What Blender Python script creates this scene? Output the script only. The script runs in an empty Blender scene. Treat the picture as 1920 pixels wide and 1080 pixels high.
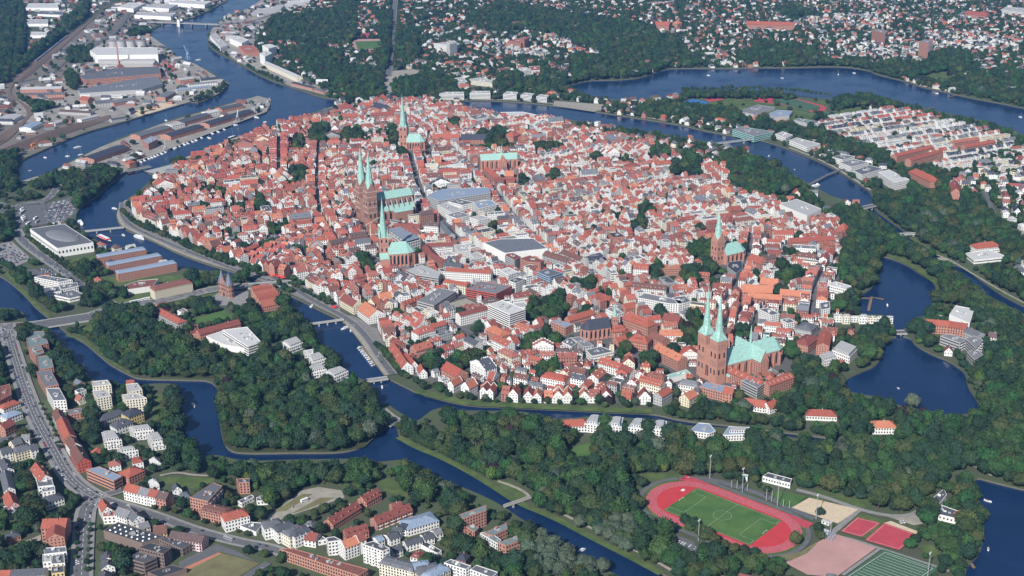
import bpy, bmesh, math, random
import numpy as np
from mathutils import Matrix, Vector
from mathutils.geometry import delaunay_2d_cdt, tessellate_polygon
R = math.radians
SC = bpy.context.scene
COL = SC.collection
rnd = random.Random(7)
NR = np.random.default_rng(7)

# ------------------------------------------------------------------ camera, sky, sun
CAM = np.array([-964.2, -1086.6, 667.0]); YAW, PITCH, ROLL, FOC = 0.55316, 0.36027, -0.0096, 2426.5
cam = bpy.data.cameras.new('camera'); camo = bpy.data.objects.new('camera', cam); COL.objects.link(camo)
cam.sensor_width = 36; cam.lens = 36 * FOC / 1920; cam.clip_start = 5; cam.clip_end = 60000
camo.matrix_world = Matrix.Translation(CAM) @ Matrix.Rotation(-YAW, 4, 'Z') @ Matrix.Rotation(math.pi / 2 - PITCH, 4, 'X') @ Matrix.Rotation(ROLL, 4, 'Z')
SC.camera = camo
SUN_AZ, SUN_EL = R(236), R(37)
world = bpy.data.worlds.new('World'); SC.world = world; world.use_nodes = True
wn = world.node_tree.nodes; wl = world.node_tree.links
sky = wn.new('ShaderNodeTexSky'); sky.sky_type = 'NISHITA'; sky.sun_disc = False
sky.sun_elevation = SUN_EL; sky.sun_rotation = SUN_AZ; sky.altitude = 0; sky.air_density = 1.0; sky.dust_density = 0.6; sky.ozone_density = 2.0
wl.new(sky.outputs[0], wn['Background'].inputs[0]); wn['Background'].inputs[1].default_value = 0.075
sl = bpy.data.lights.new('sun', 'SUN'); sl.energy = 5.0; sl.angle = R(0.5); sl.color = (1, 0.98, 0.95)
so = bpy.data.objects.new('sun', sl); COL.objects.link(so)
so.rotation_euler = Vector((math.sin(SUN_AZ) * math.cos(SUN_EL), math.cos(SUN_AZ) * math.cos(SUN_EL), math.sin(SUN_EL))).to_track_quat('Z', 'Y').to_euler()
SC.view_settings.view_transform = 'Standard'; SC.view_settings.look = 'None'
SC.view_settings.exposure = 0.22; SC.view_settings.gamma = 1; SC.view_settings.use_curve_mapping = False
SC.cycles.max_bounces = 5; SC.cycles.diffuse_bounces = 2; SC.cycles.glossy_bounces = 2; SC.cycles.volume_bounces = 0
SC.cycles.use_denoising = True; SC.cycles.denoiser = 'OPENIMAGEDENOISE'
HAZE = 4.4e-5

_f = np.array([math.sin(YAW) * math.cos(PITCH), math.cos(YAW) * math.cos(PITCH), -math.sin(PITCH)])
_r = np.array([math.cos(YAW), -math.sin(YAW), 0]); _u = np.cross(_r, _f)
_r2 = _r * math.cos(ROLL) + _u * math.sin(ROLL); _u2 = -_r * math.sin(ROLL) + _u * math.cos(ROLL)
def G(px, py, z=0.0):
    """the place on the level z that a point of the survey photograph shows"""
    d = _f + _r2 * (px - 960) / FOC + _u2 * (540 - py) / FOC
    p = CAM + d * ((z - CAM[2]) / d[2])
    return (float(p[0]), float(p[1]))
def PX(p):
    d = np.asarray(p, float) - CAM; w = d @ _f
    return np.stack([960 + FOC * (d @ _r2) / w, 540 - FOC * (d @ _u2) / w], -1)
def T(k, *xy):
    """survey tile k (1..9), coordinates three times enlarged -> photograph pixels"""
    ox, oy = ((k - 1) % 3) * 640, ((k - 1) // 3) * 360
    return [(ox + x / 3, oy + y / 3) for x, y in xy]
def GP(pts, z=0.0): return [G(x, y, z) for x, y in pts]

# ------------------------------------------------------------------ materials
MATS = {}
def mat(name, col=(.5, .5, .5), rough=.8, var=.25, scale=.25, vary=0.0, metal=0.0, bump=0.0, col2=None, spec=.3):
    """procedural paint / tile / grass: base colour broken up by two scales of noise in world space"""
    if name in MATS: return MATS[name]
    m = bpy.data.materials.new(name); m.use_nodes = True; n = m.node_tree.nodes; l = m.node_tree.links
    b = n['Principled BSDF']; b.inputs['Roughness'].default_value = rough; b.inputs['Metallic'].default_value = metal
    b.inputs['Specular IOR Level'].default_value = spec
    geo = n.new('ShaderNodeNewGeometry')
    t1 = n.new('ShaderNodeTexNoise'); t1.inputs['Scale'].default_value = scale; t1.inputs['Detail'].default_value = 5; t1.inputs['Roughness'].default_value = .65
    l.new(geo.outputs['Position'], t1.inputs['Vector'])
    cr = n.new('ShaderNodeValToRGB')
    c = np.array(col); c2 = np.array(col2) if col2 is not None else c
    cr.color_ramp.elements[0].position = .3; cr.color_ramp.elements[1].position = .7
    cr.color_ramp.elements[0].color = (*np.clip(c * (1 - var), 0, 1), 1); cr.color_ramp.elements[1].color = (*np.clip(c2 * (1 + var), 0, 1), 1)
    l.new(t1.outputs['Fac'], cr.inputs[0]); out = cr.outputs[0]
    if vary:
        oi = n.new('ShaderNodeObjectInfo'); mr = n.new('ShaderNodeMapRange'); mr.inputs['To Min'].default_value = 1 - vary; mr.inputs['To Max'].default_value = 1 + vary
        l.new(oi.outputs['Random'], mr.inputs['Value'])
        hs = n.new('ShaderNodeHueSaturation'); l.new(out, hs.inputs['Color']); l.new(mr.outputs[0], hs.inputs['Value'])
        mh = n.new('ShaderNodeMath'); mh.operation = 'MULTIPLY_ADD'; mh.inputs[1].default_value = 0.07; mh.inputs[2].default_value = .47
        fr = n.new('ShaderNodeMath'); fr.operation = 'FRACT'; mm = n.new('ShaderNodeMath'); mm.operation = 'MULTIPLY'; mm.inputs[1].default_value = 7.3
        l.new(oi.outputs['Random'], mm.inputs[0]); l.new(mm.outputs[0], fr.inputs[0]); l.new(fr.outputs[0], mh.inputs[0]); l.new(mh.outputs[0], hs.inputs['Hue'])
        out = hs.outputs[0]
    l.new(out, b.inputs['Base Color'])
    if bump:
        bp = n.new('ShaderNodeBump'); bp.inputs['Strength'].default_value = bump; bp.inputs['Distance'].default_value = .3
        l.new(t1.outputs['Fac'], bp.inputs['Height']); l.new(bp.outputs[0], b.inputs['Normal'])
    MATS[name] = m
    return m
ROOFS = {'red': [(.35, .10, .066), (.30, .085, .06), (.38, .125, .085), (.22, .068, .055), (.33, .125, .095), (.28, .095, .075)], 'vermilion': [(.39, .10, .07), (.34, .085, .06), (.30, .078, .062), (.38, .115, .085)], 'orange': [(.48, .18, .105), (.45, .16, .095)],
         'brown': [(.16, .075, .06), (.22, .09, .07), (.12, .08, .075)], 'grey': [(.13, .135, .15), (.085, .09, .105), (.20, .20, .21), (.16, .17, .19)],
         'light': [(.42, .41, .40), (.55, .54, .52)], 'slate': [(.05, .055, .075)], 'copper': [(.30, .49, .43)], 'blue': [(.25, .31, .40)], 'greengrey': [(.17, .22, .22)]}
WALLS = {'white': [(.78, .76, .72), (.72, .70, .66), (.80, .79, .76)], 'cream': [(.70, .62, .46), (.74, .68, .55)], 'brick': [(.45, .225, .165), (.37, .175, .13)],
         'grey': [(.42, .41, .40), (.34, .34, .34)], 'yellow': [(.62, .48, .22)], 'pink': [(.60, .36, .36)], 'redpaint': [(.45, .10, .07)], 'brown': [(.20, .15, .13)], 'blue': [(.30, .40, .52)]}
for k, v in ROOFS.items():
    for i, c in enumerate(v): mat(f'roof_{k}_{i}', c, .75 if k != 'copper' else .6, .25, .5, bump=.15)
for k, v in WALLS.items():
    for i, c in enumerate(v): mat(f'wall_{k}_{i}', c, .85, .08 if k != 'brick' else .2, .5)
mat('glass', (.02, .025, .035), .12, .3, .3, spec=.5); mat('skylight', (.75, .78, .8), .3, .1, .5); mat('metal', (.45, .46, .48), .45, .1, .5, metal=.3)
mat('concrete', (.38, .37, .35), .9, .15, .2); mat('wood', (.22, .15, .09), .8, .2, .6); mat('white_paint', (.8, .8, .79), .5, .06, .5)
mat('red_paint', (.55, .05, .05), .5, .08, .5); mat('blue_paint', (.06, .14, .4), .5, .08, .5); mat('green_paint', (.05, .32, .25), .6, .08, .5); mat('black', (.03, .03, .035), .6, .2, .5)
mat('dark_roof', (.05, .055, .065), .8, .2, .3)
mat('orange_paint', (.6, .2, .05), .6, .1, .5)
def rm(k, i=None, r=rnd): return f'roof_{k}_{r.randrange(len(ROOFS[k])) if i is None else i}'
def wm(k, i=None, r=rnd): return f'wall_{k}_{r.randrange(len(WALLS[k])) if i is None else i}'

# ------------------------------------------------------------------ mesh + object helpers
class MB:
    def __init__(s): s.v = []; s.f = []; s.m = []
    def add(s, vs, fs, m):
        o = len(s.v); s.v += vs; s.f += [tuple(i + o for i in f) for f in fs]; s.m += [m] * len(fs)
    def box(s, c, d, m, rot=0.0, z0=True):
        """box centred at c=(x,y) standing on c[2], size d"""
        cx, cy, cz = c; a, b, h = d[0] / 2, d[1] / 2, d[2]; cs, sn = math.cos(rot), math.sin(rot)
        vs = [(cx + x * cs - y * sn, cy + x * sn + y * cs, cz + z) for z in (0, h) for x, y in ((-a, -b), (a, -b), (a, b), (-a, b))]
        s.add(vs, [(3, 2, 1, 0), (4, 5, 6, 7), (0, 1, 5, 4), (1, 2, 6, 5), (2, 3, 7, 6), (3, 0, 4, 7)], m)
    def prism(s, poly, z0, z1, m, top=True, bottom=False):
        n = len(poly); vs = [(x, y, z0) for x, y in poly] + [(x, y, z1) for x, y in poly]
        fs = [(i, (i + 1) % n, n + (i + 1) % n, n + i) for i in range(n)]
        if top: fs.append(tuple(range(n, 2 * n)))
        if bottom: fs.append(tuple(range(n))[::-1])
        s.add(vs, fs, m)
    def cone(s, c, r0, r1, z0, z1, n, m, rot=0.0, cap=True):
        vs = []; fs = []
        for z, r in ((z0, r0), (z1, r1)):
            for i in range(n): a = rot + 2 * math.pi * i / n; vs.append((c[0] + r * math.cos(a), c[1] + r * math.sin(a), z))
        fs = [(i, (i + 1) % n, n + (i + 1) % n, n + i) for i in range(n)]
        if cap: fs.append(tuple(range(n, 2 * n)))
        s.add(vs, fs, m)
    def bar(s, p, q, w, m, n=4):
        p, q = Vector(p), Vector(q); d = (q - p); L = d.length
        if L < 1e-6: return
        M = Matrix.Translation(p) @ d.to_track_quat('Z', 'Y').to_matrix().to_4x4(); vs = []
        for z in (0, L):
            for i in range(n): a = math.pi / 4 + 2 * math.pi * i / n; vs.append(tuple(M @ Vector((w * .7 * math.cos(a), w * .7 * math.sin(a), z))))
        s.add(vs, [(i, (i + 1) % n, n + (i + 1) % n, n + i) for i in range(n)] + [tuple(range(n))[::-1], tuple(range(n, 2 * n))], m)
    def merge(s, o, M=None):
        b = len(s.v); s.v += o.v if M is None else [(M[0] * x - M[1] * y + M[2], M[1] * x + M[0] * y + M[3], z + M[4]) for x, y, z in o.v]
        s.f += [tuple(i + b for i in f) for f in o.f]; s.m += o.m
    def mesh(s, name):
        me = bpy.data.meshes.new(name); me.from_pydata(s.v, [], s.f)
        names = list(dict.fromkeys(s.m)); ix = {k: i for i, k in enumerate(names)}
        for k in names: me.materials.append(MATS[k])
        if len(names) > 1: me.polygons.foreach_set('material_index', [ix[k] for k in s.m])
        me.update(); return me
    def build(s, name, parent=None, kind=None, loc=None):
        o = bpy.data.objects.new(name, s.mesh(name)); COL.objects.link(o)
        if parent is not None: o.parent = parent
        if kind: o['kind'] = kind
        if loc: o.location = loc
        return o
ALLLAB = []            # (object, desc, plain kind phrase, ground position, fixed?)
def tag(o, label, cat, group=None):
    o['label'] = label; o['category'] = cat
    if group: o['group'] = group
    return o
def empty(name, loc, rz=0.0):
    o = bpy.data.objects.new(name, None); COL.objects.link(o); o.location = loc; o.rotation_euler = (0, 0, rz); o.empty_display_size = 1
    return o
def rect_pts(c, L, W, a):
    cs, sn = math.cos(a), math.sin(a)
    return [(c[0] + x * cs - y * sn, c[1] + x * sn + y * cs) for x, y in ((-L / 2, -W / 2), (L / 2, -W / 2), (L / 2, W / 2), (-L / 2, W / 2))]

# ------------------------------------------------------------------ survey raster (what covers the ground where)
X0, Y0, X1, Y1, CS = -1000., -700., 3300., 3900., 2.0
NX, NY = int((X1 - X0) / CS), int((Y1 - Y0) / CS)
zone = np.zeros((NY, NX), np.uint8); occ = np.zeros((NY, NX), bool)
def raster(poly):
    p = np.array(poly); x0, y0 = p.min(0); x1, y1 = p.max(0)
    i0, i1 = max(0, int((x0 - X0) / CS)), min(NX, int((x1 - X0) / CS) + 2); j0, j1 = max(0, int((y0 - Y0) / CS)), min(NY, int((y1 - Y0) / CS) + 2)
    if i1 <= i0 or j1 <= j0: return None
    xs = X0 + (np.arange(i0, i1) + .5) * CS; ys = Y0 + (np.arange(j0, j1) + .5) * CS
    ins = np.zeros((len(ys), len(xs)), bool); q = np.roll(p, -1, 0)
    for (ax, ay), (bx, by) in zip(p, q):
        if ay == by: continue
        rows = (ay > ys) != (by > ys)
        if not rows.any(): continue
        xc = ax + (ys[rows] - ay) * (bx - ax) / (by - ay)
        ins[rows] ^= xs[None, :] < xc[:, None]
    return (slice(j0, j1), slice(i0, i1)), ins
def paint(arr, poly, v):
    r = raster(poly)
    if r: arr[r[0]][r[1]] = v
def at(arr, x, y, d=0):
    i = ((np.asarray(x) - X0) / CS).astype(int); j = ((np.asarray(y) - Y0) / CS).astype(int)
    ok = (i >= 0) & (i < NX) & (j >= 0) & (j < NY)
    return np.where(ok, arr[np.clip(j, 0, NY - 1), np.clip(i, 0, NX - 1)], d)
def lattice(c, L, W, a, step=1.6):
    u, v = np.meshgrid(np.linspace(-L / 2, L / 2, max(3, int(L / step) + 1)), np.linspace(-W / 2, W / 2, max(3, int(W / step) + 1)))
    cs, sn = math.cos(a), math.sin(a)
    return c[0] + u * cs - v * sn, c[1] + u * sn + v * cs
def free(c, L, W, a, codes=None):
    x, y = lattice(c, L, W, a)
    if at(occ, x, y, True).any(): return False
    return True if codes is None else bool(np.isin(at(zone, x, y, 3), codes).all())
def take(c, L, W, a, v=True, arr=None):
    x, y = lattice(c, L, W, a)
    i = np.clip(((x - X0) / CS).astype(int), 0, NX - 1); j = np.clip(((y - Y0) / CS).astype(int), 0, NY - 1); (occ if arr is None else arr)[j, i] = v
def strip(pts, w):
    """left and right edges of a band of width w along ground points"""
    p = np.array(pts, float); t = np.gradient(p, axis=0); t /= np.linalg.norm(t, axis=1)[:, None] + 1e-9
    n = np.stack([-t[:, 1], t[:, 0]], 1); return p + n * w / 2, p - n * w / 2
def smooth(pts, n=2):
    p = np.array(pts, float)
    for _ in range(n):
        q = [p[0]]
        for a, b in zip(p[:-1], p[1:]): q += [.75 * a + .25 * b, .25 * a + .75 * b]
        q.append(p[-1]); p = np.array(q)
    return p

# ------------------------------------------------------------------ water
HARBOUR = T(1, (1290, -60), (1290, 0), (1215, 40), (1150, 75), (1080, 105), (890, 140), (840, 190), (865, 210), (855, 235), (935, 250), (945, 280), (985, 300), (1000, 330), (1100, 360), (1200, 410), (1230, 435),
            (1290, 465), (1280, 490), (1230, 530), (1130, 575), (1060, 575), (930, 615), (700, 685), (480, 745), (300, 820), (110, 905), (90, 960), (85, 1030), (200, 1020), (300, 965), (400, 900), (560, 830),
            (640, 790), (710, 760), (900, 700), (960, 670), (1150, 620), (1250, 590), (1370, 560), (1450, 540), (1525, 560), (1520, 600), (1500, 630), (1430, 650), (1300, 690), (1200, 735), (1130, 770), (950, 830),
            (760, 915), (790, 930), (720, 960), (680, 990), (600, 1050)) + T(4, (540, 30), (480, 60), (430, 115), (425, 190), (470, 225), (530, 262), (600, 318), (650, 310), (800, 310), (880, 365), (965, 400), (970, 430), (1050, 430),
            (1130, 440), (1220, 450), (1310, 470), (1430, 520), (1590, 575), (1640, 640), (1740, 735), (1800, 850), (1850, 880), (1900, 900)) + T(5, (0, 960), (60, 1030), (150, 1065)) + T(8, (170, 60), (210, 110), (260, 112), (330, 160), (390, 195),
            (420, 215), (530, 130), (640, 145), (760, 150), (1020, 150), (1120, 190), (1250, 195), (1480, 175), (1600, 190), (1840, 205)) + T(9, (0, 232), (350, 252), (650, 305), (880, 335), (900, 312), (600, 272), (250, 230), (0, 205)) + T(8, (1750, 165),
            (1600, 160), (1390, 150), (1170, 140), (960, 130), (720, 120), (600, 95), (430, 50), (330, 0)) + T(5, (250, 1040), (180, 950), (120, 860), (60, 780), (0, 720)) + T(4, (1800, 665), (1700, 612), (1600, 565), (1530, 545), (1430, 490), (1300, 445), (1150, 400),
            (1000, 345), (850, 270), (700, 210), (660, 170), (650, 110), (700, 50)) + T(1, (800, 1060), (870, 985), (820, 970), (960, 920), (1040, 885), (1150, 850), (1230, 815), (1300, 775), (1440, 745), (1490, 720), (1660, 665), (1890, 590), (1910, 560),
            (1800, 545), (1640, 490), (1500, 445), (1330, 350), (1200, 285), (1165, 240), (1165, 200), (1190, 160), (1250, 100), (1330, 70), (1400, 45), (1480, 10), (1500, 0), (1560, -60))
MOAT = T(4, (-120, 420), (0, 470), (60, 510), (130, 570), (200, 650), (290, 720), (350, 770), (380, 800), (470, 840), (560, 920), (620, 970), (730, 1030), (780, 1050), (1000, 1055), (1230, 1060)) + T(7, (1230, 200), (1260, 350), (1330, 390), (1640, 385), (1920, 385)) + T(8, (130, 350),
        (200, 280), (270, 225), (310, 225), (320, 290), (420, 345), (560, 400), (700, 470), (850, 560), (960, 640), (1050, 680), (1200, 740), (1400, 850), (1600, 950), (1800, 1060), (1900, 1120), (1600, 1110), (1300, 930), (1130, 830), (1000, 750), (900, 680), (780, 620),
        (580, 540), (480, 480), (370, 420), (200, 440), (130, 420), (0, 420)) + T(7, (1640, 425), (1430, 432), (1330, 425), (1240, 402), (1155, 395), (1135, 485), (1112, 480), (1105, 385), (1040, 300), (1010, 200), (1000, 0)) + T(4, (900, 1075), (720, 1085), (500, 1060), (430, 980), (350, 930), (340, 860), (290, 790),
        (150, 735), (140, 680), (60, 650), (-120, 655))
POND_UP = T(6, (1110, 370), (1140, 360), (1250, 400), (1340, 460), (1430, 520), (1410, 600), (1400, 650), (1350, 700), (1300, 740), (1245, 760), (1245, 820), (1195, 820), (1190, 740), (1150, 690), (1000, 690), (960, 640), (1000, 580), (1080, 530), (1090, 450))
POND_LOW = T(6, (1195, 810), (1280, 815), (1310, 860), (1400, 910), (1500, 950), (1590, 1010)) + T(9, (1600, 10), (1650, 80), (1690, 150), (1520, 180), (1400, 150), (1240, 130), (1100, 70), (950, 50), (890, 0)) + T(6, (900, 1060), (1000, 1010), (1100, 970), (1130, 890), (1140, 850))
CANAL = T(2, (670, 568), (800, 562), (950, 572), (1100, 582), (1450, 630), (1700, 670), (1920, 705)) + T(3, (100, 730), (240, 757), (420, 785), (470, 795), (600, 840), (800, 920), (950, 1010), (1060, 1080)) + T(6, (1065, 60), (1080, 100), (1150, 150), (1250, 220), (1290, 270), (1400, 330), (1500, 390), (1600, 440), (1700, 510),
        (1800, 580), (1920, 640), (2200, 780), (2200, 840), (1920, 685), (1800, 625), (1700, 572), (1550, 465), (1450, 400), (1350, 345), (1280, 285), (1220, 235), (1130, 172), (1055, 110), (1000, 75), (900, 40), (830, 20)) + T(3, (800, 1080), (720, 1040), (640, 990), (520, 920), (400, 870), (270, 815), (160, 800), (0, 770)) + T(2, (1800, 752), (1560, 722), (1300, 672), (1130, 660), (1000, 645), (850, 630), (780, 622), (690, 592))
LAKE_N = T(2, (1240, 500), (1300, 475), (1400, 450), (1550, 450), (1700, 435), (1820, 388), (1920, 383)) + T(3, (250, 385), (430, 380), (600, 380), (900, 372), (1050, 395), (1080, 415), (1250, 455), (1330, 485), (1480, 518), (1600, 545), (1800, 582), (1920, 608), (2300, 680), (2300, 900), (1920, 762), (1850, 730), (1750, 690), (1550, 650), (1400, 615),
        (1250, 580), (1100, 560), (950, 545), (850, 555), (750, 552), (500, 532), (200, 522), (0, 530)) + T(2, (1750, 562), (1500, 558), (1400, 540), (1280, 515))
LAKE_R = T(9, (1640, 520), (1750, 550), (1870, 580), (1920, 592), (2300, 640), (2300, 1300), (1580, 1300), (1590, 1080), (1600, 1020), (1680, 950), (1700, 800), (1680, 700), (1650, 600))
def ring(p, n):
    for _ in range(n):
        a = np.array(p, float); b = np.roll(a, -1, 0); p = [tuple(x) for q in zip(.78 * a + .22 * b, .22 * a + .78 * b) for x in q]
    return p
WATER = [ring(GP(p), n) for p, n in ((HARBOUR, 1), (MOAT, 2), (POND_UP, 2), (POND_LOW, 2), (CANAL, 1), (LAKE_N, 2), (LAKE_R, 2))]
for p in WATER: paint(zone, p, 3); paint(occ, p, True)

def build_ground():
    BIG = 30000
    vs = [(-BIG, -BIG), (BIG, -BIG), (BIG, BIG), (-BIG, BIG)]; es = [(0, 1), (1, 2), (2, 3), (3, 0)]
    for p in WATER:
        o = len(vs); vs += p; es += [(o + i, o + (i + 1) % len(p)) for i in range(len(p))]
    rv, re, rf, *_ = delaunay_2d_cdt([Vector(v) for v in vs], es, [], 0, 0.05)
    rv = [(v.x, v.y) for v in rv]; cen = np.array([np.mean([rv[i] for i in f], axis=0) for f in rf])
    wet = np.zeros(len(rf), bool)
    for p in WATER:
        q = np.array(p); x, y = cen[:, 0], cen[:, 1]; ins = np.zeros(len(cen), bool)
        for (ax, ay), (bx, by) in zip(q, np.roll(q, -1, 0)):
            if ay == by: continue
            c = (ay > y) != (by > y); ins ^= c & (x < ax + (y - ay) * (bx - ax) / (by - ay))
        wet |= ins
    land = MB(); water = MB(); bank = MB()
    land.add([(x, y, 0) for x, y in rv], [f for f, w in zip(rf, wet) if not w], 'ground')
    water.add([(x, y, -2.0) for x, y in rv], [f for f, w in zip(rf, wet) if w], 'water')
    em = {}
    for f, w in zip(rf, wet):
        for a, b in zip(f, list(f[1:]) + [f[0]]): em.setdefault((min(a, b), max(a, b)), []).append(w)
    for (a, b), w in em.items():
        if len(w) == 2 and w[0] != w[1]:
            (ax, ay), (bx, by) = rv[a], rv[b]; bank.add([(ax, ay, -2.6), (bx, by, -2.6), (bx, by, .02), (ax, ay, .02)], [(0, 1, 2, 3)], 'quay')
    land.build('ground', kind='structure'); water.build('water', kind='structure'); bank.build('embankment', kind='structure')
mat('ground', (.115, .115, .08), .95, .3, .03, col2=(.06, .085, .035)); mat('quay', (.13, .125, .09), .9, .25, .3)
m = mat('water', (.008, .026, .075), .10, .2, .012, spec=.5); m.node_tree.nodes['Principled BSDF'].inputs['IOR'].default_value = 1.33
tr = m.node_tree.nodes.new('ShaderNodeMapRange'); tr.inputs['From Min'].default_value = .35; tr.inputs['From Max'].default_value = .7; tr.inputs['To Min'].default_value = .06; tr.inputs['To Max'].default_value = .34
m.node_tree.links.new([x for x in m.node_tree.nodes if x.type == 'TEX_NOISE'][0].outputs['Fac'], tr.inputs['Value']); m.node_tree.links.new(tr.outputs[0], m.node_tree.nodes['Principled BSDF'].inputs['Roughness'])
b = m.node_tree.nodes['Principled BSDF']; tn = m.node_tree.nodes.new('ShaderNodeTexNoise'); tn.inputs['Scale'].default_value = .14; tn.inputs['Detail'].default_value = 4
gg = m.node_tree.nodes.new('ShaderNodeNewGeometry'); bp = m.node_tree.nodes.new('ShaderNodeBump'); bp.inputs['Strength'].default_value = .03; bp.inputs['Distance'].default_value = 1
m.node_tree.links.new(gg.outputs['Position'], tn.inputs['Vector']); m.node_tree.links.new(tn.outputs['Fac'], bp.inputs['Height']); m.node_tree.links.new(bp.outputs[0], b.inputs['Normal'])
build_ground()

# ------------------------------------------------------------------ zones: 0 suburb 1 old town 2 wood 3 water 4 paved 5 lawn 6 works 7 leafy suburb 8 terraces 9 villa blocks
def Z(code, k, *xy): paint(zone, GP(T(k, *xy)), code); 
def ZP(code, pts): paint(zone, GP(pts), code)
# far north: leafy belt, denser rows
Z(7, 2, (-300, -80), (700, -80), (760, 150), (900, 230), (1050, 330), (1300, 480), (1250, 500), (1500, 560), (1100, 560), (660, 555), (-100, 560), (-350, 480), (-600, 300), (-500, 100))
Z(10, 2, (700, 110), (900, 20), (1100, 60), (1300, 90), (1700, 150), (1900, 250), (1900, 330), (1500, 320), (1300, 250), (1100, 180), (800, 180))
Z(2, 2, (0, 395), (150, 400), (235, 430), (230, 560), (60, 560), (-60, 500)); Z(2, 2, (280, 470), (400, 400), (640, 470), (660, 555), (430, 560), (300, 560))
Z(10, 2, (270, 150), (420, 180), (440, 330), (330, 400), (290, 360)); Z(2, 2, (240, 60), (290, 160), (270, 390), (225, 400), (215, 180))
Z(10, 1, (1440, 130), (1900, 60), (1920, 0), (2000, 0), (2000, 260), (1700, 250), (1560, 230)); Z(10, 1, (1570, 300), (1700, 350), (1760, 430), (1920, 480), (1920, 330), (1800, 260))
Z(10, 2, (900, 430), (1240, 420), (1300, 480), (1260, 530), (1100, 540), (860, 500)); Z(11, 2, (1090, 230), (1170, 190), (1480, 310), (1400, 335), (1250, 300))
Z(11, 2, (930, 230), (1080, 230), (1200, 330), (900, 320), (700, 290), (640, 230)); Z(10, 2, (1300, 330), (1920, 330), (1820, 390), (1700, 440), (1300, 480))
Z(2, 3, (0, 310), (120, 370), (0, 380)); Z(10, 3, (440, 250), (580, 260), (740, 290), (800, 350), (1000, 350), (1080, 390), (900, 370), (460, 375), (300, 340)); Z(10, 3, (1360, 320), (1600, 300), (1640, 420), (1800, 400), (1920, 420), (2200, 480), (2200, 640), (1800, 580), (1480, 500), (1250, 440), (1080, 400), (1130, 380))
Z(5, 3, (1300, 440), (1480, 400), (1560, 460), (1480, 490)); Z(5, 3, (1540, 380), (1640, 370), (1640, 400)); Z(0, 3, (620, 60), (1150, 40), (1150, 150), (640, 150))
Z(7, 2, (1300, 0), (1920, 0), (1920, 120), (1300, 60)); Z(11, 3, (630, 120), (900, 80), (1200, 100), (1190, 180), (700, 150)); Z(11, 3, (850, 230), (1350, 230), (1360, 380), (1150, 350), (860, 320)); Z(11, 3, (1330, 180), (1700, 190), (1920, 240), (1920, 300), (1400, 290))
Z(2, 3, (540, 50), (660, 50), (760, 100), (600, 100))
# island park and sports ground
Z(5, 3, (0, 530), (200, 522), (850, 560), (820, 640), (650, 720), (300, 640), (0, 620)); Z(2, 3, (-200, 590), (0, 600), (330, 650), (620, 720), (780, 730), (1000, 840), (1200, 910), (1300, 1000), (1000, 880), (650, 770), (460, 740), (250, 690), (0, 660), (-240, 640))
Z(2, 3, (820, 560), (900, 530), (1050, 520), (1300, 590), (1450, 620), (1700, 700), (1870, 735), (1920, 770), (2300, 900), (2300, 960), (1900, 800), (1700, 750), (1500, 680), (1330, 640), (1150, 610), (1030, 600), (950, 640), (830, 600)); Z(2, 3, (0, 505), (500, 500), (850, 560), (0, 560)); Z(5, 3, (780, 640), (1000, 600), (1030, 630), (880, 670))
Z(8, 3, (640, 700), (1150, 610), (1320, 640), (1640, 720), (1880, 790), (1950, 830), (2300, 960), (2300, 1100), (1500, 990), (1400, 930), (1200, 900), (1000, 840), (800, 760))
Z(11, 3, (1480, 1000), (1920, 820), (2300, 1000), (2300, 1100), (1500, 1100)); Z(11, 6, (1500, -20), (2200, -20), (2200, 500), (1960, 400), (1860, 230), (1720, 110)); Z(2, 3, (1090, 1040), (1250, 1010), (1360, 960), (1440, 990), (1380, 1080), (1080, 1080))
bocc = np.zeros((NY, NX), bool)
# old town
OLD = T(1, (1850, 618), (1660, 682), (1480, 732), (1390, 772), (1160, 852), (1060, 892), (980, 962), (880, 1032), (860, 1070)) + T(4, (740, 62), (735, 105), (780, 165), (900, 215), (1000, 265), (1150, 335), (1290, 395), (1360, 425), (1500, 465), (1560, 510), (1655, 495), (1740, 545), (1810, 592), (1915, 642)) + T(5, (70, 685), (200, 765), (250, 860), (280, 940), (340, 1005), (480, 1060)) + \
    T(8, (600, 40), (720, 75), (960, 100), (1200, 108), (1540, 105), (1660, 118), (1840, 100)) + T(9, (0, 90), (310, 90), (340, 60)) + T(6, (640, 1060), (700, 960), (780, 930), (880, 900), (860, 760), (900, 700), (850, 620), (960, 570), (880, 480), (900, 380), (900, 200), (820, 150), (700, 110), (480, 60)) + T(3, (300, 1000), (260, 960)) + T(2, (1920, 890), (1800, 850), (1700, 800), (1500, 752), (1400, 720), (1250, 692), (890, 642), (820, 640), (500, 572), (200, 562), (60, 602), (0, 622))
ZP(1, OLD)
Z(4, 2, (250, 420), (460, 390), (460, 430), (300, 480), (290, 560), (235, 560)); Z(4, 2, (1200, 570), (1480, 590), (1430, 640), (1200, 600)); Z(2, 2, (1330, 660), (1560, 720), (1600, 760), (1920, 810), (1920, 770), (1560, 700))
Z(2, 3, (240, 900), (420, 870), (560, 920), (640, 1000), (700, 1080), (280, 1080)); Z(2, 6, (300, -10), (580, -10), (570, 20), (420, 40)); Z(5, 6, (780, 20), (880, 20), (900, 100), (800, 100))
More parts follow.
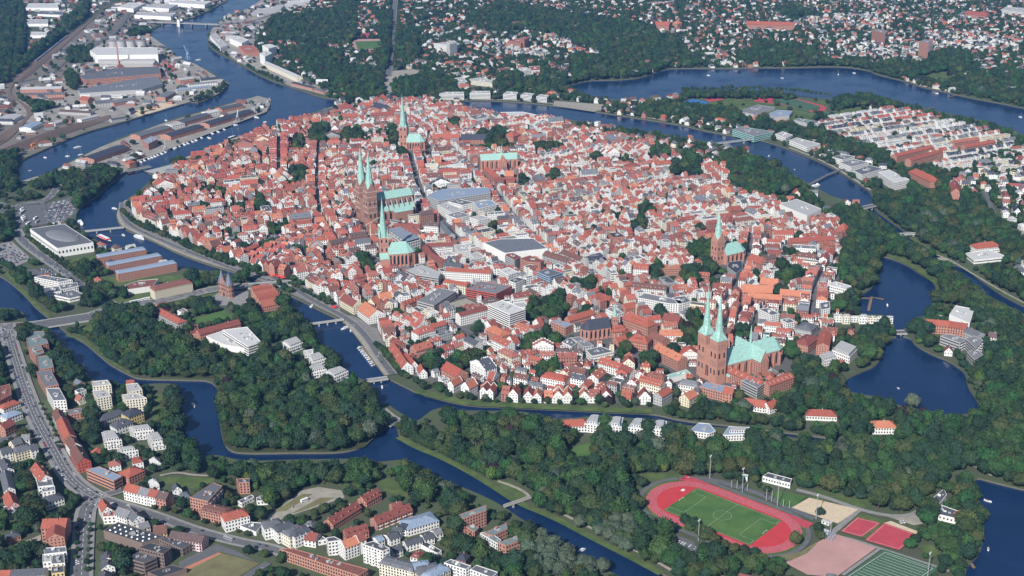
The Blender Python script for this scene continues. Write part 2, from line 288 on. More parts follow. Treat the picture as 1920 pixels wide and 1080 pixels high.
# works and harbour on the left
Z(6, 1, (-300, -80), (1290, -80), (1290, 0), (1080, 100), (890, 140), (840, 190), (930, 260), (1100, 360), (1230, 440), (1290, 470), (1060, 575), (480, 745), (110, 905), (90, 960), (-300, 1000)); Z(6, 1, (1500, -60), (1480, 10), (1190, 160), (1165, 240), (1330, 350), (1640, 490), (1900, 555), (1900, 530), (1690, 440), (1490, 350), (1430, 250), (1560, 80), (1780, 0), (1780, -60))
Z(6, 1, (85, 1030), (300, 965), (560, 830), (900, 700), (1450, 540), (1525, 560), (1500, 630), (1130, 770), (760, 915), (680, 985), (560, 950), (300, 1000)); Z(2, 1, (-200, -40), (100, -40), (150, 130), (130, 300), (80, 470), (-200, 490)); Z(2, 1, (200, 270), (330, 180), (370, 190), (160, 360), (90, 420)); Z(2, 1, (440, 70), (500, 0), (490, 100), (400, 170), (350, 130))
Z(2, 1, (390, 290), (510, 270), (540, 350), (380, 360)); Z(2, 1, (360, 420), (430, 420), (430, 510), (400, 510)); Z(2, 1, (90, 560), (200, 570), (310, 610), (180, 640)); Z(2, 1, (0, 880), (90, 860), (100, 1060), (0, 1080)); Z(2, 1, (730, 190), (830, 170), (840, 195), (720, 210))
Z(5, 1, (130, 1050), (500, 1000), (680, 990), (600, 1050), (540, 1100), (100, 1100)); Z(2, 1, (540, 940), (640, 930), (690, 975), (560, 1080), (380, 1080), (180, 1070), (420, 980), (500, 1000))
Z(2, 4, (-80, 150), (60, 150), (90, 240), (40, 290), (-80, 290)); Z(2, 4, (390, 80), (450, 20), (540, 0), (540, 30), (430, 110), (380, 120)); Z(5, 4, (0, 0), (100, 0), (110, 60), (0, 70))
Z(4, 4, (80, 60), (430, 20), (430, 120), (360, 180), (100, 210)); Z(5, 4, (350, 385), (540, 360), (560, 385), (390, 405)); Z(5, 4, (560, 480), (1000, 470), (1050, 440), (1250, 450), (1240, 600), (700, 640))
Z(2, 4, (30, 440), (80, 440), (170, 560), (280, 590), (300, 620), (540, 580), (570, 640), (440, 690), (310, 710), (200, 610), (60, 500)); Z(2, 4, (-100, 650), (30, 650), (140, 690), (150, 730), (-100, 735)); Z(2, 4, (390, 400), (480, 440), (530, 500), (440, 470)); Z(2, 4, (560, 550), (850, 540), (890, 590), (800, 610), (640, 610))
Z(2, 4, (1030, 450), (1240, 440), (1240, 530), (1060, 550)); Z(2, 4, (1310, 440), (1480, 470), (1480, 510), (1340, 520)); Z(2, 4, (1040, 655), (1250, 600), (1290, 660), (1120, 690)); Z(5, 4, (1080, 715), (1260, 665), (1320, 705), (1110, 740)); Z(5, 4, (380, 790), (500, 750), (580, 800), (520, 830))
W1 = T(4, (600, 690), (690, 680), (880, 690), (960, 740), (1060, 790), (1160, 815), (1260, 870), (1390, 895), (1480, 890), (1500, 930), (1700, 1000), (1840, 1060), (1920, 1080)) + T(8, (0, 0), (150, 20), (190, 160), (270, 225), (200, 290), (130, 355), (0, 380)) + T(7, (1640, 380), (1330, 383), (1262, 345), (1232, 200), (1228, 50)) + T(4, (1240, 1050), (1000, 1045), (740, 1020), (650, 960), (570, 890), (540, 830), (520, 760))
ZP(2, W1); Z(2, 4, (1260, 600), (1400, 640), (1590, 650), (1650, 620), (1740, 740), (1800, 850), (1900, 900), (1940, 990), (1920, 1080), (1840, 1050), (1820, 1000), (1740, 880), (1600, 820), (1500, 870), (1450, 760), (1360, 690)); Z(0, 4, (1480, 690), (1560, 700), (1550, 740), (1470, 720))
Z(2, 5, (0, 960), (60, 1030), (150, 1060), (160, 1080), (0, 1080))
# woods south of the canal and round the lakes
ZP(2, T(8, (530, 150), (700, 150), (1000, 155), (1130, 195), (1300, 200), (1700, 190)) + T(9, (0, 230), (400, 255), (850, 330), (1070, 270), (1200, 220), (1350, 150), (1450, 150), (1600, 180), (1700, 130), (1660, 0)) + T(6, (1600, 1000), (1700, 960), (1790, 840), (1690, 800), (1630, 740), (1640, 650), (1400, 640), (1430, 520), (1340, 450), (1250, 400), (1400, 340), (1500, 400), (1700, 560), (1920, 690), (2300, 860), (2300, 1080)) + T(9, (2300, 640), (1920, 590), (1750, 550), (1640, 515), (1560, 560), (1430, 570), (1380, 660),
    (1340, 710), (1200, 735), (1060, 700), (960, 670), (760, 600), (620, 600), (620, 540), (450, 490), (350, 530), (160, 530), (0, 525)) + T(8, (1750, 535), (1640, 540), (1600, 620), (1700, 690), (1700, 780), (1800, 850)) + T(9, (0, 850), (300, 940), (480, 985), (560, 1000), (850, 1090)) + T(8, (1890, 1090), (1400, 845), (1050, 675), (700, 465), (420, 340), (330, 300), (320, 220), (470, 250), (700, 380)))
Z(2, 8, (330, 120), (390, 120), (400, 215), (300, 160)); Z(5, 8, (1250, 370), (1400, 330), (1410, 400), (1300, 440)); Z(5, 8, (1660, 515), (1760, 500), (1920, 515), (1920, 545), (1740, 545)); Z(5, 8, (850, 545), (940, 545), (1060, 640), (960, 640))
Z(5, 9, (620, 590), (760, 590), (960, 660), (1070, 640), (1060, 700), (930, 690), (700, 630)); Z(5, 9, (1400, 640), (1600, 470), (1740, 540), (1870, 580), (1740, 555), (1640, 530), (1560, 520))
Z(2, 6, (1080, 60), (1200, -10), (1500, -10), (1640, 60), (1720, 130), (1860, 250), (1960, 400), (2100, 500), (2100, 700), (1920, 640), (1800, 570), (1700, 500), (1500, 380), (1300, 250), (1150, 145)); Z(0, 6, (1640, 270), (1780, 260), (1780, 330), (1840, 380), (1720, 430), (1580, 390), (1590, 340)); Z(11, 6, (1770, 420), (1920, 400), (2100, 520), (2100, 600), (1920, 540))
Z(2, 6, (840, 70), (960, 100), (1055, 115), (1130, 180), (1220, 240), (1300, 290), (1420, 360), (1300, 400), (1140, 350), (1110, 370), (1090, 450), (1080, 530), (980, 570), (890, 520), (890, 380), (910, 250)); Z(0, 6, (890, 90), (960, 85), (960, 120), (880, 130))
Z(2, 6, (1000, 770), (1190, 745), (1190, 810), (1140, 850), (1110, 965), (1000, 1005), (990, 880)); Z(2, 6, (870, 570), (1000, 590), (1000, 685), (870, 680)); Z(2, 6, (590, 850), (780, 900), (770, 950), (700, 980), (610, 1000)); Z(2, 6, (640, 990), (740, 960), (900, 1060), (880, 1090), (620, 1090)); Z(2, 6, (1250, 760), (1360, 690), (1450, 780), (1440, 890), (1310, 850))
ZP(2, T(9, (380, 180), (440, 80), (480, 40), (620, 10), (880, 10), (950, 60), (1100, 80), (1240, 135), (1330, 135), (1240, 200), (1070, 230), (960, 270), (850, 260), (700, 240))); ZP(2, T(9, (-40, 90), (320, 95), (350, 180), (450, 190), (700, 250), (860, 310), (600, 265), (250, 225), (-40, 200)))
Z(2, 8, (600, 95), (720, 75), (960, 105), (1540, 110), (1840, 105), (1920, 150), (1750, 160), (1170, 130), (720, 110)) if False else None
# bottom left quarter
Z(9, 7, (-300, 0), (120, 0), (200, 200), (330, 420), (470, 600), (560, 640), (700, 680), (1100, 830), (1500, 920), (1600, 960), (1700, 1200), (-300, 1200)); Z(2, 7, (850, 0), (1000, 0), (1010, 250), (1110, 380), (1120, 490), (1280, 520), (1240, 570), (940, 480), (930, 340), (900, 100))
ZP(2, T(7, (1250, 500), (1400, 430), (1640, 425), (1920, 425)) + T(8, (130, 420), (200, 440), (370, 420), (480, 480), (580, 540), (780, 620), (900, 680), (1000, 750), (1130, 830), (1300, 930), (1600, 1110), (1000, 1110), (700, 980), (560, 930), (640, 840), (620, 720), (400, 660), (280, 620), (120, 580), (0, 560)) + T(7, (1700, 600), (1500, 740), (1430, 640), (1420, 560)))
Z(2, 7, (40, 430), (160, 430), (190, 600), (90, 620)); Z(2, 7, (0, 880), (100, 900), (240, 930), (240, 1020), (0, 1030)); Z(2, 7, (30, 700), (240, 690), (230, 850), (110, 850)); Z(2, 7, (440, 190), (560, 200), (560, 330), (480, 360)); Z(2, 7, (560, 860), (760, 890), (740, 960), (700, 1080), (640, 1080)); Z(5, 7, (850, 60), (930, 60), (930, 260), (860, 200)); Z(5, 7, (900, 520), (1240, 530), (1100, 590), (930, 560))
Z(2, 4, (90, 790), (240, 740), (270, 780), (350, 860), (440, 980), (490, 1070), (400, 1080), (300, 960), (250, 870)); Z(2, 4, (90, 800), (140, 800), (150, 900), (200, 1010), (160, 1080), (110, 900)); Z(2, 8, (640, 840), (800, 870), (900, 920), (1000, 960), (900, 1000), (560, 950)); Z(5, 8, (180, 500), (330, 560), (380, 640), (240, 600)); Z(5, 7, (1000, 1060), (1240, 950), (1460, 1010), (1320, 1090))
Z(0, 8, (640, 690), (780, 690), (1050, 850), (1000, 960), (700, 840))
paint(occ, GP(T(4, (230, 700), (560, 640), (600, 720), (250, 800))), True); Z(2, 9, (1480, 600), (1640, 560), (1685, 720), (1690, 900), (1640, 1000), (1580, 1070), (1440, 1030), (1380, 880), (1345, 740), (1385, 700), (1420, 780), (1560, 790), (1600, 720))
# courtyard and churchyard trees of the old town
for k, boxes in ((5, ((95, 375, 235, 465), (260, 100, 358, 168), (640, 715, 790, 800), (1040, 625, 1275, 735), (1150, 780, 1295, 885), (1020, 840, 1105, 915), (475, 935, 565, 1025), (585, 940, 805, 1015), (1315, 690, 1405, 775), (1540, 850, 1690, 960), (1690, 890, 1895, 1025), (1100, 1005, 1195, 1075), (1680, 95, 1745, 145), (1640, 190, 1700, 240), (1370, 525, 1420, 580), (1730, 440, 1890, 520), (1750, 670, 1820, 740), (1400, 800, 1520, 870), (310, 400, 355, 450))), (6, ((35, 300, 190, 385), (205, 340, 380, 395), (110, 410, 225, 485), (0, 450, 90, 535), (530, 450, 645, 535), (40, 740, 130, 900), (0, 740, 60, 880), (200, 1040, 310, 1080), (385, 470, 440, 515), (300, 770, 380, 850), (480, 940, 600, 1005), (510, 550, 590, 600))), (2, ((0, 745, 128, 805), (710, 775, 1000, 855), (262, 735, 312, 840), (335, 830, 382, 905), (610, 690, 668, 732), (865, 738, 925, 785), (1095, 820, 1235, 862), (1390, 890, 1460, 930), (1000, 1010, 1050, 1060), (1300, 690, 1360, 730), (1160, 990, 1210, 1030), (1850, 940, 1910, 1000), (1720, 870, 1830, 900))), (1, ((1755, 720, 1845, 825), (960, 880, 1020, 940), (1650, 970, 1730, 1020), (1640, 800, 1700, 850))), (4, ((1440, 65, 1495, 112), (1210, 10, 1280, 40))), (3, ((0, 900, 100, 1000), (240, 880, 300, 960)))):
    for x0, y0, x1, y1 in boxes: Z(2, k, (x0 + (x1 - x0) * .2, y0), (x1 - (x1 - x0) * .15, y0), (x1, y0 + (y1 - y0) * .4), (x1 - (x1 - x0) * .1, y1), (x0 + (x1 - x0) * .15, y1), (x0, y0 + (y1 - y0) * .6))
# ------------------------------------------------------------------ sheets on the ground
mat('lawn', (.07, .115, .035), .95, .3, .06, col2=(.095, .13, .04)); mat('pitch', (.055, .14, .035), .95, .12, .05, col2=(.09, .155, .04)); mat('turf', (.06, .125, .07), .95, .08, .05)
mat('woodfloor', (.05, .06, .025), .95, .3, .06); mat('asphalt', (.13, .13, .135), .9, .15, .15); mat('pavement', (.26, .25, .24), .9, .15, .2); mat('gravel', (.33, .30, .25), .95, .2, .1); mat('sand', (.60, .48, .33), .95, .1, .2)
mat('tartan', (.46, .068, .085), .85, .14, .12); mat('tartan_dark', (.52, .05, .055), .85, .08, .1); mat('cinder', (.47, .27, .24), .95, .1, .04); mat('cobble', (.12, .115, .11), .9, .2, .3); mat('rail_bed', (.17, .12, .095), .95, .25, .2); mat('rail', (.25, .2, .18), .5, .2, .3, metal=.5)
mat('dry_grass', (.21, .175, .095), .95, .3, .06, col2=(.16, .155, .07)); mat('yard', (.30, .27, .235), .95, .25, .04); mat('line_paint', (.78, .78, .76), .7, .08, .3); mat('clay', (.50, .20, .13), .95, .1, .2); mat('bluecourt', (.05, .16, .45), .8, .08, .2)
mat('clearing', (.19, .165, .14), .95, .25, .05, col2=(.17, .15, .12)); mat('cobbles', (.20, .19, .18), .9, .2, .2)
LAYER = [0.04]
def sheet(name, pts, m, z=None, code=None, block=False, kind='structure', parent=None):
    if z is None: LAYER[0] += .012; z = LAYER[0]
    if isinstance(pts, list) and code is not None: paint(zone, pts, code)
    if block: paint(occ, pts, True)
    V = [Vector((x, y, z)) for x, y in pts]; b = MB(); tr = tessellate_polygon([V])
    tr = [(t if (V[t[1]] - V[t[0]]).cross(V[t[2]] - V[t[0]]).z > 0 else t[::-1]) for t in tr]
    b.add([tuple(v) for v in V], [tuple(t) for t in tr], m)
    return b.build(name, parent, kind)
def S(name, k, m, *xy, **kw): return sheet(name, GP(T(k, *xy)), m, **kw)
def band(b, pts, w, z, m, closed=False, thick=0):
    if closed: pts = list(map(tuple, pts)) + [tuple(pts[0]), ]
    l, r = strip(pts, w); n = len(l)
    vs = [(x, y, z) for x, y in l] + [(x, y, z) for x, y in r]; b.add(vs, [(n + i, n + i + 1, i + 1, i) for i in range(n - 1)], m)
    if thick:
        for e in (l, r): b.add([(x, y, z) for x, y in e] + [(x, y, z - thick) for x, y in e], [(i, i + 1, n + i + 1, n + i) for i in range(n - 1)], m)
ROADS = []
def road(name, px, w, m='asphalt', pave=0, dash=False, sm=2, z=None, ground=False):
    pts = smooth(px if ground else [G(x, y) for x, y in px], sm); ROADS.append((pts, w))
    if z is None: LAYER[0] += .008; z = LAYER[0] + .25
    b = MB(); band(b, pts, w, z, m); o = b.build(name, kind='structure')
    l, r = strip(pts, w + 2 * pave + 3)
    for i in range(len(l) - 1): q = [tuple(l[i]), tuple(l[i + 1]), tuple(r[i + 1]), tuple(r[i])]; paint(occ, q, True)
    if pave:
        b = MB()
        for s in (-1, 1):
            L, Rr = strip(pts, w + pave); e = L if s > 0 else Rr
            band(b, e, pave, z + .12, 'pavement', thick=.12)
        b.build('pavement', kind='structure')
    if dash:
        b = MB(); d = 0
        for p, q in zip(pts[:-1], pts[1:]):
            L = np.linalg.norm(q - p); t = (q - p) / L; k = 0
            while k < L:
                if (d + k) % 10 < 5: a = p + t * k; c = p + t * min(L, k + 1); band(b, [a, c], .35, z + .03, 'line_paint')
                k += 1
            d += L
        for s in (-1, 1):
            L, Rr = strip(pts, w * .5); band(b, L if s > 0 else Rr, .25, z + .03, 'line_paint') if w > 13 else None
        b.build('road_marking', kind='structure')
    return o
def forest_floor(name, pts): sheet(name, pts, 'woodfloor')
forest_floor('wood_ground', GP(W1))
S('lawn', 4, 'lawn', (560, 480), (1000, 470), (1050, 440), (1250, 450), (1240, 600), (880, 670), (740, 660), (640, 610)); S('lawn', 4, 'lawn', (380, 790), (500, 750), (580, 800), (520, 830)); S('lawn', 4, 'pitch', (1080, 715), (1260, 665), (1320, 705), (1110, 740)); S('lawn', 4, 'lawn', (350, 385), (540, 360), (560, 385), (390, 405))
S('lawn', 4, 'lawn', (760, 655), (1000, 590), (1160, 585), (1180, 600), (1020, 640), (800, 670)); S('lawn', 8, 'pitch', (1250, 370), (1400, 330), (1410, 400), (1300, 440), code=5); S('lawn', 8, 'lawn', (850, 545), (940, 545), (1060, 640), (1000, 650)); S('lawn', 8, 'lawn', (180, 500), (330, 560), (380, 640), (240, 600)); S('lawn', 7, 'lawn', (900, 520), (1240, 530), (1100, 590), (930, 560)); S('lawn', 7, 'lawn', (850, 60), (930, 60), (930, 260), (860, 200))
S('lawn', 9, 'lawn', (760, 590), (960, 640), (1070, 640), (1060, 700), (930, 690), (700, 630)); S('lawn', 3, 'lawn', (1300, 440), (1480, 400), (1560, 460), (1480, 490)); S('lawn', 3, 'lawn', (1540, 380), (1640, 370), (1640, 400)); S('lawn', 3, 'lawn', (780, 640), (1000, 600), (1030, 630), (880, 670)); S('lawn', 3, 'lawn', (200, 590), (330, 570), (420, 580), (330, 610), (260, 640)); S('lawn', 8, 'lawn', (1660, 515), (1760, 500), (1920, 515), (1920, 545), (1740, 545))
S('lawn', 1, 'lawn', (1640, 80), (1900, 50), (1900, 100), (1700, 120)); S('lawn', 3, 'lawn', (1010, 1010), (1060, 1000), (1120, 1050), (1080, 1075)); S('meadow', 7, 'dry_grass', (1000, 1060), (1240, 950), (1460, 1010), (1320, 1100), (980, 1110), code=5, block=True)
S('yard', 7, 'clay', (960, 1066), (1225, 945), (1245, 955), (1000, 1075)); S('car_park', 7, 'gravel', (1500, 750), (1700, 600), (1790, 580), (1920, 600), (1940, 640), (1760, 700), (1640, 740), (1540, 780), code=4, block=True); S('verge', 7, 'dry_grass', (1540, 720), (1700, 620), (1760, 620), (1610, 715), code=4); S('verge', 7, 'dry_grass', (1630, 735), (1800, 640), (1890, 640), (1740, 700), code=4)
S('car_park', 7, 'asphalt', (1010, 1000), (1220, 900), (1330, 940), (1440, 1000), (1240, 945), (1000, 1050), code=4, block=True)
S('car_park', 4, 'asphalt', (80, 100), (130, 75), (250, 70), (430, 20), (430, 120), (360, 175), (260, 180), (150, 205), (90, 195), code=4, block=True); S('car_park', 4, 'pavement', (0, 290), (70, 280), (180, 380), (90, 420), (0, 380), code=4, block=True); S('car_park', 4, 'asphalt', (150, 440), (300, 425), (400, 480), (190, 480), code=4)
S('quay_apron', 1, 'yard', (85, 1030), (300, 965), (560, 830), (900, 700), (1450, 540), (1525, 560), (1500, 630), (1130, 770), (760, 915), (680, 985), (560, 950), (300, 1000), code=6); S('works_yard', 1, 'yard', (830, 190), (930, 260), (1000, 330), (1100, 360), (1230, 440), (1290, 470), (1230, 530), (1060, 575), (930, 615), (740, 670), (560, 690), (300, 690), (90, 690), (90, 560), (350, 440), (430, 340), (560, 240), (700, 200))
S('sand_yard', 1, 'sand', (740, 630), (900, 580), (1000, 585), (900, 620), (780, 655)); S('sand_yard', 1, 'gravel', (350, 640), (560, 610), (600, 650), (420, 680)); S('sand_heap_yard', 1, 'sand', (1250, 115), (1320, 80), (1390, 85), (1360, 110), (1270, 125)); S('quay_apron', 1, 'yard', (1190, 165), (1170, 240), (1340, 350), (1640, 488), (1900, 553), (1900, 530), (1690, 445), (1490, 360), (1440, 250), (1420, 180), (1480, 130), (1780, 10), (1780, -20), (1500, -20), (1400, 45), (1260, 100))
S('square', 2, 'gravel', (240, 440), (280, 400), (350, 395), (400, 390), (455, 400), (455, 430), (360, 430), (290, 470), (285, 540), (240, 545), code=4, block=True); S('quay_apron', 2, 'gravel', (1200, 568), (1480, 590), (1460, 620), (1420, 630), (1190, 595), code=4, block=True)
S('market_square', 5, 'cobbles', (460, 225), (560, 190), (640, 250), (610, 275), (470, 285), code=4, block=True); S('quay_apron', 5, 'cobbles', (-20, 690), (70, 700), (200, 770), (250, 870), (180, 860), (110, 790), (20, 710), code=4); S('quay_apron', 1, 'concrete', (810, 965), (970, 925), (1000, 940), (900, 985), code=4, block=True)
S('school_yard', 5, 'gravel', (600, 630), (700, 600), (780, 640), (640, 675), code=4, block=True); S('school_yard', 7, 'gravel', (110, 900), (230, 850), (235, 920), (110, 930), code=4, block=True); S('square', 4, 'pavement', (1180, 600), (1240, 560), (1400, 560), (1390, 640), (1230, 640), code=4, block=True)
S('beach', 3, 'sand', (1270, 455), (1290, 448), (1400, 475), (1490, 505), (1480, 515), (1330, 482)); S('lawn', 3, 'lawn', (1610, 545), (1640, 540), (1800, 565), (1920, 590), (1920, 604), (1800, 580))
S('park_lawn', 3, 'lawn', (0, 540), (200, 528), (500, 540), (800, 570), (815, 600), (800, 640), (650, 690), (500, 650), (300, 650), (0, 615)); S('sand_court', 3, 'sand', (190, 540), (260, 530), (430, 536), (420, 552), (300, 556)); S('running_track', 3, 'tartan', (400, 570), (410, 548), (470, 540), (580, 545), (720, 575), (810, 602), (800, 628), (750, 638), (690, 622), (560, 590), (450, 578)); S('football_pitch', 3, 'turf', (490, 568), (560, 552), (640, 560), (775, 600), (770, 618), (700, 625)); S('red_court', 3, 'tartan', (110, 550), (200, 545), (230, 560), (150, 575)); S('running_track', 2, 'cinder', (58, 240), (75, 222), (215, 220), (232, 240), (222, 280), (200, 292), (85, 296), (66, 275), code=4, block=True); S('football_pitch', 2, 'pitch', (76, 234), (214, 230), (212, 274), (92, 280)); S('red_court', 2, 'tartan', (105, 190), (160, 186), (163, 212), (104, 215), code=4, block=True)
S('quay_apron', 4, 'cobbles', (712, 50), (664, 110), (672, 170), (712, 208), (860, 270), (1008, 344), (1157, 398), (1306, 442), (1440, 492), (1500, 520), (1560, 505), (1500, 462), (1360, 422), (1290, 392), (1150, 332), (1000, 262), (900, 212), (780, 162), (735, 100)); S('quay_apron', 4, 'cobbles', (1610, 560), (1705, 608), (1805, 660), (1915, 712), (1915, 640), (1810, 590), (1740, 543), (1650, 500)); S('works_ground', 1, 'clearing', (-200, 640), (0, 560), (60, 420), (300, 260), (480, 130), (640, 30), (900, 0), (1280, 0), (1210, 38), (1080, 100), (890, 136), (560, 250), (420, 350), (350, 440), (90, 690), (300, 690), (560, 690), (740, 672), (480, 740), (300, 815), (110, 900), (-200, 990), z=.03)
# narrow green banks
for p, w in ((T(8, (320, 300), (420, 358), (560, 413), (700, 485), (850, 575), (960, 650), (1050, 695), (1200, 755), (1400, 862), (1600, 962), (1800, 1070)), 8), (T(4, (370, 810), (470, 830), (570, 910), (630, 962), (740, 1022)), 4), (T(6, (1290, 265), (1400, 325), (1500, 385), (1600, 432), (1700, 502), (1800, 572), (1920, 632)), 7), (T(6, (1150, 355), (1255, 392), (1345, 450), (1430, 512)), 12), (T(4, (20, 440), (140, 570), (210, 645), (285, 705)), 6), (T(8, (420, 40), (600, 85), (720, 112), (960, 122), (1170, 132), (1390, 142), (1600, 152), (1750, 157)), 13)):
    b = MB(); LAYER[0] += .012; band(b, smooth([G(x, y) for x, y in p]), w, LAYER[0], 'lawn'); b.build('bank_grass', kind='structure')
    l, r = strip(smooth([G(x, y) for x, y in p]), w)
    for i in range(len(l) - 1): paint(zone, [tuple(l[i]), tuple(l[i + 1]), tuple(r[i + 1]), tuple(r[i])], 5)
b = MB(); LAYER[0] += .012
for p in (T(4, (712, 48), (664, 112), (674, 168), (712, 205), (858, 266), (1006, 340), (1155, 394), (1304, 438)), T(5, (4, 712), (66, 772), (128, 852), (188, 942), (258, 1032)), T(3, (600, 832), (800, 910), (950, 1000), (1058, 1072)), T(2, (675, 560), (950, 562), (1100, 573), (1450, 620), (1700, 660), (1920, 694)), T(1, (1890, 600), (1660, 675), (1490, 728), (1300, 785), (1040, 893))): band(b, smooth([G(x, y) for x, y in p]), 6, LAYER[0], 'gravel')
b.build('quay_promenade', kind='structure')
# roads
road('road', T(7, (40, -330), (50, -250), (95, -110), (130, 10), (200, 190), (300, 370), (370, 500), (440, 580), (560, 650)), 14, pave=4, dash=True)
road('road', T(7, (560, 650), (490, 690), (475, 760), (470, 860), (462, 1000), (455, 1200)), 13, pave=4, dash=True)
road('road', T(7, (560, 645), (700, 690), (880, 745), (1100, 830), (1350, 895), (1520, 925), (1620, 965), (1800, 1010), (2000, 1070)), 9, pave=3); road('road', T(7, (540, 640), (620, 620), (690, 600)), 8, pave=2); road('road', T(7, (-200, 380), (0, 330), (120, 260), (190, 240)), 8, pave=2); road('road', T(7, (1510, 1010), (1380, 1090)), 8)
road('road', T(4, (-300, 780), (0, 765), (250, 747)), 20, pave=4, dash=True); road('road', T(4, (500, 700), (640, 650), (740, 632), (880, 620), (1000, 595), (1240, 540), (1330, 535), (1400, 530)), 14, pave=5, dash=True); road('road', T(4, (30, 770), (20, 830)), 12)
road('avenue', T(4, (90, 215), (130, 285), (250, 375), (400, 475), (560, 590), (650, 650)), 11, pave=4); road('road', T(4, (-40, 60), (90, 100), (110, 70), (240, 60), (300, 20), (330, -40)), 11, pave=2); road('road', T(4, (240, 60), (250, 130), (300, 185)), 9)
road('road', T(8, (230, 140), (300, 200), (390, 235), (470, 243), (560, 290), (640, 330), (765, 380), (960, 450), (1090, 512)), 9, 'gravel'); road('quay_road', T(4, (690, 60), (680, 130), (740, 200), (880, 262), (1010, 318), (1160, 378), (1320, 440), (1500, 500), (1620, 520)), 7, pave=2)
road('quay_road', T(4, (1620, 520), (1720, 590), (1830, 650), (1930, 700)) + T(5, (90, 760), (160, 840), (220, 940), (290, 1030)), 8, pave=2)
for p in (T(8, (1180, 700), (1300, 765), (1500, 860), (1700, 965), (1870, 1060)), T(8, (880, 550), (1020, 600), (1070, 650)), T(8, (520, 590), (610, 655)), T(7, (900, 520), (1000, 500), (1100, 520), (1240, 520)), T(9, (1560, 435), (1660, 475), (1740, 520)), T(6, (1350, 340), (1480, 370), (1640, 470), (1800, 565), (1930, 632))): road('path', p, 3.5, 'gravel')
road('road', T(9, (-20, 545), (60, 535), (160, 540), (330, 590), (480, 640), (640, 720), (740, 765)), 8, 'asphalt'); road('road', T(9, (640, 600), (800, 640), (1000, 715), (1170, 750), (1290, 745), (1370, 690), (1385, 660)), 6, 'pavement'); road('path', T(9, (990, 715), (880, 810), (830, 850)), 6, 'pavement'); road('path', T(9, (830, 850), (960, 880), (1110, 930), (1420, 1030), (1500, 1060)), 3.5, 'pavement'); road('path', T(9, (1110, 930), (900, 1080)), 3.5, 'pavement')
S('car_park', 9, 'gravel', (1150, 750), (1330, 735), (1350, 790), (1300, 800), code=4, block=True); S('car_park', 9, 'asphalt', (-60, 845), (60, 890), (100, 960), (-60, 930), code=4, block=True)
road('road', T(1, (0, 478), (150, 457), (300, 420), (380, 330), (560, 250)), 8); road('road', T(1, (520, 260), (640, 200), (700, 120), (730, 60), (900, 125), (1000, 128)), 12); road('road', T(1, (1240, 135), (1400, 130), (1600, 60), (1800, -10)), 10); road('road', T(2, (264, 430), (285, 330), (292, 200), (300, 60), (310, -60)), 12, pave=2); road('road', T(2, (370, 160), (520, 100), (640, 40), (780, -20)), 12)
road('road', T(6, (1700, 0), (1760, 150), (1850, 240), (1960, 330)), 8); road('road', T(3, (640, 1080), (900, 940), (1100, 960), (1240, 1000), (1480, 1060), (1600, 1100)), 7)
road('railway', T(1, (112, -40), (95, 200), (76, 350), (58, 490)), 9, 'rail_bed')
for off in (0, 11, 22, 34, 48):
    road('railway', T(1, (-60, 870 + off), (120, 800 + off), (300, 735 + off * .8), (500, 682 + off * .6), (620, 650 + off * .4)), 7, 'rail_bed'); road('railway', T(1, (-60, 800 + off), (60, 730 + off), (150, 670), (165 + off * .5, 630), (110, 570), (50, 530 + off * .5), (60, 480), (120, 410 + off), (240, 310 + off), (390, 200 + off * .6), (520, 110), (620, 20)), 6, 'rail_bed')
# streets of the old town
KST = [G(*p) for p in [(735, 200), (800, 240), (847, 277), (893, 322), (917, 345), (932, 365), (955, 398), (985, 430), (1035, 472), (1095, 508), (1160, 545), (1230, 600)]]
BST = [G(*p) for p in [(757, 215), (768, 290), (776, 320), (787, 357), (800, 385), (828, 412), (848, 440), (872, 455), (912, 480), (950, 505), (992, 525), (1060, 560), (1130, 590)]]
STREETS = [(KST, 12), (BST, 12)]
for p in ([(1358, 575), (1377, 543), (1390, 517), (1403, 490), (1408, 440)], [(1520, 600), (1525, 570), (1527, 547), (1545, 513)], [(1160, 742), (1193, 710), (1197, 695), (1190, 660)], [(523, 330), (523, 262)], [(545, 535), (640, 520), (800, 505), (890, 487)], [(690, 405), (640, 430), (560, 455), (470, 500)]): STREETS.append(([G(*q) for q in p], 7))
kd = np.array(G(935, 370)) - np.array(G(985, 430)); kd /= np.linalg.norm(kd)
wd = np.array(G(545, 535)) - np.array(G(880, 490)); wd /= np.linalg.norm(wd); ed = np.array(G(1380, 360)) - np.array(G(960, 412)); ed /= np.linalg.norm(ed)
def old(p): return int(at(zone, p[0], p[1])) == 1
def rib(p, d, w):
    p = np.array(p); n = 0; q = p.copy()
    while n < 90 and (old(q + d * 8) or n < 2): q = q + d * 8; n += 1
    if n > 8: STREETS.append(([tuple(p), tuple(p + (q - p) * .5), tuple(q)], w))
def along(line, step):
    p = np.array(line); out = []; d = 0
    for a, b in zip(p[:-1], p[1:]):
        L = np.linalg.norm(b - a); k = (-d) % step
        while k < L: out.append(a + (b - a) * k / L); k += step
        d += L
    return out
for p in along(smooth(BST), 78): rib(p, wd, 7)
for p in along(smooth(KST), 72): rib(p, ed, 7)
for k, base in ((230, KST), (430, KST)):
    q = [np.array(p) + ed * k for p in smooth(base)]; q = [tuple(p) for p in q if old(p)]
    if len(q) > 4: STREETS.append((q, 6))
q = [tuple(np.array(p) + wd * 190) for p in smooth(BST)]; q = [p for p in q if old(p)]; STREETS.append((q, 6))
bmk = MB()
for pts, w in STREETS:
    pts = smooth(pts, 1); LAYER[0] += .004; band(bmk, pts, w, LAYER[0] + .1, 'asphalt')
    l, r = strip(pts, w)
    for i in range(len(l) - 1): paint(occ, [tuple(l[i]), tuple(l[i + 1]), tuple(r[i + 1]), tuple(r[i])], True)
bmk.build('old_town_street', kind='structure')
